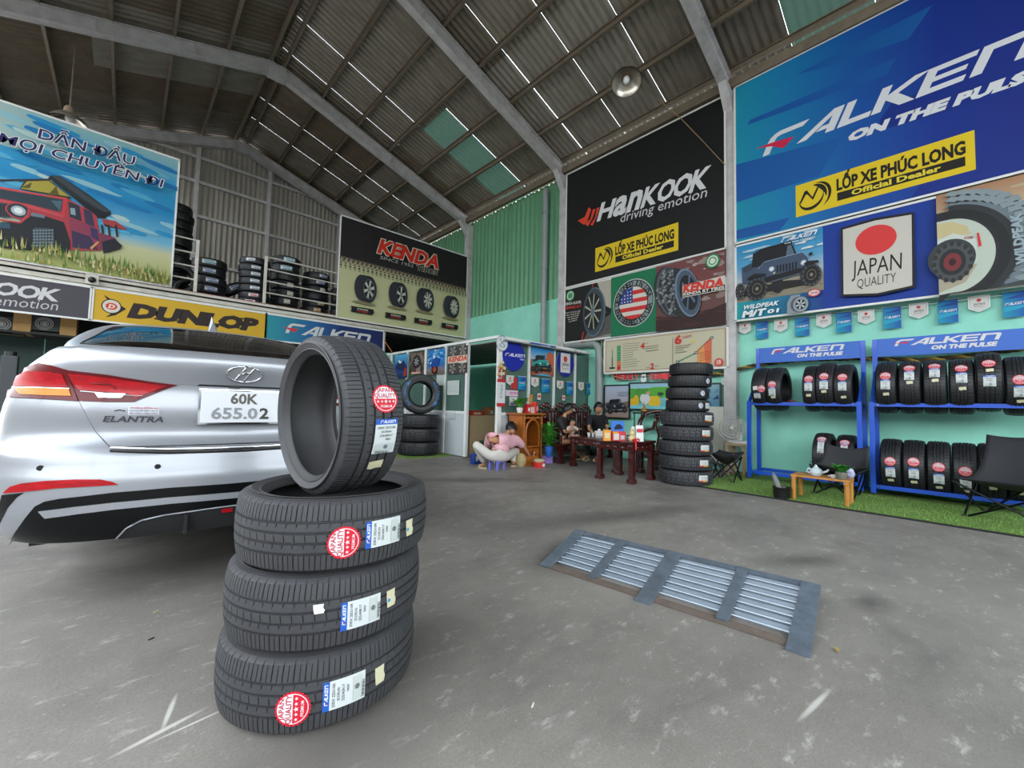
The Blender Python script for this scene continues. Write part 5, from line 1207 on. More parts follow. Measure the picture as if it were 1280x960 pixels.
pf = [(403, 378, 462, 458), (498, 385, 555, 498), (603, 395, 660, 475), (685, 405, 745, 518), (808, 422, 858, 492), (885, 430, 930, 535), (980, 433, 1022, 503), (1045, 440, 1090, 537)]
for i, (a, b1, c_, d) in enumerate(pf):
    b = Plane('y', YF); b.crop(570, 410, 6.4); p, q = b.P(a, b1), b.P(c_, d); pennant(b, p[0], q[0], q[1], p[1], i % 2, ('%s small white shield pennant from the left on the office glass' if i % 2 == 0 else '%s small blue pennant from the left on the office glass') % ('first', 'second', 'third', 'fourth')[i//2], 'pennants on the office glass')
for (a, b1, c_, d, col, lab) in ((440, 395, 490, 492, '#c03a3a', 'red printed sheet behind the first pennants on the office glass'), (398, 495, 495, 548, '#e4d4de', 'white and pink notice under the blue oval sign'), (428, 550, 492, 622, '#e6e2e4', 'white sheet with purple line below the pink notice'),
                               (652, 522, 678, 575, '#e2dcd8', 'small red and white sticker left of the bench on the office glass'), (850, 538, 872, 580, '#e2dcd8', 'small red and white sticker above the bench on the office glass')):
    b = F(); p, q = b.P(a, b1), b.P(c_, d); o = upright(b, p[0], q[0], q[1], p[1], lab, 'paper', 'paper_sheet', col); f = b.within(p[0], q[0], q[1], p[1])
    if 'pink' in lab and 'white and' in lab: b.poly([f(x) for x in ((.35, .35), (.98, .35), (.98, .7), (.35, .7))], '#c83a9c'); b.text('SALE', f((.42, .42)), f((.92, .42)), f((.42, .62)), '#f0e4f0', .03)
    if 'purple' in lab: b.line(f((.1, .2)), f((.5, .12)), .02, '#4a3a9c'); b.line(f((.5, .12)), f((.9, .4)), .02, '#4a3a9c')
    if 'sticker' in lab: b.poly([f(x) for x in ((.1, .35), (.9, .35), (.9, .7), (.1, .7))], '#d83a34')
    b.done(o)
b = Plane('y', YF-.03); b.crop(570, 410, 6.4); p, q = b.P(330, 405), b.P(390, 628); o = upright(b, p[0], q[0], q[1], p[1], 'tall white plaque with red ends on the office corner post', 'sign', 'plaque', '#e2e4e6', th=.01); f = b.within(p[0], q[0], q[1], p[1])
b.poly([f(x) for x in ((0, .88), (1, .88), (1, 1), (0, 1))], '#c8303a'); b.poly([f(x) for x in ((0, 0), (1, 0), (1, .12), (0, .12))], '#c8303a')
b.k += 1; vs, fs, xa, xb = text_geo('Chào', .0); A_, B_, T_ = Vector(f((.66, .30))), Vector(f((.66, .80))), Vector(f((.36, .30))); b.let.add([b.p(A_+(B_-A_)*((v[0]-xa)/(xb-xa))+(T_-A_)*(v[1]/CAP)) for v in vs], fs, srgb('#5a5660')); b.done(o)

# ================================================================== SILVER SALOON CAR
CX, CY = .468, 2.55
def lerp(t, xs, ys):
    if t <= xs[0]: return ys[0]
    for i in range(len(xs)-1):
        if t <= xs[i+1]:
            q = (t-xs[i])/(xs[i+1]-xs[i]); return ys[i]+(ys[i+1]-ys[i])*q
    return ys[-1]
def cr_(t, xs, ys):   # smooth (monotone-ish) interpolation
    n = len(xs)
    if t <= xs[0]: return ys[0]
    if t >= xs[-1]: return ys[-1]
    for i in range(n-1):
        if t <= xs[i+1]:
            h = xs[i+1]-xs[i]; q = (t-xs[i])/h
            def sl(j):
                if j <= 0 or j >= n-1: return 0
                a = (ys[j]-ys[j-1])/(xs[j]-xs[j-1]); b = (ys[j+1]-ys[j])/(xs[j+1]-xs[j])
                return 0 if a*b <= 0 else 2*a*b/(a+b)
            m0, m1 = sl(i)*h, sl(i+1)*h
            return (2*q**3-3*q*q+1)*ys[i]+(q**3-2*q*q+q)*m0+(-2*q**3+3*q*q)*ys[i+1]+(q**3-q*q)*m1
WZ = ([.30, .40, .60, .80, .95, 1.05, 1.14, 1.20, 1.26, 1.30], [.80, .865, .905, .90, .885, .86, .815, .765, .72, .69])
PZ = ([.30, .40, .50, .62, .68, .74, .78, .84, .93, 1.05, 1.12, 1.18, 1.215, 1.24, 1.262], [.06, .02, .0, .0, .02, .035, .075, .10, .085, .10, .075, .055, .06, .12, .34])
def hwid(z): return cr_(z, *WZ)
def plan(u): return .10*u*u+.42*(1-(max(0, 1-u**3.2))**(1/3.2))
def yrear(x, z):
    w_ = hwid(z); u = min(1, abs(x)/w_); return cr_(z, *PZ)+plan(u)
GZ = ([1.22, 1.27, 1.34, 1.42, 1.48, 1.52, 1.555], [.715, .72, .695, .64, .57, .47, .0])
GY = ([1.22, 1.27, 1.34, 1.42, 1.48, 1.52, 1.555], [.30, .40, .60, .84, 1.06, 1.30, 1.75])
GF = ([1.22, 1.27, 1.34, 1.42, 1.48, 1.52, 1.555], [3.7, 3.5, 3.25, 2.95, 2.7, 2.45, 1.95])
def grear(x, z):
    w_ = max(.05, cr_(z, *GZ)); u = min(1, abs(x)/w_); return cr_(z, *GY)+.06*u*u+.32*(1-(max(0, 1-u**3.4))**(1/3.4))
CAR = thing('car', 'silver saloon car seen from behind, left of the front tyre stack', 'car', (CX, CY, 0))
M_paint = mat('silver_car_paint', '#9a9ca2', .36, .45, coat=.35)
M_gloss = mat('gloss_black_plastic', '#08090b', .3, spec=.25)
M_matt = mat('matt_dark_plastic', '#1a1b1d', .7)
M_chrome = mat('chrome', '#d8dadc', .08, 1.0)
M_carglass = mat('dark_car_glass', '#14100e', .04, coat=1.0)
M_red = mat('red_lamp_plastic', '#c00818', .3, spec=.3, coat=.12, noise=.3, scale=22, col2='#7c0712', stretch=(1, 1, 3))
M_dred = mat('dark_red_lamp_plastic', '#5c0810', .3, spec=.3, coat=.12)
M_amber = mat('amber_lamp_plastic', '#e88418', .3, spec=.3, coat=.1, noise=.3, scale=60, stretch=(1, .2, .2))
M_clear = mat('clear_lamp_plastic', '#d8d8d4', .1, .3, coat=1.0)
us = [math.sin(PI/2*i/26)**.85 for i in range(27)]
def ring_pts(z, rear, wid, front):
    w_ = wid(z); pts = []
    for u in us: pts.append((w_*u, rear(w_*u, z)))
    y0 = pts[-1][1]; yf = front(z)
    for t in (.15, .3, .45, .6, .75, .88, .95): pts.append((w_*(1-.02*t), y0+(yf-.35-y0)*t))
    for a in (0, .35, .7, 1.05, 1.3, PI/2): pts.append((w_*.98*math.cos(a)**.7 if a < PI/2 else 0, yf-.35+.35*math.sin(a)))
    full = [(-x, y) for x, y in pts[::-1][:-1]]+pts
    return [(x, y, z) for x, y in full]
def loft(zs, rear, wid, front, cap_b=False, cap_t=False):
    b = MB(); R = [ring_pts(z, rear, wid, front) for z in zs]; n = len(R[0]); vs = [p for r in R for p in r]
    fs = [(i*n+j, i*n+(j+1) % n, (i+1)*n+(j+1) % n, (i+1)*n+j) for i in range(len(zs)-1) for j in range(n)]
    if cap_b: fs.append(tuple(range(n))[::-1])
    if cap_t: fs.append(tuple((len(zs)-1)*n+k for k in range(n)))
    return b.add(vs, fs)
zs = [.345+.0236*i for i in range(40)]; zs = [z for z in zs if z < 1.258]+[1.26]
loft(zs, yrear, hwid, lambda z: 4.25-.25*max(0, z-.9), True, True).build('body', M_paint, CAR, smooth=35)
zs = [1.225, 1.25, 1.27, 1.30, 1.33, 1.36, 1.39, 1.42, 1.45, 1.47, 1.49, 1.505, 1.52, 1.533, 1.544, 1.551, 1.5545]
loft(zs, grear, lambda z: max(.02, cr_(z, *GZ)), lambda z: cr_(z, *GF), False, True).build('roof', M_paint, CAR, smooth=35)
def carhit(px, py, S):
    r = ray(px, py); lo, hi = 1.2, 8.0
    for i in range(44):
        t = (lo+hi)/2; p = r*t+Vector((0, 0, CAMH))
        if p.y-CY > S(p.x-CX, min(1.553, p.z)) and (p.z < 1.553): hi = t
        else: lo = t
    p = r*lo+Vector((0, 0, CAMH)); return (p.x-CX, p.z)
def patch(name, polys, m, off=.003, S=yrear, parent=None, th=.0, mir=False, cell=.03, pix=True, smooth=40):
    """a panel cut from the car's own surface; polys in photograph pixels or (x, z)"""
    par = parent or CAR; out = []
    for sgn in ((1, -1) if mir else (1,)):
        b = MB()
        for pl in polys:
            q = [carhit(p[0], p[1], S) if pix else p for p in pl]
            q = [(sgn*a, z) for a, z in q]
            bm = bmesh.new(); bm.faces.new([bm.verts.new((a, z, 0)) for a, z in q])
            for ax in (0, 1):
                lo, hi = min(p[ax] for p in q), max(p[ax] for p in q); k = math.ceil(lo/cell)*cell
                while k < hi:
                    bmesh.ops.bisect_plane(bm, geom=bm.verts[:]+bm.edges[:]+bm.faces[:], plane_co=(k, 0, 0) if ax == 0 else (0, k, 0), plane_no=(1, 0, 0) if ax == 0 else (0, 1, 0)); k += cell
            bm.verts.index_update()
            def N(x, z):
                e = .004; dx = (S(x+e, z)-S(x-e, z))/(2*e); dz = (S(x, z+e)-S(x, z-e))/(2*e); return Vector((dx, -1, dz)).normalized()
            V = []; F_ = [tuple(v.index for v in f.verts) for f in bm.faces]; n = len(bm.verts)
            for v in bm.verts:
                x, z = v.co.x, v.co.y; V.append(Vector((x, S(x, z), z))+N(x, z)*off)
            V2 = [Vector((v.co.x, S(v.co.x, v.co.y), v.co.y))-N(v.co.x, v.co.y)*.004 for v in bm.verts]
            E_b = [(e.verts[0].index, e.verts[1].index) for e in bm.edges if len(e.link_faces) == 1]
            b.add(V+V2, F_+[(a, c_, c_+n, a+n) for a, c_ in E_b]); bm.free()
        out.append(b.build(name, m, par, smooth=smooth))
    return out
def strip(name, path, w_, m, off=.002, S=yrear, parent=None, mir=False, pix=True, r=None):
    """a line lying on the surface"""
    q = [carhit(p[0], p[1], S) if pix else p for p in path]
    for sgn in ((1, -1) if mir else (1,)):
        pts = []
        for (a, za), (c_, zc) in zip(q, q[1:]):
            for i in range(6): t = i/6; x, z = sgn*(a+(c_-a)*t), za+(zc-za)*t; pts.append((x, S(x, z)-off, z))
        x, z = sgn*q[-1][0], q[-1][1]; pts.append((x, S(x, z)-off, z)); MB().tube(pts, w_/2, 6).build(name, m, parent or CAR, smooth=60)
# rear window, pillars, seams
z4 = lambda *ps: [(x/2.977, 300+y/2.977) for x, y in ps]
gl = [(-.648, 1.275), (-.60, 1.34), (-.565, 1.40), (-.535, 1.435), (-.40, 1.452), (-.2, 1.463), (0, 1.467), (.2, 1.463), (.40, 1.452), (.535, 1.435), (.565, 1.40), (.60, 1.34), (.648, 1.275), (.4, 1.262), (0, 1.255), (-.4, 1.262)]
patch('rear_window', [gl], M_carglass, .003, grear, pix=False)
strip('window_seal', gl+[gl[0]], .010, M_gloss, .003, grear, pix=False)
M_shop = mat('dark_shop_glass', '#101114', .05, coat=1.0)
for s_ in (-1, 1):      # side windows
    b = MB(); 
    def sw(u, v):
        z = 1.285+.18*v; y = 1.5+.3*v+(2.9-.45*v-1.5)*u; x = cr_(z, *GZ)*1.0+.004; return Vector((s_*x, y, z))
    b.grid(sw, 10, 4).build('side_window', M_shop, CAR, smooth=40)
# trunk lid raised a little above the bumper so that its seam shows
lid = z4((253, 428), (253, 480), (300, 605), (360, 715), (412, 772), (700, 780), (900, 776), (1032, 770))
lq = [carhit(x, y, yrear) for x, y in lid]; lq = lq[:5]
lidp = [(x, z) for x, z in lq]+[(-x, z) for x, z in lq[::-1]]; lidp = [(-.665, 1.21)]+lidp[1:-1]+[(.665, 1.21)]
top = [(.60, 1.236), (.3, 1.247), (0, 1.25), (-.3, 1.247), (-.60, 1.236)]
patch('trunk_lid', [lidp+top], M_paint, .006, yrear, pix=False, cell=.02, smooth=50)
strip('trunk_seam', lidp, .007, M_black, .001, yrear, pix=False)
# lamps
outer = z4((33, 585), (45, 540), (62, 505), (100, 478), (150, 460), (200, 468), (248, 482), (272, 540), (294, 600), (170, 592))
patch('tail_lamp', [outer], M_dred, .008, mir=True)
TL = [o for o in CAR.children if o.name.startswith('tail_lamp')]
for k, o in enumerate(TL):
    sg = 1 if k == 0 else -1
    def sub(name, pl, m, off):
        q = [carhit(x, y, yrear) for x, y in z4(*pl)]; r_ = patch(name, [[(sg*x, z) for x, z in q]], m, off, parent=o, pix=False)
    sub('brake_lens', [(60, 545), (72, 510), (110, 490), (190, 492), (238, 500), (258, 548), (160, 548)], M_red, .011)
    sub('turn_lens', [(62, 552), (160, 553), (262, 556), (270, 582), (180, 580), (85, 576)], M_amber, .012)
    sub('light_strip', [(55, 549), (160, 550), (265, 553), (265, 556), (160, 553), (58, 552)], M_clear, .013)
inner = z4((252, 484), (400, 500), (560, 525), (662, 538), (500, 604), (400, 604), (300, 600), (276, 540))
patch('trunk_lamp', [inner], M_dred, .012, mir=True)
for k, o in enumerate([o for o in CAR.children if o.name.startswith('trunk_lamp')]):
    sg = 1 if k == 0 else -1
    def sub(name, pl, m, off):
        q = [carhit(x, y, yrear) for x, y in z4(*pl)]; patch(name, [[(sg*x, z) for x, z in q]], m, off, parent=o, pix=False)
    sub('brake_lens', [(262, 496), (400, 510), (560, 533), (620, 542), (510, 590), (480, 575), (300, 560), (284, 540)], M_red, .015)
    sub('reverse_lens', [(358, 570), (472, 574), (455, 590), (372, 590)], M_clear, .017)
    q = [carhit(x, y, yrear) for x, y in z4((340, 535), (410, 538), (432, 555))]; strip('lens_rib', [(sg*x, z) for x, z in q], .006, M_dred, .018, parent=o, pix=False)
    q = [carhit(x, y, yrear) for x, y in z4((300, 562), (480, 578), (530, 580))]; strip('lens_rib', [(sg*x, z) for x, z in q], .004, M_clear, .017, parent=o, pix=False)
# emblem: a slanted letter in an oval
e0 = carhit(*z4((913, 501))[0], yrear); er_, ez_ = .082, .042; e0 = (0.0, e0[1])
strip('emblem', [(er_*math.cos(a), e0[1]+ez_*math.sin(a)) for a in [2*PI*i/16 for i in range(17)]], .009, M_chrome, .010, pix=False)
EM = [o for o in CAR.children if o.name.startswith('emblem')][0]
for p in ([(-.040, -.030), (-.022, -.004), (.002, .036)][:3], [(.040, .030), (.022, .004), (-.002, -.036)]): strip('emblem_bar', [(a, e0[1]+z) for a, z in p], .010, M_chrome, .010, parent=EM, pix=False)
strip('emblem_bar', [(-.030, e0[1]-.008), (0, e0[1]+.006), (.030, e0[1]+.008)], .009, M_chrome, .010, parent=EM, pix=False)
# plate
pc = (0.0, .962); yp = yrear(0, .962)-.012
PL = MB().box((0, yp, pc[1]), (.385, .012, .185), bev=.004).build('license_plate', M_chrome, CAR, smooth=40)
MB().box((0, yp-.007, pc[1]), (.365, .004, .165), bev=.0015).build('plate_face', mat('plate_white', '#d9dade', .35), PL)
c = Canvas(lambda q: Vector((q[0], yp-.010, pc[1]+q[1])), (0, -1, 0)); c.text('60K', (-.055, .018), (.068, .018), (-.055, .070), '#6a6660', .03); 
c.text('655.0', (-.135, -.062), (.068, -.062), (-.135, -.006), '#9a9ca0', .03); c.text('2', (.082, -.062), (.122, -.062), (.082, -.006), '#4a4846', .03); c.let.build('plate_number', PRINT, PL)
patch('plate_lamp_bar', [[(-.2, 1.068), (-.19, 1.078), (.19, 1.078), (.2, 1.068)]], M_matt, .008, pix=False)
MB().box((-.04, yrear(0, 1.07)-.012, 1.068), (.05, .012, .012)).build('camera_housing', M_black, CAR)
strip('trunk_crease', [(-.27, 1.072), (-.2, 1.070), (0, 1.072), (.2, 1.070), (.27, 1.072)], .006, M_matt, .004, pix=False)
# chrome lip above the bumper
q = [carhit(x, y, yrear) for x, y in z4((412, 773), (500, 779), (700, 780), (900, 776), (1032, 770))]; x0, z0 = q[0]
strip('chrome_lip', [(x0, z0), (x0*.6, z0-.012), (0, z0-.018), (-x0*.6, z0-.012), (-x0, z0)], .016, M_chrome, .010, pix=False)
strip('lip_shadow_gap', [(x0, z0-.012), (x0*.6, z0-.026), (0, z0-.032), (-x0*.6, z0-.026), (-x0, z0-.012)], .016, M_black, .002, pix=False)
# writing and decal
def cartext(name, t, px, m, h, off=.05, col=None):
    a, b_ = [carhit(x, y, yrear) for x, y in z4(*px)]; vs, fs, x0, x1 = text_geo(t, off); W_ = (b_[0]-a[0])/(x1-x0); b = MB(); n = len(vs); V = []
    for e in (.006, .011): 
        for v in vs: x, z = a[0]+(v[0]-x0)*W_+v[1]/CAP*h*.25, a[1]+(b_[1]-a[1])*(v[0]-x0)/(x1-x0)+v[1]/CAP*h; V.append((x, yrear(x, z)-e, z))
    b.add(V, fs+[tuple(i+n for i in f_) for f_ in fs]); return b.build(name, m, CAR)
cartext('model_lettering', 'ELANTRA', ((383, 676), (606, 678)), mat('dull_chrome', '#55585c', .25, .6), .027, .02)
D0 = [carhit(x, y, yrear) for x, y in z4((478, 650), (593, 650), (593, 618), (478, 618))]
patch('dealer_decal', [D0], mat('decal_silver', '#c4c8cf', .4), .0075, pix=False)
a_, b_ = D0[0], D0[2]
c = Canvas(lambda q: Vector((q[0], yrear(q[0], q[1])-.010, q[1])), (0, -1, 0)); H_ = b_[1]-a_[1]
for i, (t, col) in enumerate((('HYUNDAI ĐỒNG NAI', '#c83040'), ('HOTLINE 0901 60 55', '#70747c'), ('BẢO HÀNH CHÍNH HÃNG', '#8a6470'))): c.text(t, (a_[0]+.004, a_[1]+H_*(.68-.3*i)), (b_[0]-.004, a_[1]+H_*(.68-.3*i)), (a_[0]+.004, a_[1]+H_*(.84-.3*i)), col, .02)
c.let.build('decal_lettering', PRINT, CAR)
q = [carhit(x, y, yrear) for x, y in z4((426, 636), (445, 632), (465, 636))]; strip('wing_decal', q, .005, M_matt, .008, pix=False)
# bumper details
for px, py in ((50.5, 585), (197, 583)):
    x, z = carhit(px, py, yrear)
    for s_ in (1, -1): MB().lathe([(0, -.004), (.011, -.004), (.012, .004), (0, .004)], n=14, M=RX(PI/2)).build('parking_sensor', M_black, CAR, loc=(s_*x, yrear(x, z)-.001, z))
zc = lambda *ps: [(x/4.267, 560+y/4.267) for x, y in ps]
refl = zc((22, 240), (60, 205), (120, 188), (250, 175), (400, 168), (540, 168), (600, 180), (632, 195), (500, 203), (300, 214), (130, 232))
patch('reflector', [refl], M_red, .006, mir=True)
patch('corner_vent', [zc((14, 250), (130, 238), (90, 262), (40, 320), (0, 400), (0, 300))], M_gloss, .003, mir=True)
# bumper crease highlights come from the relief
vl = zc((45, 520), (90, 440), (140, 370), (190, 310), (240, 285), (320, 270), (600, 238), (900, 212), (1220, 190))
q = [carhit(x, y, yrear) for x, y in vl]; bot = zc((45, 522), (250, 485), (420, 468), (575, 462)); qb = [carhit(x, y, yrear) for x, y in bot]
q = [(x, z) for x, z in q if x < .02]; qt = q+[(-x, z) for x, z in q[::-1]]
ar = [(-.46, .352), (-.43, .40), (-.38, .432), (-.30, .447), (-.1, .455), (.1, .455), (.30, .447), (.38, .432), (.43, .40), (.46, .352)]
patch('rear_valance', [qt+[(.79, .352)]+ar[::-1]+[(-.79, .352)]], M_gloss, .004, pix=False, cell=.025)
patch('diffuser', [[(-.455, .348)]+ar[1:-1]+[(.455, .348)]], M_matt, .003, pix=False)
sp = zc((215, 335), (400, 312), (600, 290), (900, 262), (1240, 235)); q = [carhit(x, y, yrear) for x, y in sp]; q2 = [(x, z-.026) for x, z in q]; 
top_ = [(x, z) for x, z in q if x < .0]; L_ = top_+[(-x, z) for x, z in top_[::-1]]; Lb = [(x*.97, z-.030) for x, z in top_]; Lb = Lb+[(-x, z) for x, z in Lb[::-1]]
patch('silver_blade', [L_+Lb[::-1]], M_paint, .012, pix=False, cell=.04)
strip('diffuser_edge', ar, .008, M_paint, .008, pix=False)
for x in (-.22, .22): MB().box((x, yrear(x, .40)-.01, .395), (.012, .06, .09)).build('diffuser_fin', M_matt, CAR)
_f = carhit(283, 637, yrear); MB().box((_f[0], yrear(*_f)-.02, _f[1]), (.045, .012, .018), bev=.003).build('fog_lamp', M_red, CAR)
# antenna fin
fin = MB(); y0, z0 = 1.36, 1.505; zf = 1.60
px_, = [carhit(*z4((792, 330))[0], grear)]
fx = ony(266.5, 400, CY+1.35)[0]-CX
fin.add([(fx-.035, 1.28, 1.49), (fx+.035, 1.28, 1.49), (fx-.02, 1.50, 1.52), (fx+.02, 1.50, 1.52), (fx, 1.44, 1.655), (fx, 1.36, 1.60)], [(0, 1, 5), (0, 5, 4, 2), (1, 3, 4, 5), (2, 4, 3), (0, 2, 3, 1)]); fin.build('antenna_fin', M_paint, CAR, smooth=40)
# wheels and underbody
MB().box((0, 2.1, .33), (1.5, 3.5, .04)).build('underbody', M_matt, CAR)
CT = tyre_meshes('car', .32, .215, .21, 30, 'road', M_brub, M_brubs, nside=32, fine=False)
for sx_ in (-.62, .66):
    for yy in (1.95, 3.6):
        m_ = MB().lathe([(.20, .09), (.19, .03), (.05, .02), (0, .03)], n=24, M=RY(PI/2*(1 if sx_ > 0 else -1))).build('wheel_rim', M_chrome, CAR, loc=(sx_, yy, .32), smooth=40)
        t_ = link('wheel_tyre', CT[0], CAR); t_.location = (sx_, yy, .32); t_.rotation_euler = (0, PI/2, 0)
        s2 = link('sidewall', CT[1], t_)

# ================================================================== BLUE RACKS
M_blue = mat('blue_rack_steel', '#0f4fc4', .38, coat=.3, noise=.12, scale=5)
def rack(y0, y1, lab, logo_y, name='tyre_rack', front_right=True, sag=.0):
    t = thing(name, lab, 'rack', group='blue tyre racks')
    XF, XB = 6.82, 7.27
    for y in (y0, y1):
        MB().box((XF, y, .60), (.05, .05, 1.12)).build('front_post', M_blue, t); MB().box((XB, y, 1.0), (.05, .05, 2.0)).build('rear_post', M_blue, t)
        for z in (1.135, .10): MB().box(((XF+XB)/2, y, z), (XB-XF, .04, .04)).build('side_rail', M_blue, t)
        d = Vector((XB-XF-.02, 0, .42)); MB().prism([(XF-.02, y-.015, 1.15), (XF+.03, y-.015, 1.15), (XF+.03+d.x, y-.015, 1.15+d.z), (XF-.02+d.x, y-.015, 1.15+d.z)], (0, .03, 0)).build('slanted_brace', M_blue, t)
    for z in (1.125, .12):
        for x in (XF, XB): MB().box((x, (y0+y1)/2, z), (.045, abs(y1-y0), .045)).build('shelf_rail', M_blue, t)
    for y in (y0-.06, y1+.06):
        for z in (1.125, .12): MB().cyl((XF-.026, y, z), (XF-.036, y, z), .010, n=8).build('bolt', M_chrome, t)
    hd = MB().box((XB-.01, (y0+y1)/2, 1.885), (.02, abs(y1-y0)+.04, .235)).build('header_sign', mat('header_blue', '#2e63bd', .5), t)
    c = Plane('x', XB-.021); ya, yb_, yc, yd = logo_y
    c.logo('FALKEN', (-ya, 1.895), (-yb_, 1.895), (-ya+.03, 1.975), '#e6e6e6'); A_ = Vector((-ya, 1.895)); s_ = (ya-yb_)/6.54
    c.k += 1; c.let.add([c.p((A_.x+x*s_, 1.895+.08*y)) for x, y in ((-.25, .34), (.35, .50), (1.1, .66), (.85, .3), (.4, .40))], [(0, 1, 2, 3, 4)], srgb('#d8304a'))
    c.text('ON THE PULSE', (-yc, 1.825), (-yd, 1.825), (-yc+.012, 1.87), '#e6e6e6', .06); c.let.build('lettering', PRINT, hd); return t
ya = lambda px: onx(px, 440, 7.25)[1]
rack(2.07, .80, 'left blue steel tyre rack with blue header sign, nearest the wall column', (ya(964), ya(1053), ya(996), ya(1052)))
rack(.68, -1.25, 'right blue steel tyre rack with wide blue header sign, running out of the picture', (ya(1118), ya(1249), ya(1164), ya(1245)))
# rope garland behind the racks
rp = [onx(x, y, 7.40) for x, y in ((845, 473), (880, 470), (905, 466), (940, 457), (1000, 450), (1075, 448), (1150, 450), (1200, 446), (1280, 436), (1330, 430))]
P_ = []
for (a, b_) in zip(rp, rp[1:]):
    n_ = max(2, int((b_-a).length/.012)); P_ += [a+(b_-a)*(i/n_) for i in range(n_)]
RG = thing('rope', 'thick brown and yellow twisted rope along the mint wall behind the racks', 'rope')
for k, m_ in ((0, mat('yellow_cord', '#a88a3c', .8)), (1, mat('brown_cord', '#5a4424', .8)), (2, mat('dark_cord', '#38301c', .8))):
    MB().tube([p+Vector((0, .0, .0))+Vector((.010*math.cos(i*.35+k*2.09), 0, .014*math.sin(i*.35+k*2.09))) for i, p in enumerate(P_)], .016, 6).build('strand', m_, RG, smooth=60)

# ================================================================== CARVED FURNITURE
M_rose = mat('dark_red_lacquered_wood', '#4a1715', .22, noise=.45, scale=9, coat=.5, col2='#2a0b0a')
def leg_carved(b, x, y, h, w_=.06):
    b.box((x, y, h*.5), (w_, w_, h), bev=.008); b.box((x, y, .03), (w_*1.5, w_*1.5, .06), bev=.012); b.box((x, y, h-.05), (w_*1.35, w_*1.35, .07), bev=.01)
def table(name, x0, x1, y0, y1, h, lab):
    t = thing(name, lab, 'table', ((x0+x1)/2, (y0+y1)/2, 0)); cx, cy = (x0+x1)/2, (y0+y1)/2; a, c_ = (x1-x0)/2, (y1-y0)/2
    MB().box((0, 0, h-.02), (2*a+.05, 2*c_+.05, .04), bev=.01).build('tabletop', M_rose, t, smooth=40)
    b = MB()
    for s in (-1, 1):
        b.box((0, s*(c_-.02), h-.085), (2*a-.06, .025, .09)); b.box((s*(a-.02), 0, h-.085), (.025, 2*c_-.06, .09))
        for i in range(5): b.ball((-a+2*a*(i+.5)/5, s*(c_-.005), h-.09), (.035, .01, .022), 8, 6); b.ball((s*(a-.005), -c_+2*c_*(i+.5)/5, h-.09), (.01, .035, .022), 8, 6)
    b.build('carved_apron', M_rose, t, smooth=50)
    for s in (-1, 1):
        for q in (-1, 1): b = MB(); leg_carved(b, s*(a-.03), q*(c_-.03), h-.04, .07); b.build('leg', M_rose, t, smooth=40)
    return t
table('side_table', 4.99, 5.56, 2.93, 3.50, .56, 'small square dark red carved side table nearest the tyre stack')
table('coffee_table', 5.66, 6.45, 3.60, 4.50, .51, 'dark red carved coffee table in front of the bench and the seated man')
def crest(b, x, w_, z, y):
    for i, (dx, dz, r) in enumerate(((-.40, -.05, .045), (-.25, .01, .05), (-.09, .05, .055), (.09, .05, .055), (.25, .01, .05), (.40, -.05, .045))):
        b.tube([(x+w_*dx+r*.7*math.cos(a), y, z+dz+r*.7*math.sin(a)) for a in [2*PI*k/10 for k in range(10)]], r*.38, 6, closed=True); b.ball((x+w_*dx, y, z+dz), (r*.5, .02, r*.5), 8, 6)
def bench(name, x0, x1, yf, yb, seat, top, lab, panels, cat='bench', rz=0, loc=None):
    cx, cy = (x0+x1)/2, (yf+yb)/2
    t = thing(name, lab, cat, loc or (cx, cy, 0), rz); a, c_ = (x1-x0)/2, (yb-yf)/2
    MB().box((0, 0, seat-.025), (2*a, 2*c_, .05), bev=.012).build('seat', M_rose, t, smooth=40)
    MB().box((0, -c_+.03, seat-.09), (2*a-.1, .03, .10), bev=.008).build('carved_apron', M_rose, t, smooth=40)
    for s in (-1, 1):
        for q in (-1, 1): b = MB(); leg_carved(b, s*(a-.04), q*(c_-.04), seat-.02, .075); b.build('leg', M_rose, t, smooth=40)
        MB().tube([(s*(a-.03), -c_+.05, seat), (s*(a-.02), -c_+.03, seat+.16), (s*(a-.02), -c_+.06, seat+.24), (s*(a-.02), -c_+.16, seat+.27), (s*(a-.03), c_-.1, seat+.30), (s*(a-.03), c_-.03, seat+.42)], .028, 8).build('armrest', M_rose, t, smooth=60)
    pw = 2*a/panels
    for i in range(panels):
        x = -a+pw*(i+.5); b = MB(); b.box((x, c_-.03, seat+(top-seat)*.42), (pw*.42, .03, (top-seat)*.8), bev=.01)
        for k in range(3): b.ball((x, c_-.05, seat+(top-seat)*(.2+.22*k)), (pw*.16, .018, .05), 10, 6)
        for s in (-1, 1):
            b.tube([(x+s*pw*.40, c_-.03, seat), (x+s*pw*.34, c_-.03, seat+(top-seat)*.3), (x+s*pw*.42, c_-.03, seat+(top-seat)*.6), (x+s*pw*.36, c_-.03, top-.1)], .020, 6)
        crest(b, x, pw, top-.07, c_-.03); b.build('carved_back_panel', M_rose, t, smooth=50)
    return t
bench('carved_bench', 5.70, 7.36, 4.76, 5.36, .34, 1.06, 'long dark red carved wooden bench against the office front', 4)
t = bench('carved_armchair', 0, .62, 0, .55, .38, 1.0, 'dark red carved armchair half hidden behind the black nine-tyre stack', 1, 'chair', -PI/2, (6.25, 3.12, 0))
MB().tube([(-.30, -.26, .0), (-.31, -.27, .60), (-.29, -.22, .82), (-.26, -.12, .93), (-.2, 0, .97), (-.12, .12, .98)], .032, 8).build('curved_arm_post', M_rose, t, smooth=60)

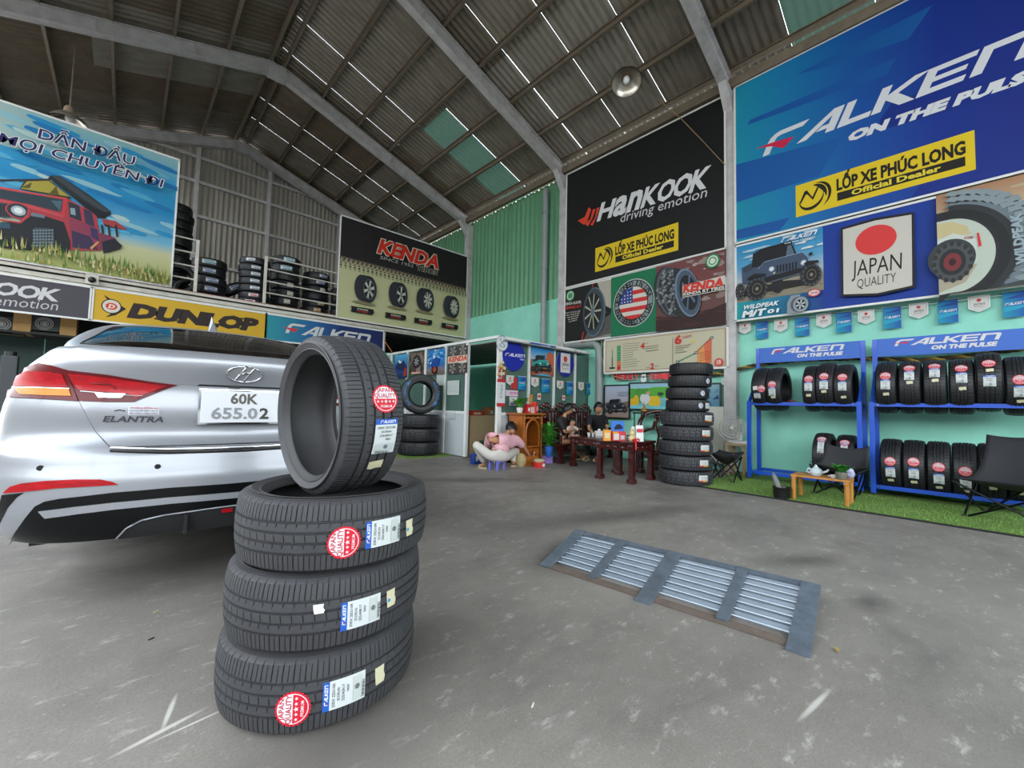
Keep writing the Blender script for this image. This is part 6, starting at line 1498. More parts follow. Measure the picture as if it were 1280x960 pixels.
# ================================================================== PEOPLE
def skinned(name, nodes, edges, m, parent, sub=2):
    """nodes: {key: (pos, radius)}; one continuous tapered surface"""
    keys = list(nodes); me = bpy.data.meshes.new(name); me.from_pydata([nodes[k][0] for k in keys], [(keys.index(a), keys.index(b)) for a, b in edges], [])
    o = bpy.data.objects.new(name, me); C.objects.link(o); md = o.modifiers.new('s', 'SKIN'); md.use_smooth_shade = True; s2 = o.modifiers.new('d', 'SUBSURF'); s2.levels = sub; s2.render_levels = sub
    for i, k in enumerate(keys): r = nodes[k][1]; me.skin_vertices[0].data[i].radius = (r, r) if not isinstance(r, tuple) else r
    me.skin_vertices[0].data[0].use_root = True
    bpy.context.view_layer.update(); nm = bpy.data.meshes.new_from_object(o.evaluated_get(bpy.context.evaluated_depsgraph_get()))
    bpy.data.objects.remove(o, do_unlink=True); nm.materials.clear(); nm.materials.append(m)
    return link(name, nm, parent)
M_skin = mat('skin', '#c08a68', .55, noise=.08, scale=10); M_hair = mat('black_hair', '#0d0b0b', .45)
def head_on(t, c, fwd, up, r=.095, hair='short', lo=None):
    """c: head centre; fwd: direction of the face"""
    f = Vector(fwd).normalized(); u = Vector(up); u = (u-f*u.dot(f)).normalized(); s = f.cross(u); R = Matrix((s, f, u)).transposed(); c = Vector(c)
    b = MB()
    def skull(a, v):
        th = 2*PI*a; ph = PI*v-PI/2; x, y, z = math.cos(ph)*math.cos(th), math.cos(ph)*math.sin(th), math.sin(ph)
        k = 1-.22*max(0, -z)**1.3; q = Vector((x*.76*r*k, y*.92*r*(1-.12*max(0, -z)), z*1.18*r)); 
        if y > .3 and z < -.3: q.y += .06*r
        return c+R @ q
    b.grid(skull, 20, 14); b.ball(c+R @ Vector((0, .96*r, -.10*r)), (.10*r, .16*r, .20*r), 8, 6, R=R)
    for sg in (-1, 1): b.ball(c+R @ Vector((sg*.80*r, -.02*r, -.05*r)), (.08*r, .18*r, .26*r), 8, 6, R=R)
    h = b.build('head', M_skin, t, smooth=60)
    for sg in (-1, 1):
        MB().ball(c+R @ Vector((sg*.30*r, .80*r, .06*r)), (.12*r, .07*r, .06*r), 8, 6, R=R).build('eye', mat('dark_eye', '#1a1210', .3), h)
        MB().ball(c+R @ Vector((sg*.30*r, .84*r, .24*r)), (.19*r, .05*r, .035*r), 8, 4, R=R).build('eyebrow', M_hair, h)
    MB().ball(c+R @ Vector((0, .84*r, -.48*r)), (.24*r, .06*r, .05*r), 8, 4, R=R).build('mouth', mat('lips', '#8c4a40', .5), h)
    b = MB(); rnd = random.Random(int(c.x*100))
    def cap(a, v):
        th = 2*PI*a; lim = min(.40, -.78+.95*max(0, math.sin(th)+.55)) if math.sin(th) < .3 else .40; z0 = lim if hair != 'long' else (-.45 if math.sin(th) < .1 else .42); ph0 = math.asin(max(-1, min(1, z0))); ph = ph0+(PI/2-ph0)*v
        k = 1.12+.04*math.sin(9*th)*math.sin(5*ph)+.03*rnd.random(); return c+R @ Vector((math.cos(ph)*math.cos(th)*.80*r*k, math.cos(ph)*math.sin(th)*.94*r*k-.03*r, math.sin(ph)*1.20*r*k))
    b.grid(cap, 24, 8)
    if hair == 'bun': b.ball(c+R @ Vector((0, -.35*r, 1.15*r)), .34*r, 10, 8)
    if hair == 'long': b.tube([c+R @ Vector((0, -.75*r, -.2*r)), c+R @ Vector((0, -.95*r, -.9*r)), c+R @ Vector((0, -.85*r, -1.7*r))], [.42*r, .36*r, .15*r], 8)
    b.build('hair', M_hair, t, smooth=60)
def hand_nodes(N, E, key, w_, d, side, s=1.0, curl=.5):
    """adds palm and five short finger chains after the wrist w_, pointing along d"""
    w_ = Vector(w_); d = Vector(d).normalized(); sd = Vector(side).normalized(); n = d.cross(sd).normalized()
    N[key+'p'] = (w_+d*.05*s, (.030*s, .016*s)); E.append((key, key+'p'))
    for i, (off, l) in enumerate(((-.030, .060), (-.010, .070), (.010, .066), (.028, .052))):
        a = w_+d*.085*s+sd*off*s; k = key+'f%d' % i
        N[k] = (a, .0085*s); N[k+'b'] = (a+(d*(1-curl*.3)+n*curl*.4)*l*.55*s, .0075*s); N[k+'c'] = (a+(d*(1-curl)+n*curl)*l*s, .006*s); E += [(key+'p', k), (k, k+'b'), (k+'b', k+'c')]
    N[key+'t'] = (w_+d*.035*s-sd*.035*s, .010*s); N[key+'u'] = (w_+d*.07*s-sd*.055*s, .008*s); E += [(key+'p', key+'t'), (key+'t', key+'u')]
def person(label, J, shirt, trousers, s=.9, face=(0, -1, 0), up=(0, 0, 1), hair='short', shorts=False, sleeve=.55, hr=.095, full=1.0, shoe=None, barefoot=False, long_hem=False):
    """J: joints in world space: pelvis, waist, chest, neck, head, shL/R, elL/R, wrL/R, hdL/R (hand direction), hipL/R, knL/R, anL/R, toL/R"""
    t = thing('person', label, 'person', (J['pelvis'][0], J['pelvis'][1], 0)); O = Vector((J['pelvis'][0], J['pelvis'][1], 0)); J = {k: Vector(v)-O for k, v in J.items() if not k.startswith('hd')} | {k: Vector(v) for k, v in J.items() if k.startswith('hd')}
    N = {'pelvis': (J['pelvis'], .095*s), 'waist': (J['waist'], .085*s), 'chest': (J['chest'], .10*s), 'neck': (J['neck'], .042*s), 'nh': (J['neck'].lerp(J['head'], .7), .042*s)}
    E = [('pelvis', 'waist'), ('waist', 'chest'), ('chest', 'neck'), ('neck', 'nh')]
    for q in 'LR':
        N['sh'+q] = (J['sh'+q], .045*s); N['el'+q] = (J['el'+q], .034*s); N['wr'+q] = (J['wr'+q], .023*s); E += [('chest', 'sh'+q), ('sh'+q, 'el'+q), ('el'+q, 'wr'+q)]
        hd = J.get('hd'+q, (J['wr'+q]-J['el'+q])); sd = hd.cross(Vector((0, 0, 1))); sd = sd if sd.length > .01 else Vector((1, 0, 0)); hand_nodes(N, E, 'wr'+q, J['wr'+q], hd, sd*(1 if q == 'L' else -1), s)
        N['hp'+q] = (J['hip'+q], .075*s); N['kn'+q] = (J['kn'+q], .052*s); N['cf'+q] = (J['kn'+q].lerp(J['an'+q], .35), .048*s); N['an'+q] = (J['an'+q], .030*s); N['to'+q] = (J['to'+q], .026*s)
        E += [('pelvis', 'hp'+q), ('hp'+q, 'kn'+q), ('kn'+q, 'cf'+q), ('cf'+q, 'an'+q), ('an'+q, 'to'+q)]
    skinned('body', N, E, M_skin, t)
    g = 1.22; N = {'waist': (J['waist'].lerp(J['pelvis'], .35 if not long_hem else .75), .120*s*full), 'mid': (J['waist'].lerp(J['chest'], .4), .122*s*full), 'chest': (J['chest'], .138*s*full), 'nk': (J['chest'].lerp(J['neck'], .75), .065*s)}; E = [('waist', 'mid'), ('mid', 'chest'), ('chest', 'nk')]
    for q in 'LR':
        N['s'+q] = (J['sh'+q], .072*s*full); N['e'+q] = (J['sh'+q].lerp(J['el'+q], sleeve), .064*s*(.5+.5*full)); N['e2'+q] = (J['sh'+q].lerp(J['el'+q], sleeve+.25), .060*s); E += [('chest', 's'+q), ('s'+q, 'e'+q), ('e'+q, 'e2'+q)]
    skinned('shirt', N, E, shirt, t)
    N = {'p': (J['pelvis'], .118*s), 'w': (J['pelvis'].lerp(J['waist'], .5), .108*s)}; E = [('p', 'w')]
    for q in 'LR':
        N['h'+q] = (J['hip'+q], .092*s); E.append(('p', 'h'+q))
        if shorts: N['k'+q] = (J['hip'+q].lerp(J['kn'+q], .55), .080*s); N['k2'+q] = (J['hip'+q].lerp(J['kn'+q], .85), .078*s); E += [('h'+q, 'k'+q), ('k'+q, 'k2'+q)]
        else: N['k'+q] = (J['kn'+q], .073*s); N['c'+q] = (J['kn'+q].lerp(J['an'+q], .5), .060*s); N['a'+q] = (J['kn'+q].lerp(J['an'+q], .93), .052*s); E += [('h'+q, 'k'+q), ('k'+q, 'c'+q), ('c'+q, 'a'+q)]
    skinned('shorts' if shorts else 'trousers', N, E, trousers, t)
    for q in 'LR':
        d = (J['to'+q]-J['an'+q]); d.z = 0; d.normalize(); a = math.atan2(d.x, -d.y); c_ = J['an'+q]+d*.06*s; m_ = shoe or M_shoe
        z = max(.012, J['to'+q].z-.03*s)
        def sole(u, v): th = 2*PI*u; return Vector((c_.x, c_.y, z))+RZ(a-PI)@Vector((.045*s*math.cos(th)*(1+.1*math.sin(th)), .125*s*math.sin(th), -.012+.024*v))
        b = MB(); b.grid(sole, 18, 1); b.add([sole(i/18, 1) for i in range(18)], [tuple(range(18))]); b.add([sole(i/18, 0) for i in range(18)], [tuple(range(18))[::-1]])
        sd = d.cross(Vector((0, 0, 1))); k = c_+d*.04*s
        b.tube([Vector((k.x, k.y, z))+sd*.045*s, Vector((k.x, k.y, z+.05*s))+sd*.03*s, Vector((k.x, k.y, z+.05*s))-sd*.03*s, Vector((k.x, k.y, z))-sd*.045*s], .012*s, 6); b.build('sandal', m_, t, smooth=50)
    head_on(t, J['head'], face, up, hr*s/.9, hair); return t
M_shoe = mat('beige_sandal', '#b8a88c', .7)
def skin_pt(px, py, Y): return ony(px, py, Y)
Q = skin_pt
M_pink = mat('pink_patterned_shirt', '#cf8494', .8, noise=.6, scale=45, col2='#e6c4c8'); M_cream = mat('cream_white_trousers', '#cfcac2', .8, noise=.12, scale=6)
M_blackT = mat('black_tee', '#17181c', .8); M_dkgrey = mat('charcoal_tee', '#242326', .8); M_denim = mat('denim', '#3d5264', .8, noise=.3, scale=60)
person('person in pink patterned shirt squatting on a low blue stool before the small shrine',
 dict(pelvis=Q(622, 570, 4.87), waist=Q(625, 563, 4.90), chest=Q(628, 552, 4.98), neck=Q(633, 543, 5.08), head=Q(639, 535.5, 5.16), shL=Q(611, 549, 4.98), shR=Q(646, 550, 4.94), elL=Q(609, 561, 5.2), elR=Q(656, 560, 4.94), wrL=Q(628, 568, 5.28), wrR=Q(662, 570, 4.98),
  hipL=Q(613, 571, 4.90), hipR=Q(632, 571, 4.84), knL=Q(593, 554, 5.05), knR=Q(646, 562, 5.10), anL=Q(606, 580, 5.10), anR=Q(641, 579, 5.0), toL=Q(601, 582, 5.2), toR=Q(650, 580, 5.10)),
 M_pink, M_cream, .93, face=(.35, .55, -1.0), up=(.45, .75, .5), long_hem=True, full=1.32, hr=.105)
person('person in black tee seated at the bench end behind the coffee table',
 dict(pelvis=Q(747, 549, 4.88), waist=Q(747, 540, 4.90), chest=Q(747, 527, 4.88), neck=Q(748, 517.5, 4.82), head=Q(748, 510, 4.77), shL=Q(756, 521, 4.85), shR=Q(737, 521, 4.85), elL=Q(759, 535, 4.72), elR=Q(736, 536, 4.70), wrL=Q(757, 541, 4.42), wrR=Q(742, 542, 4.46),
  hipL=Q(752, 551, 4.85), hipR=Q(742, 551, 4.85), knL=Q(750, 554, 4.42), knR=Q(734, 554, 4.44), anL=Q(746, 572, 4.46), anR=Q(735, 570, 4.52), toL=Q(742, 576, 4.34), toR=Q(729, 575, 4.40), hdR=(-.2, -1, 0), hdL=(-.8, -.6, 0)),
 M_blackT, M_blackT, .86, face=(-.35, -.8, -.38), shorts=False, hr=.10)
person('person in charcoal tee and denim shorts on the carved bench holding a small child',
 dict(pelvis=Q(703, 551, 5.10), waist=Q(702, 543, 5.08), chest=Q(701, 529, 5.06), neck=Q(706, 519, 5.03), head=Q(710, 511.5, 5.00), shL=Q(699, 524, 5.18), shR=Q(699, 525, 4.98), elL=Q(713, 538, 5.08), elR=Q(706.5, 541, 4.88), wrL=Q(722, 536, 4.98), wrR=Q(716, 537, 4.84),
  hipL=Q(706, 552, 5.14), hipR=Q(704, 553, 5.02), knL=Q(723, 548, 5.05), knR=Q(719, 549, 4.90), anL=Q(728, 568, 5.05), anR=Q(723, 567, 4.90), toL=Q(733, 572, 5.02), toR=Q(729, 572, 4.88), hdR=(.8, .2, .1), hdL=(.8, -.2, 0)),
 M_dkgrey, M_denim, .82, face=(.75, -.45, -.5), shorts=True, hair='short', hr=.10)
person('small child in white top with hair bun on a lap at the bench',
 dict(pelvis=Q(714, 545, 4.90), waist=Q(714.5, 541.5, 4.90), chest=Q(715, 536.5, 4.89), neck=Q(715, 532.5, 4.88), head=Q(715, 528, 4.86), shL=Q(720, 534.5, 4.88), shR=Q(710.5, 534.5, 4.88), elL=Q(722, 539, 4.80), elR=Q(709.5, 539, 4.78), wrL=Q(717, 536.5, 4.74), wrR=Q(713, 536.5, 4.74),
  hipL=Q(717, 546, 4.88), hipR=Q(712, 546, 4.88), knL=Q(724, 545, 4.74), knR=Q(720, 547, 4.70), anL=Q(728, 551, 4.76), anR=Q(724, 553, 4.72), toL=Q(730, 553, 4.70), toR=Q(727, 555, 4.66), hdL=(-.5, 0, .6), hdR=(.5, 0, .6)),
 mat('white_child_top', '#d6cfc8', .8), mat('pink_child_shorts', '#c09a94', .8), .50, face=(-.1, -1, -.2), shorts=True, hair='bun', hr=.125)

# ================================================================== SMALL THINGS NEAR THE SHRINE
def gz(px, py, z=0.0): return onz(px, py, z)
M_lilac = mat('periwinkle_plastic', '#7378d8', .4)
t = thing('plastic_stool', 'low periwinkle blue plastic stool under the squatting person', 'stool', (gz(621, 587).x, gz(621, 587).y, 0), .3); t.scale = (.82, .82, .60)
b = MB().box((0, 0, .255), (.30, .20, .03), bev=.01); b.build('seat', M_lilac, t, smooth=40)
for s in (-1, 1):
    for q in (-1, 1): MB().prism([(s*.15, q*.095, 0), (s*.09, q*.095, 0), (s*.085, q*.095, .16), (s*.05, q*.095, .20), (s*.05, q*.095, .245), (s*.145, q*.095, .245)], (0, -q*.02, 0)).build('leg', M_lilac, t)
for s in (-1, 1): MB().box((0, s*.088, .225), (.14, .018, .05)).build('apron', M_lilac, t)
M_orange = mat('carved_orange_wood', '#b86a20', .35, noise=.45, scale=14, coat=.3, col2='#7c3f10')
SH = thing('shrine', 'orange carved wooden shrine cabinet against the office corner', 'shrine', (5.28, 5.25, 0), 0)
W_, D_, H_ = .52, .36, .86
for s in (-1, 1): MB().box((s*(W_/2-.02), 0, H_/2), (.04, D_, H_)).build('side_panel', M_orange, SH)
MB().box((0, D_/2-.01, H_/2), (W_, .02, H_)).build('back_panel', mat('dark_orange_wood', '#6e3a12', .5), SH)
MB().box((0, -.01, H_+.01), (W_+.08, D_+.06, .035), bev=.008).build('top_shelf', M_orange, SH); MB().box((0, 0, .30), (W_, D_, .03)).build('shelf', M_orange, SH); MB().box((0, 0, .02), (W_, D_, .04)).build('base', M_orange, SH)
b = MB(); y = -D_/2
for s in (-1, 1):
    b.tube([(s*.17, y, .32), (s*.17, y, .60), (s*.13, y, .70), (s*.06, y, .76), (0, y, .78)], .022, 8); b.cyl((s*.22, y-.01, .04), (s*.22, y-.01, H_), .02, n=10)
    for z in (.12, .26, .42, .56, .7): b.ball((s*.22, y-.015, z), (.028, .024, .02), 10, 6)
for i in range(7): b.ball((-.18+.06*i, y-.005, .80+.012*(i % 2)), (.03, .015, .024), 8, 6)
b.build('carved_front', M_orange, SH, smooth=50)
MB().box((0, y+.01, .16), (.36, .02, .22), bev=.006).build('lower_front', M_orange, SH)
t = thing('mirror_frame', 'small gilt framed plaque inside the orange shrine', 'frame', (5.20, 5.20, .315)); MB().box((0, 0, .10), (.10, .02, .20), bev=.004).build('gilt_frame', mat('gilt', '#c8a24a', .35, .7), t); MB().box((0, -.012, .10), (.07, .004, .16)).build('plaque_face', mat('plaque_red', '#7c3a20', .5), t)
def leafpot(name, lab, loc, pot, n, h, spread, leaf='#3f8a34', potc='#d8cfc8', pr=.06, ph=.09, seed=1, lw=.02, stem=False):
    t = thing(name, lab, 'plant', loc); rnd = random.Random(seed)
    MB().lathe([(0, 0), (pr*.7, 0), (pr, ph*.6), (pr*.95, ph), (pr*.8, ph), (pr*.8, ph*.85), (0, ph*.85)], n=18).build(pot, mat('pot_'+potc[1:], potc, .35, coat=.4), t, smooth=50)
    M_l = mat('leaf_'+leaf[1:], leaf, .5, noise=.3, scale=6)
    for i in range(n):
        a = rnd.uniform(0, 2*PI); l = h*rnd.uniform(.55, 1); o = spread*rnd.uniform(.55, 1); b = MB(); w_ = lw*rnd.uniform(.7, 1.2); z0 = ph*.8+(h*(.1+.75*rnd.random()) if stem else 0); l2 = l if not stem else rnd.uniform(-.04, .26)
        d = Vector((math.cos(a), math.sin(a), 0)); sd = Vector((-d.y, d.x, 0))
        def lf(u, v): 
            p = Vector((0, 0, z0))+d*(o*u)+Vector((0, 0, l2*(u-.55*u*u))); ww = w_*math.sin(PI*min(1, .08+u*.92))**.7; return p+sd*(ww*(v-.5)*2)+Vector((0, 0, abs(v-.5)*ww*.6))
        b.grid(lf, 5, 2).build('leaf', M_l, t, smooth=60)
    if stem:
        for i in range(5): a = i*1.25; MB().tube([(.02*math.cos(a), .02*math.sin(a), ph*.7), (.03*math.cos(a), .03*math.sin(a), ph+h*.75)], .006, 6).build('stem', mat('green_stem', '#5c8a3c', .5), t)
    return t
leafpot('potted_plant', 'leafy green plant in a pale pot on top of the orange shrine', (5.10, 5.22, H_+.03), 'pot', 34, .42, .22, seed=3, lw=.030, leaf='#5cae40')
leafpot('bamboo_plant', 'bushy lucky bamboo standing in a blue vase beside the bench arm', tuple(gz(686, 571, .13)), 'vase', 150, .42, .20, '#5fb848', '#1c5ca8', .068, .19, 5, .026, True)
bx = gz(686, 579); t = tag(MB().box((bx.x, bx.y+.05, .064), (.15, .15, .128), bev=.006).build('gift_box', mat('lilac_card', '#a78bd8', .6)), 'lilac box under the blue vase of lucky bamboo', 'box')
def box_thing(name, lab, cat, c, d, col, rz=0, face=None):
    o = thing(name, lab, cat, (c[0], c[1], c[2]), rz); MB().box((0, 0, d[2]/2), d, bev=min(d)*.06).build('carton', mat('card_'+col[1:], col, .5), o)
    if face:
        cv = Canvas(lambda q: Vector((q[0]*d[0], -d[1]/2-.001, q[1]*d[2])), (0, -1, 0))
        for (x0, y0, x1, y1, cc) in face: cv.rect(x0, y0, x1, y1, cc)
        cv.pic.build('printed_face', PRINT, o)
    return o
p = gz(645, 582); box_thing('drink_carton', 'pale blue and white carton on the floor right of the blue stool', 'carton', p, (.10, .07, .15), '#d8dedb', -.5, [(-.45, .55, .45, .95, '#3fa8d0'), (-.4, .1, .3, .35, '#c8d060')])
p = gz(595, 580); t = thing('shopping_bag', 'dark blue printed bag on the floor left of the squatting person', 'bag', (p.x, p.y, 0)); MB().box((0, 0, .09), (.17, .12, .18), bev=.03).build('bag_body', mat('blue_bag', '#173a8c', .4), t, smooth=40); MB().box((-.03, -.062, .10), (.05, .004, .08)).build('printed_face', M_white, t)
for x in (-.04, .04): MB().tube([(x-.02, 0, .17), (x-.01, 0, .22), (x+.01, 0, .22), (x+.02, 0, .17)], .005, 6).build('handle', mat('blue_bag', '#173a8c', .4), t)
p = gz(662, 582); t = thing('offering_box', 'low orange wooden offering box on the floor in front of the shrine', 'box', (p.x, p.y+.08, 0), -.3)
for c_, d_ in (((0, -.09, .08), (.36, .02, .16)), ((0, .09, .08), (.36, .02, .16)), ((-.17, 0, .09), (.02, .18, .18)), ((.17, 0, .13), (.02, .18, .26)), ((0, 0, .015), (.34, .18, .02))): MB().box(c_, d_).build('board', M_orange, t)
b = MB(); [b.ball((x, -.101, z), .010, 8, 6) for x, z in ((-.02, .06), (.03, .05), (.10, .07), (.02, .10))]; b.build('hole', M_black, t)
p = gz(651, 574, .12); t = thing('garden_figure', 'round straw coloured pot figure beside the reaching hand', 'figure', (p.x, p.y, .0)); MB().lathe([(0, .0), (.06, .0), (.09, .07), (.095, .13), (.07, .19), (.03, .22), (0, .225)], n=20).build('figure_body', mat('straw', '#b8a878', .7, noise=.3, scale=30), t, smooth=60)
p = gz(671, 575, .08); t = thing('figurine', 'white ceramic animal figurine in front of the shrine', 'figure', (p.x, p.y+.05, 0)); b = MB(); b.ball((0, 0, .12), (.045, .04, .055), 12, 8); b.ball((0, -.02, .20), .038, 12, 8); b.ball((-.022, -.02, .24), .014, 8, 6); b.ball((.022, -.02, .24), .014, 8, 6); b.ball((0, 0, .04), (.055, .05, .045), 12, 8); b.build('ceramic_body', M_white, t, smooth=60)
p = gz(674, 584); t = thing('offering_dish', 'red patterned tin with a cream woven lid on the floor before the shrine', 'tin', (p.x, p.y, 0)); MB().lathe([(0, 0), (.10, 0), (.10, .085), (0, .085)], n=24).build('tin_body', mat('red_tin', '#c42420', .35), t, smooth=40); MB().lathe([(0, .086), (.085, .086), (.095, .11), (.08, .135), (0, .145)], n=24).build('woven_lid', mat('woven_cream', '#c8bc98', .7, noise=.4, scale=60), t, smooth=50); MB().box((.0, -.101, .045), (.06, .004, .05)).build('tin_label', M_white, t)
zt = H_+.0275
for i, (x, lab, col, sz) in enumerate(((5.27, 'red tin on top of the orange shrine, left of the paper offerings', '#c8242c', (.09, .09, .16)), (5.37, 'white and red carton standing on the orange shrine top', '#e0d4d0', (.10, .08, .11)), (5.47, 'flat red box leaning at the right end of the shrine top', '#cf3028', (.12, .08, .20)))):
    box_thing('offering_packet', lab, 'packet', (x, 5.20, zt), sz, col, .2*i, [(-.3, .2, .3, .6, '#f0e0d8')])
t = thing('incense_bundle', 'tall orange incense stick bundle rising behind the shrine top', 'incense', (5.48, 5.33, zt))
for i in range(5): MB().cyl((.012*i-.024, .0, 0), (.012*i-.024+.01*(i-2), 0, .34), .005, n=6).build('stick', mat('incense_orange', '#d8901c', .6), t)
t = thing('flower_ornament', 'gold and red artificial flower ornament hanging on the office corner post', 'ornament', (4.86, 5.42, 1.55)); random.seed(8)
fo = ony(627, 463, 5.42); t.location = (fo.x, 5.44, fo.z)
for i in range(14):
    b = MB(); a = i*2.4; r = .10*math.sqrt(i/14); c0 = Vector((r*math.cos(a), -.02, r*math.sin(a)*1.7)); [b.ball(c0+Vector((.018*math.cos(k*1.257), 0, .018*math.sin(k*1.257))), (.014, .008, .014), 6, 4) for k in range(5)]; b.build('flower', mat(*(('gold_petal', '#c8a860', .6), ('red_petal', '#a83428', .6), ('cream_petal', '#d8ccaa', .6))[i % 3]), t)
# ---- things on the tables
p = gz(758.5, 551, .56); box_thing('tea_packet', 'orange tea packet standing on the side table, leftmost', 'packet', (p.x, p.y, .56), (.10, .05, .15), '#d8902c', -.75, [(-.35, .25, .35, .75, '#e6d0a0')])
p = gz(773, 551, .56); t = box_thing('brochure_stand', 'red brochure display with blue backing card in the middle of the side table', 'stand', (p.x, p.y, .56), (.19, .07, .13), '#c8303a', -.75, [(-.4, .1, .0, .8, '#e8dcd8'), (.1, .15, .4, .6, '#d8d0d0'), (-.45, .75, -.1, .97, '#e8a83c')]); MB().box((0, .05, .16), (.18, .012, .22)).build('backing_card', mat('blue_card', '#2c6cc0', .5), t); 
cv = Canvas(lambda q: Vector((q[0], .043, q[1])), (0, -1, 0)); cv.poly([(-.05, .17), (-.02, .22), (.03, .23), (.07, .19), (.06, .16), (-.04, .15)], '#14203c'); cv.pic.build('printed_face', PRINT, t)
p = gz(800, 552, .56); t = thing('card_holder', 'white and red folded card holder at the right end of the side table', 'stand', (p.x, p.y, .56), -.75)
MB().prism([(-.05, 0, 0), (.05, 0, 0), (.05, .03, .22), (-.05, .03, .22)], (0, .008, 0)).build('front_card', M_white, t); MB().box((0, .008, .15), (.08, .012, .045)).build('red_band', mat('red_card', '#c8303a', .5), t); MB().prism([(-.12, .05, 0), (-.05, .05, 0), (-.06, .05, .20), (-.10, .05, .20)], (0, .008, 0)).build('side_card', M_white, t)
p = gz(790, 553, .56); t = thing('lucky_figurine', 'cream gold figurine with a red ribbon bow on the side table edge', 'figurine', (p.x, p.y, .56)); M_cg = mat('cream_gold', '#d8c08c', .35, noise=.3, scale=40)
b = MB(); b.ball((0, 0, .05), (.055, .045, .05), 12, 8); b.ball((0, 0, .12), (.042, .038, .042), 12, 8); b.ball((-.025, 0, .165), .014, 8, 6); b.ball((.025, 0, .165), .014, 8, 6); b.ball((.06, 0, .08), .02, 8, 6); b.build('figure_body', M_cg, t, smooth=60)
M_rib = mat('red_ribbon', '#cf1c20', .5); b = MB()
for s in (-1, 1): b.tube([(0, -.045, .03), (s*.05, -.06, .05), (s*.09, -.06, .035), (s*.05, -.06, .01), (0, -.045, .03)], .010, 6)
b.tube([(0, -.05, .03), (-.03, -.075, -.03), (-.035, -.08, -.09)], .009, 6); b.build('ribbon_bow', M_rib, t, smooth=60)
p = gz(783, 545, .56); tag(MB().box((p.x, p.y, .565), (.12, .10, .012), bev=.002).build('notebook', mat('dark_cover', '#2c2a2c', .5)), 'dark flat notebook between the brochure stand and the figurine', 'notebook')
p = gz(781, 541, .51); t = thing('menu_card', 'pale upright menu card behind the brochure stand', 'card', (p.x, p.y, .51), -.75); MB().box((0, 0, .09), (.14, .01, .18)).build('card_sheet', mat('pale_card', '#b9c0b4', .6), t); MB().box((0, .03, .01), (.14, .05, .012)).build('card_foot', M_rose, t)
for px, lab, r in ((736, 'white tea cup on the coffee table, left of the other cups', .028), (741, 'grey tea cup between two white ones on the coffee table', .024)):
    p = gz(px, 545, .51); t = thing('tea_cup', lab, 'cup', (p.x, p.y, .51)); MB().lathe([(0, 0), (r*.7, 0), (r, r*2.2), (r*.88, r*2.2), (r*.6, r*.3), (0, r*.3)], n=16).build('cup_wall', M_white, t, smooth=50); MB().tube([(r*.95, 0, r*1.7), (r*1.5, 0, r*1.4), (r*1.4, 0, r*.8), (r*.8, 0, r*.6)], r*.14, 6).build('handle', M_white, t)
p = gz(749, 545, .51); t = thing('tissue_box', 'white tissue box on the coffee table in front of the man in black', 'box', (p.x, p.y, .51), -.6); MB().box((0, 0, .045), (.15, .09, .09), bev=.008).build('carton', M_white, t); MB().ball((0, 0, .10), (.03, .015, .03), 8, 6).build('tissue', M_white, t)
# gold buddha-like ornament and shelf by the wall
t = thing('wall_shelf', 'dark glass topped shelf on the mint wall above the armchair', 'shelf', (7.25, 3.9, .93)); MB().box((0, 0, 0), (.30, .55, .03)).build('shelf_top', M_black, t); MB().box((0, 0, -.24), (.26, .5, .02)).build('lower_shelf', mat('green_tint_glass', '#6a9a8a', .2), t)
for q in (-1, 1):
    for w2 in (-1, 1): MB().cyl((w2*.13, q*.25, 0), (w2*.13, q*.25, -.93), .012, n=8).build('leg', M_black, t)
t = thing('gold_ornament', 'small gold ship ornament on the dark wall shelf', 'ornament', (7.2, 4.0, .945)); b = MB(); b.ball((0, 0, .03), (.03, .08, .03), 12, 6); b.cyl((0, 0, .04), (0, 0, .2), .006, n=6); b.prism([(0, -.06, .06), (0, .03, .06), (0, .0, .19)], (.004, 0, 0)); b.build('ornament_body', mat('gold', '#a8843c', .35, .8), t)
# framed pictures on the mint wall
def framed(px4, lab, draw, X=7.42):
    b = Plane('x', X); b.crop(0, 0, 1); (a, b1), (c_, d) = px4; p, q = b.P(a, b1), b.P(c_, d); o = thing('framed_picture', lab, 'picture'); u0, u1, v0, v1 = p[0], q[0], q[1], p[1]
    L = [b.to3d(x) for x in ((u0, v1), (u1, v1), (u1, v0), (u0, v0))]; MB().prism(L, -b.n*.03).build('backing', M_black, o)
    for i in range(4):
        a_, e_ = L[i], L[(i+1) % 4]; d_ = (e_-a_).normalized(); n_ = b.n.cross(d_); MB().prism([a_-n_*.012, e_-n_*.012, e_+n_*.012, a_+n_*.012], b.n*.02).build('frame_bar', M_black, o)
    b.k = 3; draw(b, b.within(u0, u1, v0, v1)); b.done(o); return o
def d_suv(b, f):
    b.poly([f(x) for x in ((0, 0), (1, 0), (1, 1), (0, 1))], ['#a88c78', '#a88c78', '#b8c8e0', '#b8c8e0']); b.poly([f(x) for x in ((0, .45), (.3, .5), (.6, .46), (1, .52), (1, .3), (0, .3))], '#7c6c64'); jeep_art(b, lambda q: f((.02+.92*q[0], .10+.50*q[1])), '#2c3440', '#15171a', '#6a7484')
    for i in range(3): b.line(f((.55, .78-.05*i)), f((.95, .79-.05*i)), .008, '#7c8898')
framed(((756, 482), (787, 523)), 'black framed poster of a dark off-road car beside the seated man', d_suv)
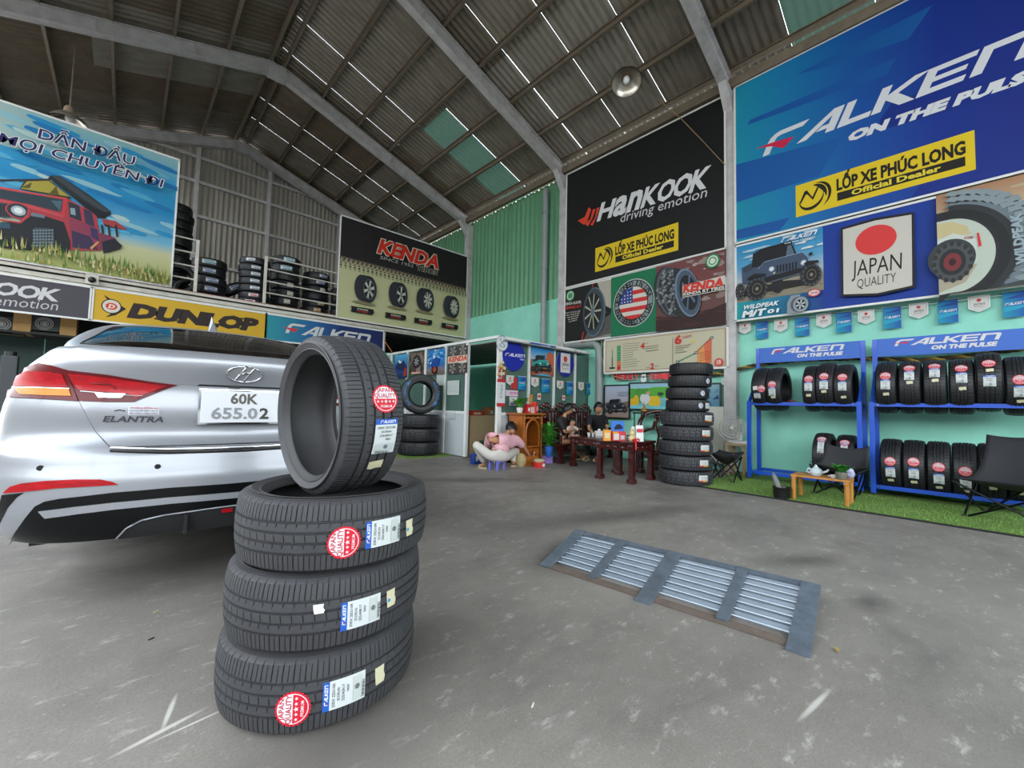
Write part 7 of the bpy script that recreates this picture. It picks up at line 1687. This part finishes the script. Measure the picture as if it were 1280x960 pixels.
def d_paint(b, f):
    b.poly([f(x) for x in ((0, 0), (1, 0), (1, 1), (0, 1))], ['#5cb8c4', '#5cb8c4', '#9cc4d8', '#a8d0dc']); P = lambda col, *p: b.poly([f(x) for x in p], col)
    for cx, cy, rx, ry, col in ((.28, .55, .25, .28, '#4c9a3c'), (.62, .66, .25, .2, '#5cb03c'), (.95, .6, .14, .3, '#3c8a34'), (.1, .3, .10, .28, '#e0b82c'), (.5, .28, .12, .26, '#e6c030'), (.85, .32, .13, .28, '#d89c2c'), (.32, .4, .10, .2, '#d8dce0'), (.62, .58, .06, .07, '#2c4a44'), (.05, .62, .08, .2, '#58a848')):
        b.poly([f((cx+rx*math.cos(t), cy+ry*math.sin(t)*(1+.15*math.sin(3*t)))) for t in [2*PI*i/18 for i in range(18)]], col)
    P('#7cd0d8', (.0, .0), (1, 0), (1, .12), (0, .16)); b.poly([f((.38+.04*math.cos(t), .62+.06*math.sin(t))) for t in [PI*i/5 for i in range(10)]], '#d89c84')
framed(((787, 479), (852, 513)), 'wide colourful childlike painting with yellow trees over turquoise water', d_paint)
def d_blue(b, f):
    b.poly([f(x) for x in ((0, 0), (1, 0), (1, 1), (0, 1))], ['#2c6c94', '#2c6c94', '#8fb8c4', '#8fb8c4']); [b.poly([f((.1+.3*i, .1+.2*j)), f((.35+.3*i, .12+.2*j)), f((.3+.3*i, .25+.2*j))], ('#1c4c7c', '#5c9cb8')[(i+j) % 2]) for i in range(3) for j in range(4)]
framed(((868, 480), (901, 520)), 'dark framed blue picture peeking out right of the black tyre stack', d_blue)
tag(MB().box((7.36, onx(897, 550, 7.36)[1]+.05, .60), (.06, .32, .95), bev=.01).build('white_board', mat('aged_white_board', '#c8c9bd', .6)), 'tall aged white board leaning between tyre stack and wall column', 'board')
q = onx(905, 477, 7.42); t = thing('wall_socket', 'small white socket box on the mint wall left of the wall column', 'socket', (7.46, q.y, q.z)); MB().box((0, 0, 0), (.04, .09, .12), bev=.006).build('socket_plate', M_white, t); [MB().box((-.022, s*.018, 0), (.004, .01, .02)).build('slot', M_black, t) for s in (-1, 1)]

# ================================================================== OUTSIDE, ACROSS THE YARD (behind the camera): unseen walls added to dim car reflections
M_out = mat('far_pale_plaster', '#8d8a80', .8, noise=.2, scale=.6)
ow = struct('wall_added_outside'); MB().box((1.5, -19.0, 2.7), (34, .3, 5.4)).build('added_street_wall', M_out, ow); MB().box((-12.5, 0, 2.2), (.3, 34, 4.4)).build('added_side_wall', M_out, ow)
for i in range(8): MB().box((-13+4.2*i, -18.8, 1.6), (2.2, .1, 3.2)).build('added_shutter', mat('shutter_grey_blue', '#55616b', .6), ow)
yd = MB().box((1.5, -6, -.06), (36, 40, .08)).build('yard_ground', mat('yard_asphalt', '#6c6a66', .9, noise=.3, scale=2)); yd['kind'] = 'structure'

# ================================================================== STEEL GRATE RAMP ON THE FLOOR
M_grate = mat('worn_galvanised_bar', '#7b8692', .45, .35, noise=.35, scale=14, col2='#565f69'); M_rust = mat('rusty_edge', '#6f6259', .8, noise=.4, scale=20)
GR = thing('steel_grate', 'galvanised steel grate ramp lying tilted on the bare concrete floor', 'grate')
a0, a1 = gz(716, 661, .10), gz(1020, 733, .10); b0, b1 = gz(680, 706, .01), gz(1006, 812, .01)
a0 = gz(722, 664, .10)
U_ = (a1-a0); U1 = (b1-b0)
def gp(u, v, h=0.0):
    A_ = a0+(a1-a0)*u; B_ = b0+(b1-b0)*u; p = A_+(B_-A_)*v; n = (a1-a0).cross(b0-a0).normalized(); n = n if n.z > 0 else -n; return p+n*h
def gbar(name, u0, v0, u1, v1, w_, h0, h1, m=M_grate, lean=0.0):
    p, q = gp(u0, v0), gp(u1, v1); d = (q-p).normalized(); n = (gp(0, 0, 1)-gp(0, 0, 0)).normalized(); s_ = d.cross(n).normalized()
    x = [p-s_*w_/2+n*h0, p+s_*w_/2+n*h0, p+s_*(w_/2+lean)+n*h1, p-s_*(w_/2-lean)+n*h1]; MB().prism(x, q-p).build(name, m, GR)
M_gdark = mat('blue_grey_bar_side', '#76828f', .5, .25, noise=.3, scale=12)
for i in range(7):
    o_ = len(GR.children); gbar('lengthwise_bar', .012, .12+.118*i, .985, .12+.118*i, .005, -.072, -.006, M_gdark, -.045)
    MB().tube([gp(.012, .12+.118*i, -.005), gp(.985, .12+.118*i, -.005)], .0042, 5).build('bar_edge', mat('pale_bar_edge', '#a9b4bd', .4, .4), [c for c in GR.children][-1])  # thin paler rod along the top edge of each bar
gbar('edge_angle', 0, 0.0, 1, 0.0, .05, -.01, .0); gbar('edge_angle', 0.0, .03, 1, .03, .006, -.06, .0)
gbar('lower_edge_angle', .03, .93, .985, .93, .006, -.05, .0, M_rust); gbar('lower_edge_plate', .03, .97, .985, .97, .045, -.008, -.002, M_rust)
for u, w_, e in ((.012, .075, 1.02), (.245, .055, .96), (.49, .085, 1.10), (.76, .055, .97), (.985, .085, 1.08)):
    gbar('cross_plate', u-.0, -.03, u, e, w_, -.002, .007); p, q = gp(u, 0), gp(u, e); gbar('cross_flange', u+.0, .02, u, e, .006, -.045, .0)
MB().box(gp(.99, .18, -.05), (.02, .05, .08)).build('end_foot', M_grate, GR)

# ================================================================== SEATS AND THINGS ON THE TURF
M_canvas = mat('black_canvas', '#26272c', .75, noise=.25, scale=9, bump=.2, bscale=30); M_tubeb = mat('black_tube_steel', '#16171a', .3, .6)
def moon_chair(label, corners, feet, sag, name='folding_chair', loc=(0, 0, 0)):
    """corners: front-left, front-right, back-right, back-left tips of the cloth"""
    t = thing(name, label, 'chair', loc); fl, fr, br, bl = [Vector(c) for c in corners]; O = Vector(loc); mid = (fl+fr)/2*.62+(bl+br)/2*.38
    def cl_(u, v):
        e = 1-abs(2*u-1)**2.2; f = fl.lerp(fr, u); f = f+Vector((0, 0, -sag*e)); B_ = bl.lerp(br, u)+Vector((0, 0, -.05*e))
        K = f.lerp(B_, .78); K.z = fl.z-.13-.16*e; K2 = (fl+fr+bl+br)/4; K = K+(K2-K)*(.10*(1-e))
        f = f+(B_-f)*.10*e; p = f*(1-v)**2+K*(2*v*(1-v))+B_*v*v; return p-O
    b = MB(); b.grid(cl_, 16, 18); me = b.mesh('cloth', M_canvas, 60); o = link('canvas_seat', me, t); sd = o.modifiers.new('thick', 'SOLIDIFY'); sd.thickness = .008
    F4 = [Vector(f_)-O for f_ in feet]; T4 = [c-O for c in (fl, fr, br, bl)]
    for i, j in ((0, 1), (1, 0), (1, 2), (2, 1), (2, 3), (3, 2), (3, 0), (0, 3)):
        a = T4[i].copy(); a.z -= .03
        if i >= 2: a = a.lerp(F4[i], .25)
        MB().cyl(a, F4[j], .010, n=8).build('leg_tube', M_tubeb, t)
    for f_ in F4: MB().ball(f_+Vector((0, 0, .012)), (.022, .022, .014), 8, 6).build('foot', M_black, t)
    return t
# near chair at the right edge of the frame
f1, f2 = gz(1205, 646), gz(1268, 663)
moon_chair('black canvas butterfly folding chair at the right edge, pale scuffs on its seat', [onx(1190, 597, 6.12), Vector((5.88, -.66, .40)), Vector((6.52, -.86, .90)), onx(1233, 543, 6.66)],
           [f1, f2+Vector((.02, -.30, 0)), Vector((6.55, -.80, 0)), Vector((6.72, -.22, 0))], .05, loc=(6.3, -.35, 0))
m0 = gz(1040, 618)
moon_chair('black canvas butterfly chair between the low wooden bench and the left blue rack', [onx(1012, 577, 6.35), onx(1085, 584, 6.28), onx(1087, 558, 6.62), onx(1032, 553, 6.66)], [(6.30, 1.20, 0), (6.22, .80, 0), (6.62, .80, 0), (6.66, 1.16, 0)], .06, loc=(6.45, 1.0, 0))
# small folding stool by the fan
t = thing('folding_stool', 'low black folding stool between the tyre stack and the left blue rack', 'stool', (6.35, 2.23, 0)); 
def seat_(u, v): return Vector((-.20+.40*u, -.17+.34*v, .36-.10*math.sin(PI*u)*math.sin(PI*v)+.04*(2*u-1)**2+.03*(2*v-1)**2))
o = link('canvas_seat', MB().grid(seat_, 10, 10).mesh('c', M_canvas, 60), t); sd = o.modifiers.new('t', 'SOLIDIFY'); sd.thickness = .02
for s in (-1, 1):
    for q in (-1, 1):
        MB().cyl((s*.17, q*.15, .35), (-s*.17, q*.15, .01), .009, n=8).build('leg_tube', M_tubeb, t); MB().cyl((s*.17, q*.15, .35), (s*.17, -q*.15, .01), .009, n=8).build('leg_tube', M_tubeb, t)
# wall lamp-like pedestal fan
fc = onx(917, 535, 7.02); t = thing('fan', 'pale standing fan with round wire guard in front of the wall column', 'fan', (7.05, fc.y, 0)); M_fan = mat('aged_white_plastic', '#c6c5be', .45, noise=.1, scale=8)
vd = Vector((-.93, -.32, 0)).normalized(); hc = Vector((-.05, .02, fc.z)); hb = Vector((.0, -.03, 0))
Rf = Matrix((Vector((-vd.y, vd.x, 0)), Vector((0, 0, 1)), vd)).transposed()
g = MB()
for r in (.20, .155, .11, .06): g.tube([hc+Rf @ Vector((r*math.cos(a), r*math.sin(a), .05-.25*max(0, r-.1))) for a in [2*PI*i/32 for i in range(32)]], .0048, 5, closed=True)
for i in range(28):
    a = 2*PI*i/28; g.tube([hc+Rf @ Vector((r*math.cos(a), r*math.sin(a), .05-.25*max(0, r-.1))) for r in (.05, .12, .20)]+[hc+Rf @ Vector((.19*math.cos(a), .19*math.sin(a), -.05)), hc+Rf @ Vector((.06*math.cos(a), .06*math.sin(a), -.08))], .0028, 4)
g.build('wire_guard', M_fan, t)
for k in range(3):
    def bl_(u, v, k=k):
        a = 2*PI*k/3+(v-.5)*1.1*(.4+u*.6); r = .03+.14*u; return hc+Rf @ Vector((r*math.cos(a), r*math.sin(a), .02*(v-.5)))
    MB().grid(bl_, 6, 5).build('blade', mat('fan_blade_grey', '#9aa3a4', .35), t, smooth=60)
MB().lathe([(0, .055), (.03, .052), (.04, .03), (0, .03)], n=16, M=Rf).build('hub', M_fan, t, loc=hc); MB().cyl(hc+Rf @ Vector((0, 0, -.03)), hc+Rf @ Vector((0, 0, -.15)), .055, .045, 14).build('motor_housing', M_fan, t)
MB().tube([hc+Rf @ Vector((0, 0, -.09)), hc+Vector((.08, -.05, -.14)), (.06, -.06, .86)], .018, 8).build('neck', M_fan, t); MB().cyl((.06, -.06, .50), (.06, -.06, .88), .035, n=14).build('pole', M_fan, t)
MB().lathe([(0, .50), (.17, .50), (.18, .515), (.16, .54), (0, .55)], n=28).build('fan_base', M_fan, t, loc=(.04, -.05, 0))
o = thing('wooden_stand', 'small pale wooden stand that carries the standing fan', 'stand', (7.09, fc.y-.05, 0)); MB().box((0, 0, .485), (.34, .30, .03)).build('stand_top', mat('pale_wood', '#b39a72', .6, noise=.3, scale=10), o)
for s in (-1, 1):
    for q in (-1, 1): MB().box((s*.14, q*.12, .235), (.04, .04, .47)).build('leg', mat('pale_wood', '#b39a72', .6), o)
# low bamboo bench
M_bam = mat('honey_wood', '#c58a3e', .45, noise=.3, scale=12, stretch=(1, 5, 1), col2='#9c6628')
BB = thing('wooden_bench', 'low honey coloured wooden slat bench on the edge of the turf', 'bench')
c1, c2, c3, c4 = Vector((5.70, 1.27, 0)), Vector((5.72, .79, 0)), Vector((5.98, .79, 0)), Vector((6.02, 1.27, 0))
for i in range(5):
    a = c1.lerp(c4, (i+.5)/5); b_ = c2.lerp(c3, (i+.5)/5); d = (b_-a).normalized(); s_ = Vector((-d.y, d.x, 0))*.028; MB().prism([a-d*.03-s_+Vector((0, 0, .265)), a-d*.03+s_+Vector((0, 0, .265)), b_+d*.03+s_+Vector((0, 0, .265)), b_+d*.03-s_+Vector((0, 0, .265))], (0, 0, .022)).build('slat', M_bam, BB)
for a, b_ in ((c1, c4), (c2, c3)): MB().box(((a+b_)/2+Vector((0, 0, .25))), (.34, .04, .03)).build('cross_rail', M_bam, BB)
for c_ in (c1, c2, c3, c4): MB().cyl(c_+Vector((0, 0, 0)), c_+Vector((0, 0, .262)), .024, n=12).build('leg', M_bam, BB)
# things on it
p = gz(1020, 594, .29); t = thing('teapot', 'pale blue crumpled teapot on the left end of the low wooden bench', 'teapot', (p.x, p.y, .288)); M_pt = mat('pale_blue_ceramic', '#c3d2d8', .35)
MB().lathe([(0, 0), (.045, 0), (.062, .03), (.060, .06), (.035, .085), (0, .09)], n=14).build('pot_body', M_pt, t, smooth=30); MB().lathe([(0, .088), (.03, .088), (.018, .10), (.010, .12), (0, .125)], n=12).build('lid', M_pt, t, smooth=40)
MB().tube([(.03, -.04, .03), (.05, -.09, .05), (.055, -.11, .075)], [.016, .011, .008], 8).build('spout', M_pt, t, smooth=40); MB().tube([(-.02, .05, .02), (-.03, .085, .04), (-.02, .07, .075), (-.01, .04, .07)], .007, 6).build('handle', M_pt, t)
p = gz(1042, 597, .29); t = thing('sugar_bowl', 'small white handled bowl between the teapot and the glass planter', 'bowl', (p.x, p.y, .288)); MB().lathe([(0, 0), (.025, 0), (.035, .03), (.03, .032), (.02, .008), (0, .008)], n=14).build('bowl_wall', M_white, t, smooth=40); MB().tube([(0, .03, .025), (0, .055, .02), (0, .03, .008)], .005, 6).build('handle', M_white, t)
p = gz(1052, 599, .29); t = leafpot('glass_planter', 'green leaved plant in a round glass jar on the low wooden bench', (p.x, p.y, .288), 'jar', 16, .22, .15, '#3f9a34', '#6d6a60', .055, .08, 9, .045)
p = gz(1062, 597, .29); t = thing('crumpled_bag', 'small crumpled lilac plastic bag behind the glass planter', 'bag', (p.x+.05, p.y, .288)); random.seed(3); b = MB(); b.ball((0, 0, .045), (.045, .04, .06), 12, 8); b.v = [(x*(1+random.uniform(-.2, .2)), y*(1+random.uniform(-.2, .2)), z) for x, y, z in b.v]; b.build('bag_body', mat('lilac_plastic', '#b4b4d8', .3), t)
# pot with duster
p = gz(980, 624); t = thing('bucket', 'small black bucket on the concrete at the edge of the turf', 'bucket', (p.x, p.y+.02, 0)); MB().lathe([(0, .004), (.080, .004), (.092, .13), (.097, .135), (.090, .14), (.085, .13), (.074, .02), (0, .02)], n=28).build('bucket_wall', M_black, t, smooth=40)
q = onx(968, 592, p.x+.16); t = thing('duster', 'fluffy grey duster leaning out of the black bucket', 'duster', (p.x, p.y+.02, .03)); random.seed(6)
A_, B_ = Vector((0, 0, .0)), Vector((.10, .10, .20)); b = MB(); MB().cyl(A_, B_, .010, n=8).build('stick', M_black, t)
for i in range(500):
    u = random.uniform(.3, 1.15); c0 = A_+(B_-A_)*u; a = Vector((random.uniform(-1, 1), random.uniform(-1, 1), random.uniform(-1, 1))).normalized()*.042; s_ = a.cross(Vector((0, 0, 1))).normalized()*.004; b.add([c0-s_, c0+s_, c0+a+Vector((.004, .004, -.006))], [(0, 1, 2)])
tag(b.build('fluff', mat('grey_fluff', '#77797a', .95), t), kind='stuff')
MB().tube([A_+(B_-A_)*.3, A_+(B_-A_)*.7, A_+(B_-A_)*1.1], [.024, .032, .022], 10).build('duster_head', mat('grey_fluff', '#77797a', .95), t, smooth=60)
p = gz(978, 571, 0); y_ = onx(976, 508, 6.95); t = thing('rag', 'crumpled red and green rag lying on the left rack in the gap between tyres', 'rag', (6.86, onx(986, 505, 6.84)[1], 1.150)); random.seed(12)
for k, (col, w_, x0, dy) in enumerate((('#b03440', .15, 0, -.02), ('#3c7a50', .08, .0, .13))): MB().grid(lambda u, v: Vector((-.03+.08*u, dy-w_/2+w_*v, .006+.030*random.random()*math.sin(PI*v))), 7, 9).build('fold', mat('rag_%d' % k, col, .9), t, smooth=60)
t = thing('twig', 'small dry brown leaf scrap on the concrete near the grate corner', 'leaf', tuple(gz(1047, 815))); MB().prism([(-.012, 0, .003), (.0, .010, .008), (.012, .004, .014), (.004, -.008, .006)], (0, 0, .003)).build('leaf_blade', mat('dry_leaf', '#8a7444', .8), t)
for i, (px, py, lab, col) in enumerate(((195, 765, 'tiny pale straw bit on the floor left of the front tyre stack', '#c8b88c'), (189, 799, 'tiny dark scrap on the floor left of the front tyre stack', '#17161a'), (666, 882, 'tiny bright speck of paper on the concrete at the bottom centre', '#d8d8c8'))):
    p = gz(px, py); tag(MB().box((p.x, p.y, .002), (.022, .005, .003), RZ(.5)).build('floor_scrap', mat('scrap_%d' % i, col, .8)), lab, 'scrap')

# ================================================================== LAMPS UNDER THE ROOF
def bay_lamp(label, loc, tilt, d=.5, rod=.25):
    t = thing('pendant_lamp', label, 'lamp', loc, group='round bay lamps'); R = RX(tilt[0]) @ RY(tilt[1]); r = d/2
    MB().lathe([(r, 0), (r*.98, .02), (r*.80, .08), (r*.50, .14), (r*.34, .16), (r*.32, .155), (r*.48, .13), (r*.77, .07), (r*.95, 0)], n=32, M=R).build('lamp_shade', mat('aluminium_reflector', '#c4bdb0', .25, .8, noise=.2, scale=8), t, smooth=50)
    MB().lathe([(0, .28), (.055, .28), (.075, .24), (.085, .15), (0, .15)], n=18, M=R).build('gear_box', mat('rusty_lamp_cap', '#8d7a66', .6, noise=.3, scale=20), t, smooth=40)
    MB().ball(R @ Vector((0, 0, .07)), (.055, .055, .075), 14, 10).build('bulb', mat('frosted_bulb', '#d8d8d4', .3), t, smooth=60); MB().tube([R @ Vector((0, 0, .28)), R @ Vector((0, 0, .33)), Vector((0, 0, .34+rod))], .012, 6).build('hook_rod', M_purlin, t); return t
Lp = ony(783, 103, 3.6); bay_lamp('round aluminium bay lamp hanging from the roof above the black banner', Lp, (-.22, .30), .50, zroof(Lp.x)+.27-Lp.z-.34)
L2 = ony(86, 151, 9.5); bay_lamp('round bay lamp half hidden behind the sky-blue poster top edge', (ony(86, 153, 10.6).x, 10.6, ony(86, 153, 10.6).z), (0, 0), .50, zroof(ony(86, 153, 10.6).x)+.40-ony(86, 153, 10.6).z-.34)
L3_ = ony(498, 300, 11.2); bay_lamp('bay lamp whose white cap shows above the cream tyre poster', (L3_.x, 11.2, L3_.z-.1), (0, 0), .5, zroof(L3_.x)+.40-L3_.z+.1-.34)
# loose cables
tag(MB().tube([ony(500, 283, 11.2), ony(520, 287, 11.6), ony(552, 292, 12.2), ony(575, 300, 12.6)], .006, 5).build('cable', M_purlin), 'thin cable sagging under the roof behind the cream tyre poster', 'cable')
a, e = onx(800, 95, 7.0), onx(907, 206, 7.25); cpts = [Lp+Vector((0, 0, .3)), onx(820, 122, 6.9), onx(850, 147, 7.15), onx(880, 178, 7.25), onx(906, 206, 7.25)]
tag(MB().tube(cpts, .008, 6).build('cable', mat('dusty_cable', '#8a7350', .8)), 'dusty cable running from the bay lamp across the black banner to the column', 'cable')
tag(MB().tube([ony(477, 418, 9.9), ony(482, 428, 9.9), ony(490, 440, 9.9)], .01, 6).build('cable', mat('orange_cable', '#c86a4a', .6)), 'short orange cable hanging below the mezzanine edge above the office', 'cable')
cp = [onx(x, y, 7.36) for x, y in ((752, 425), (752, 445), (756, 462), (766, 470), (780, 474))]; tag(MB().tube(cp, .010, 6).build('hose', mat('beige_hose', '#a8946c', .7)), 'thin beige hose curling beside the elbow of the grey pipe', 'hose')
o = thing('camera_dome', 'small round security camera on the mezzanine edge above the banners', 'camera', tuple(ony(115, 349, Y_M-.13))); MB().box((0, .03, 0), (.16, .03, .16)).build('bracket', M_deck, o); MB().ball((0, 0, -.01), .05, 14, 10).build('lens_dome', M_black, o, smooth=60)

# ================================================================== UNDER THE MEZZANINE
M_dg = mat('shade_dark_green', '#1d3a34', .6, noise=.3, scale=3)  # dark green puts the shade under the deck into the panel colour
ST = thing('shade_partition', 'partition coloured dark green as the deck shade, under the grey and yellow banners', 'partition', (.2, 11.2, 0))
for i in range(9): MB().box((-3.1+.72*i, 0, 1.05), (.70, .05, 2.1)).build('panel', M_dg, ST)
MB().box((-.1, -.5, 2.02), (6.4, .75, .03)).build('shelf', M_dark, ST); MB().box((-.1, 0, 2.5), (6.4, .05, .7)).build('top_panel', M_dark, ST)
M_card = mat('cardboard', '#c49a62', .8, noise=.15, scale=6)
for i, (x0, x1, y1, lab) in enumerate(((15, 38, 416, 'cardboard box below the left half of the dark grey banner'), (74, 95, 420, 'cardboard box below the right end of the dark grey banner'))):
    a, b_ = ony(x0, y1, 10.42), ony(x1, y1, 10.42); t = thing('cardboard_box', lab, 'box', ((a.x+b_.x)/2, 10.62, a.z)); w_ = b_.x-a.x; hgt = .36
    MB().box((0, 0, hgt/2), (w_, .4, hgt), bev=.006).build('carton', M_card, t); MB().box((0, -.202, hgt*.5), (w_*.9, .004, .008)).build('tape_seam', mat('brown_tape', '#9a7444', .5), t)
for i, (px, lab) in enumerate(((2, 'round steel fan unit at the left edge below the dark grey banner'), (56, 'round steel fan unit between the two cardboard boxes'))):
    p = ony(px, 405, 10.5); t = thing('speaker_unit', lab, 'unit', (p.x, 10.6, p.z)); MB().box((0, 0, 0), (.44, .25, .24), bev=.01).build('housing', mat('grey_housing', '#3c4546', .6), t)
    for r in (.10, .075, .045): MB().tube([(r*math.cos(a), -.135, r*math.sin(a)) for a in [2*PI*k/20 for k in range(20)]], .008, 6, closed=True).build('ring', M_frame, t)
    MB().lathe([(0, .01), (.03, .0), (.03, -.01), (0, -.01)], n=12, M=RX(PI/2)).build('hub', M_frame, t, loc=(0, -.135, 0)); MB().box((0, .0, -.13-.03+.0), (.5, .3, .03)).build('tray', M_dark, t)
p = ony(11, 470, 9.3); t = thing('lift_post', 'dark grey steel lift post at the left edge behind the car', 'post', (p.x, 9.3, 0)); MB().box((0, 0, .78), (.16, .14, 1.56), bev=.02).build('post_body', mat('charcoal_steel', '#3a3d40', .5), t); MB().cyl((0, 0, 1.56), (0, 0, 1.62), .06, n=14).build('cap', M_black, t); MB().box((0, 0, .01), (.4, .4, .02)).build('base_plate', M_black, t)
# ---- inside the office
M_kraft = mat('beige_cabinet', '#b9a07c', .6, noise=.12, scale=4)
t = thing('cabinet', 'beige two-door cabinet seen through the office doorway', 'cabinet', (5.75, 6.75, 0)); MB().box((0, 0, .40), (1.5, .5, .80), bev=.01).build('carcass', M_kraft, t)
for s in (-1, 1): o = MB().box((s*.37, -.255, .40), (.72, .015, .76), bev=.004).build('door', M_kraft, t); MB().box((s*.06, -.268, .5), (.015, .012, .10)).build('handle', M_black, o)
for x, lab, col, d_ in ((5.22, 'red tray of parts on the beige cabinet inside the office', '#b83a28', (.30, .25, .10)), (5.62, 'stack of brown packets on the beige cabinet inside the office', '#8c5a3a', (.14, .2, .17))): box_thing('parts_box', lab, 'box', (x, 6.7, .80), d_, col, .1, [(-.35, .2, .3, .6, '#d8c8a8')])
t = thing('notice_board', 'grey notice board on the wall inside the office', 'board'); q = ony(610, 493, 9.85); MB().box((q.x+.05, 9.90, q.z), (1.0, .02, .85)).build('board_face', mat('grey_board', '#5c6264', .4), t); MB().box((q.x+.05, 9.905, q.z), (1.06, .02, .91)).build('board_frame', M_alu, t)
t = thing('wall_fan', 'black wall fan inside the office left of the notice board', 'fan', (5.95, 9.75, 1.75)); MB().tube([(.16*math.cos(a), 0, .16*math.sin(a)) for a in [2*PI*k/20 for k in range(20)]], .015, 6, closed=True).build('guard_ring', M_black, t); MB().ball((0, .02, 0), .06, 10, 8).build('motor', M_black, t)
for k in range(3): MB().box((.08*math.cos(k*2.09), .0, .08*math.sin(k*2.09)), (.12, .01, .05), RY(-k*2.09)).build('blade', M_black, t)
MB().box((0, .10, -.12), (.03, .12, .2)).build('bracket', M_black, t)
o = tag(MB().box((onx(596, 560, 5.2).x, 6.2, .17), (.02, .02, .34)).build('plant_stick', M_black), 'thin dark plant stick inside the office doorway behind the squatting person', 'stick')
leafpot('floor_plant', 'dark leaved floor plant inside the office doorway behind the squatting person', (5.15, 6.15, 0), 'pot', 16, .50, .30, '#2c5a34', '#3a3a38', .09, .14, 14, .03)
bpy.data.objects.remove(o, do_unlink=True)
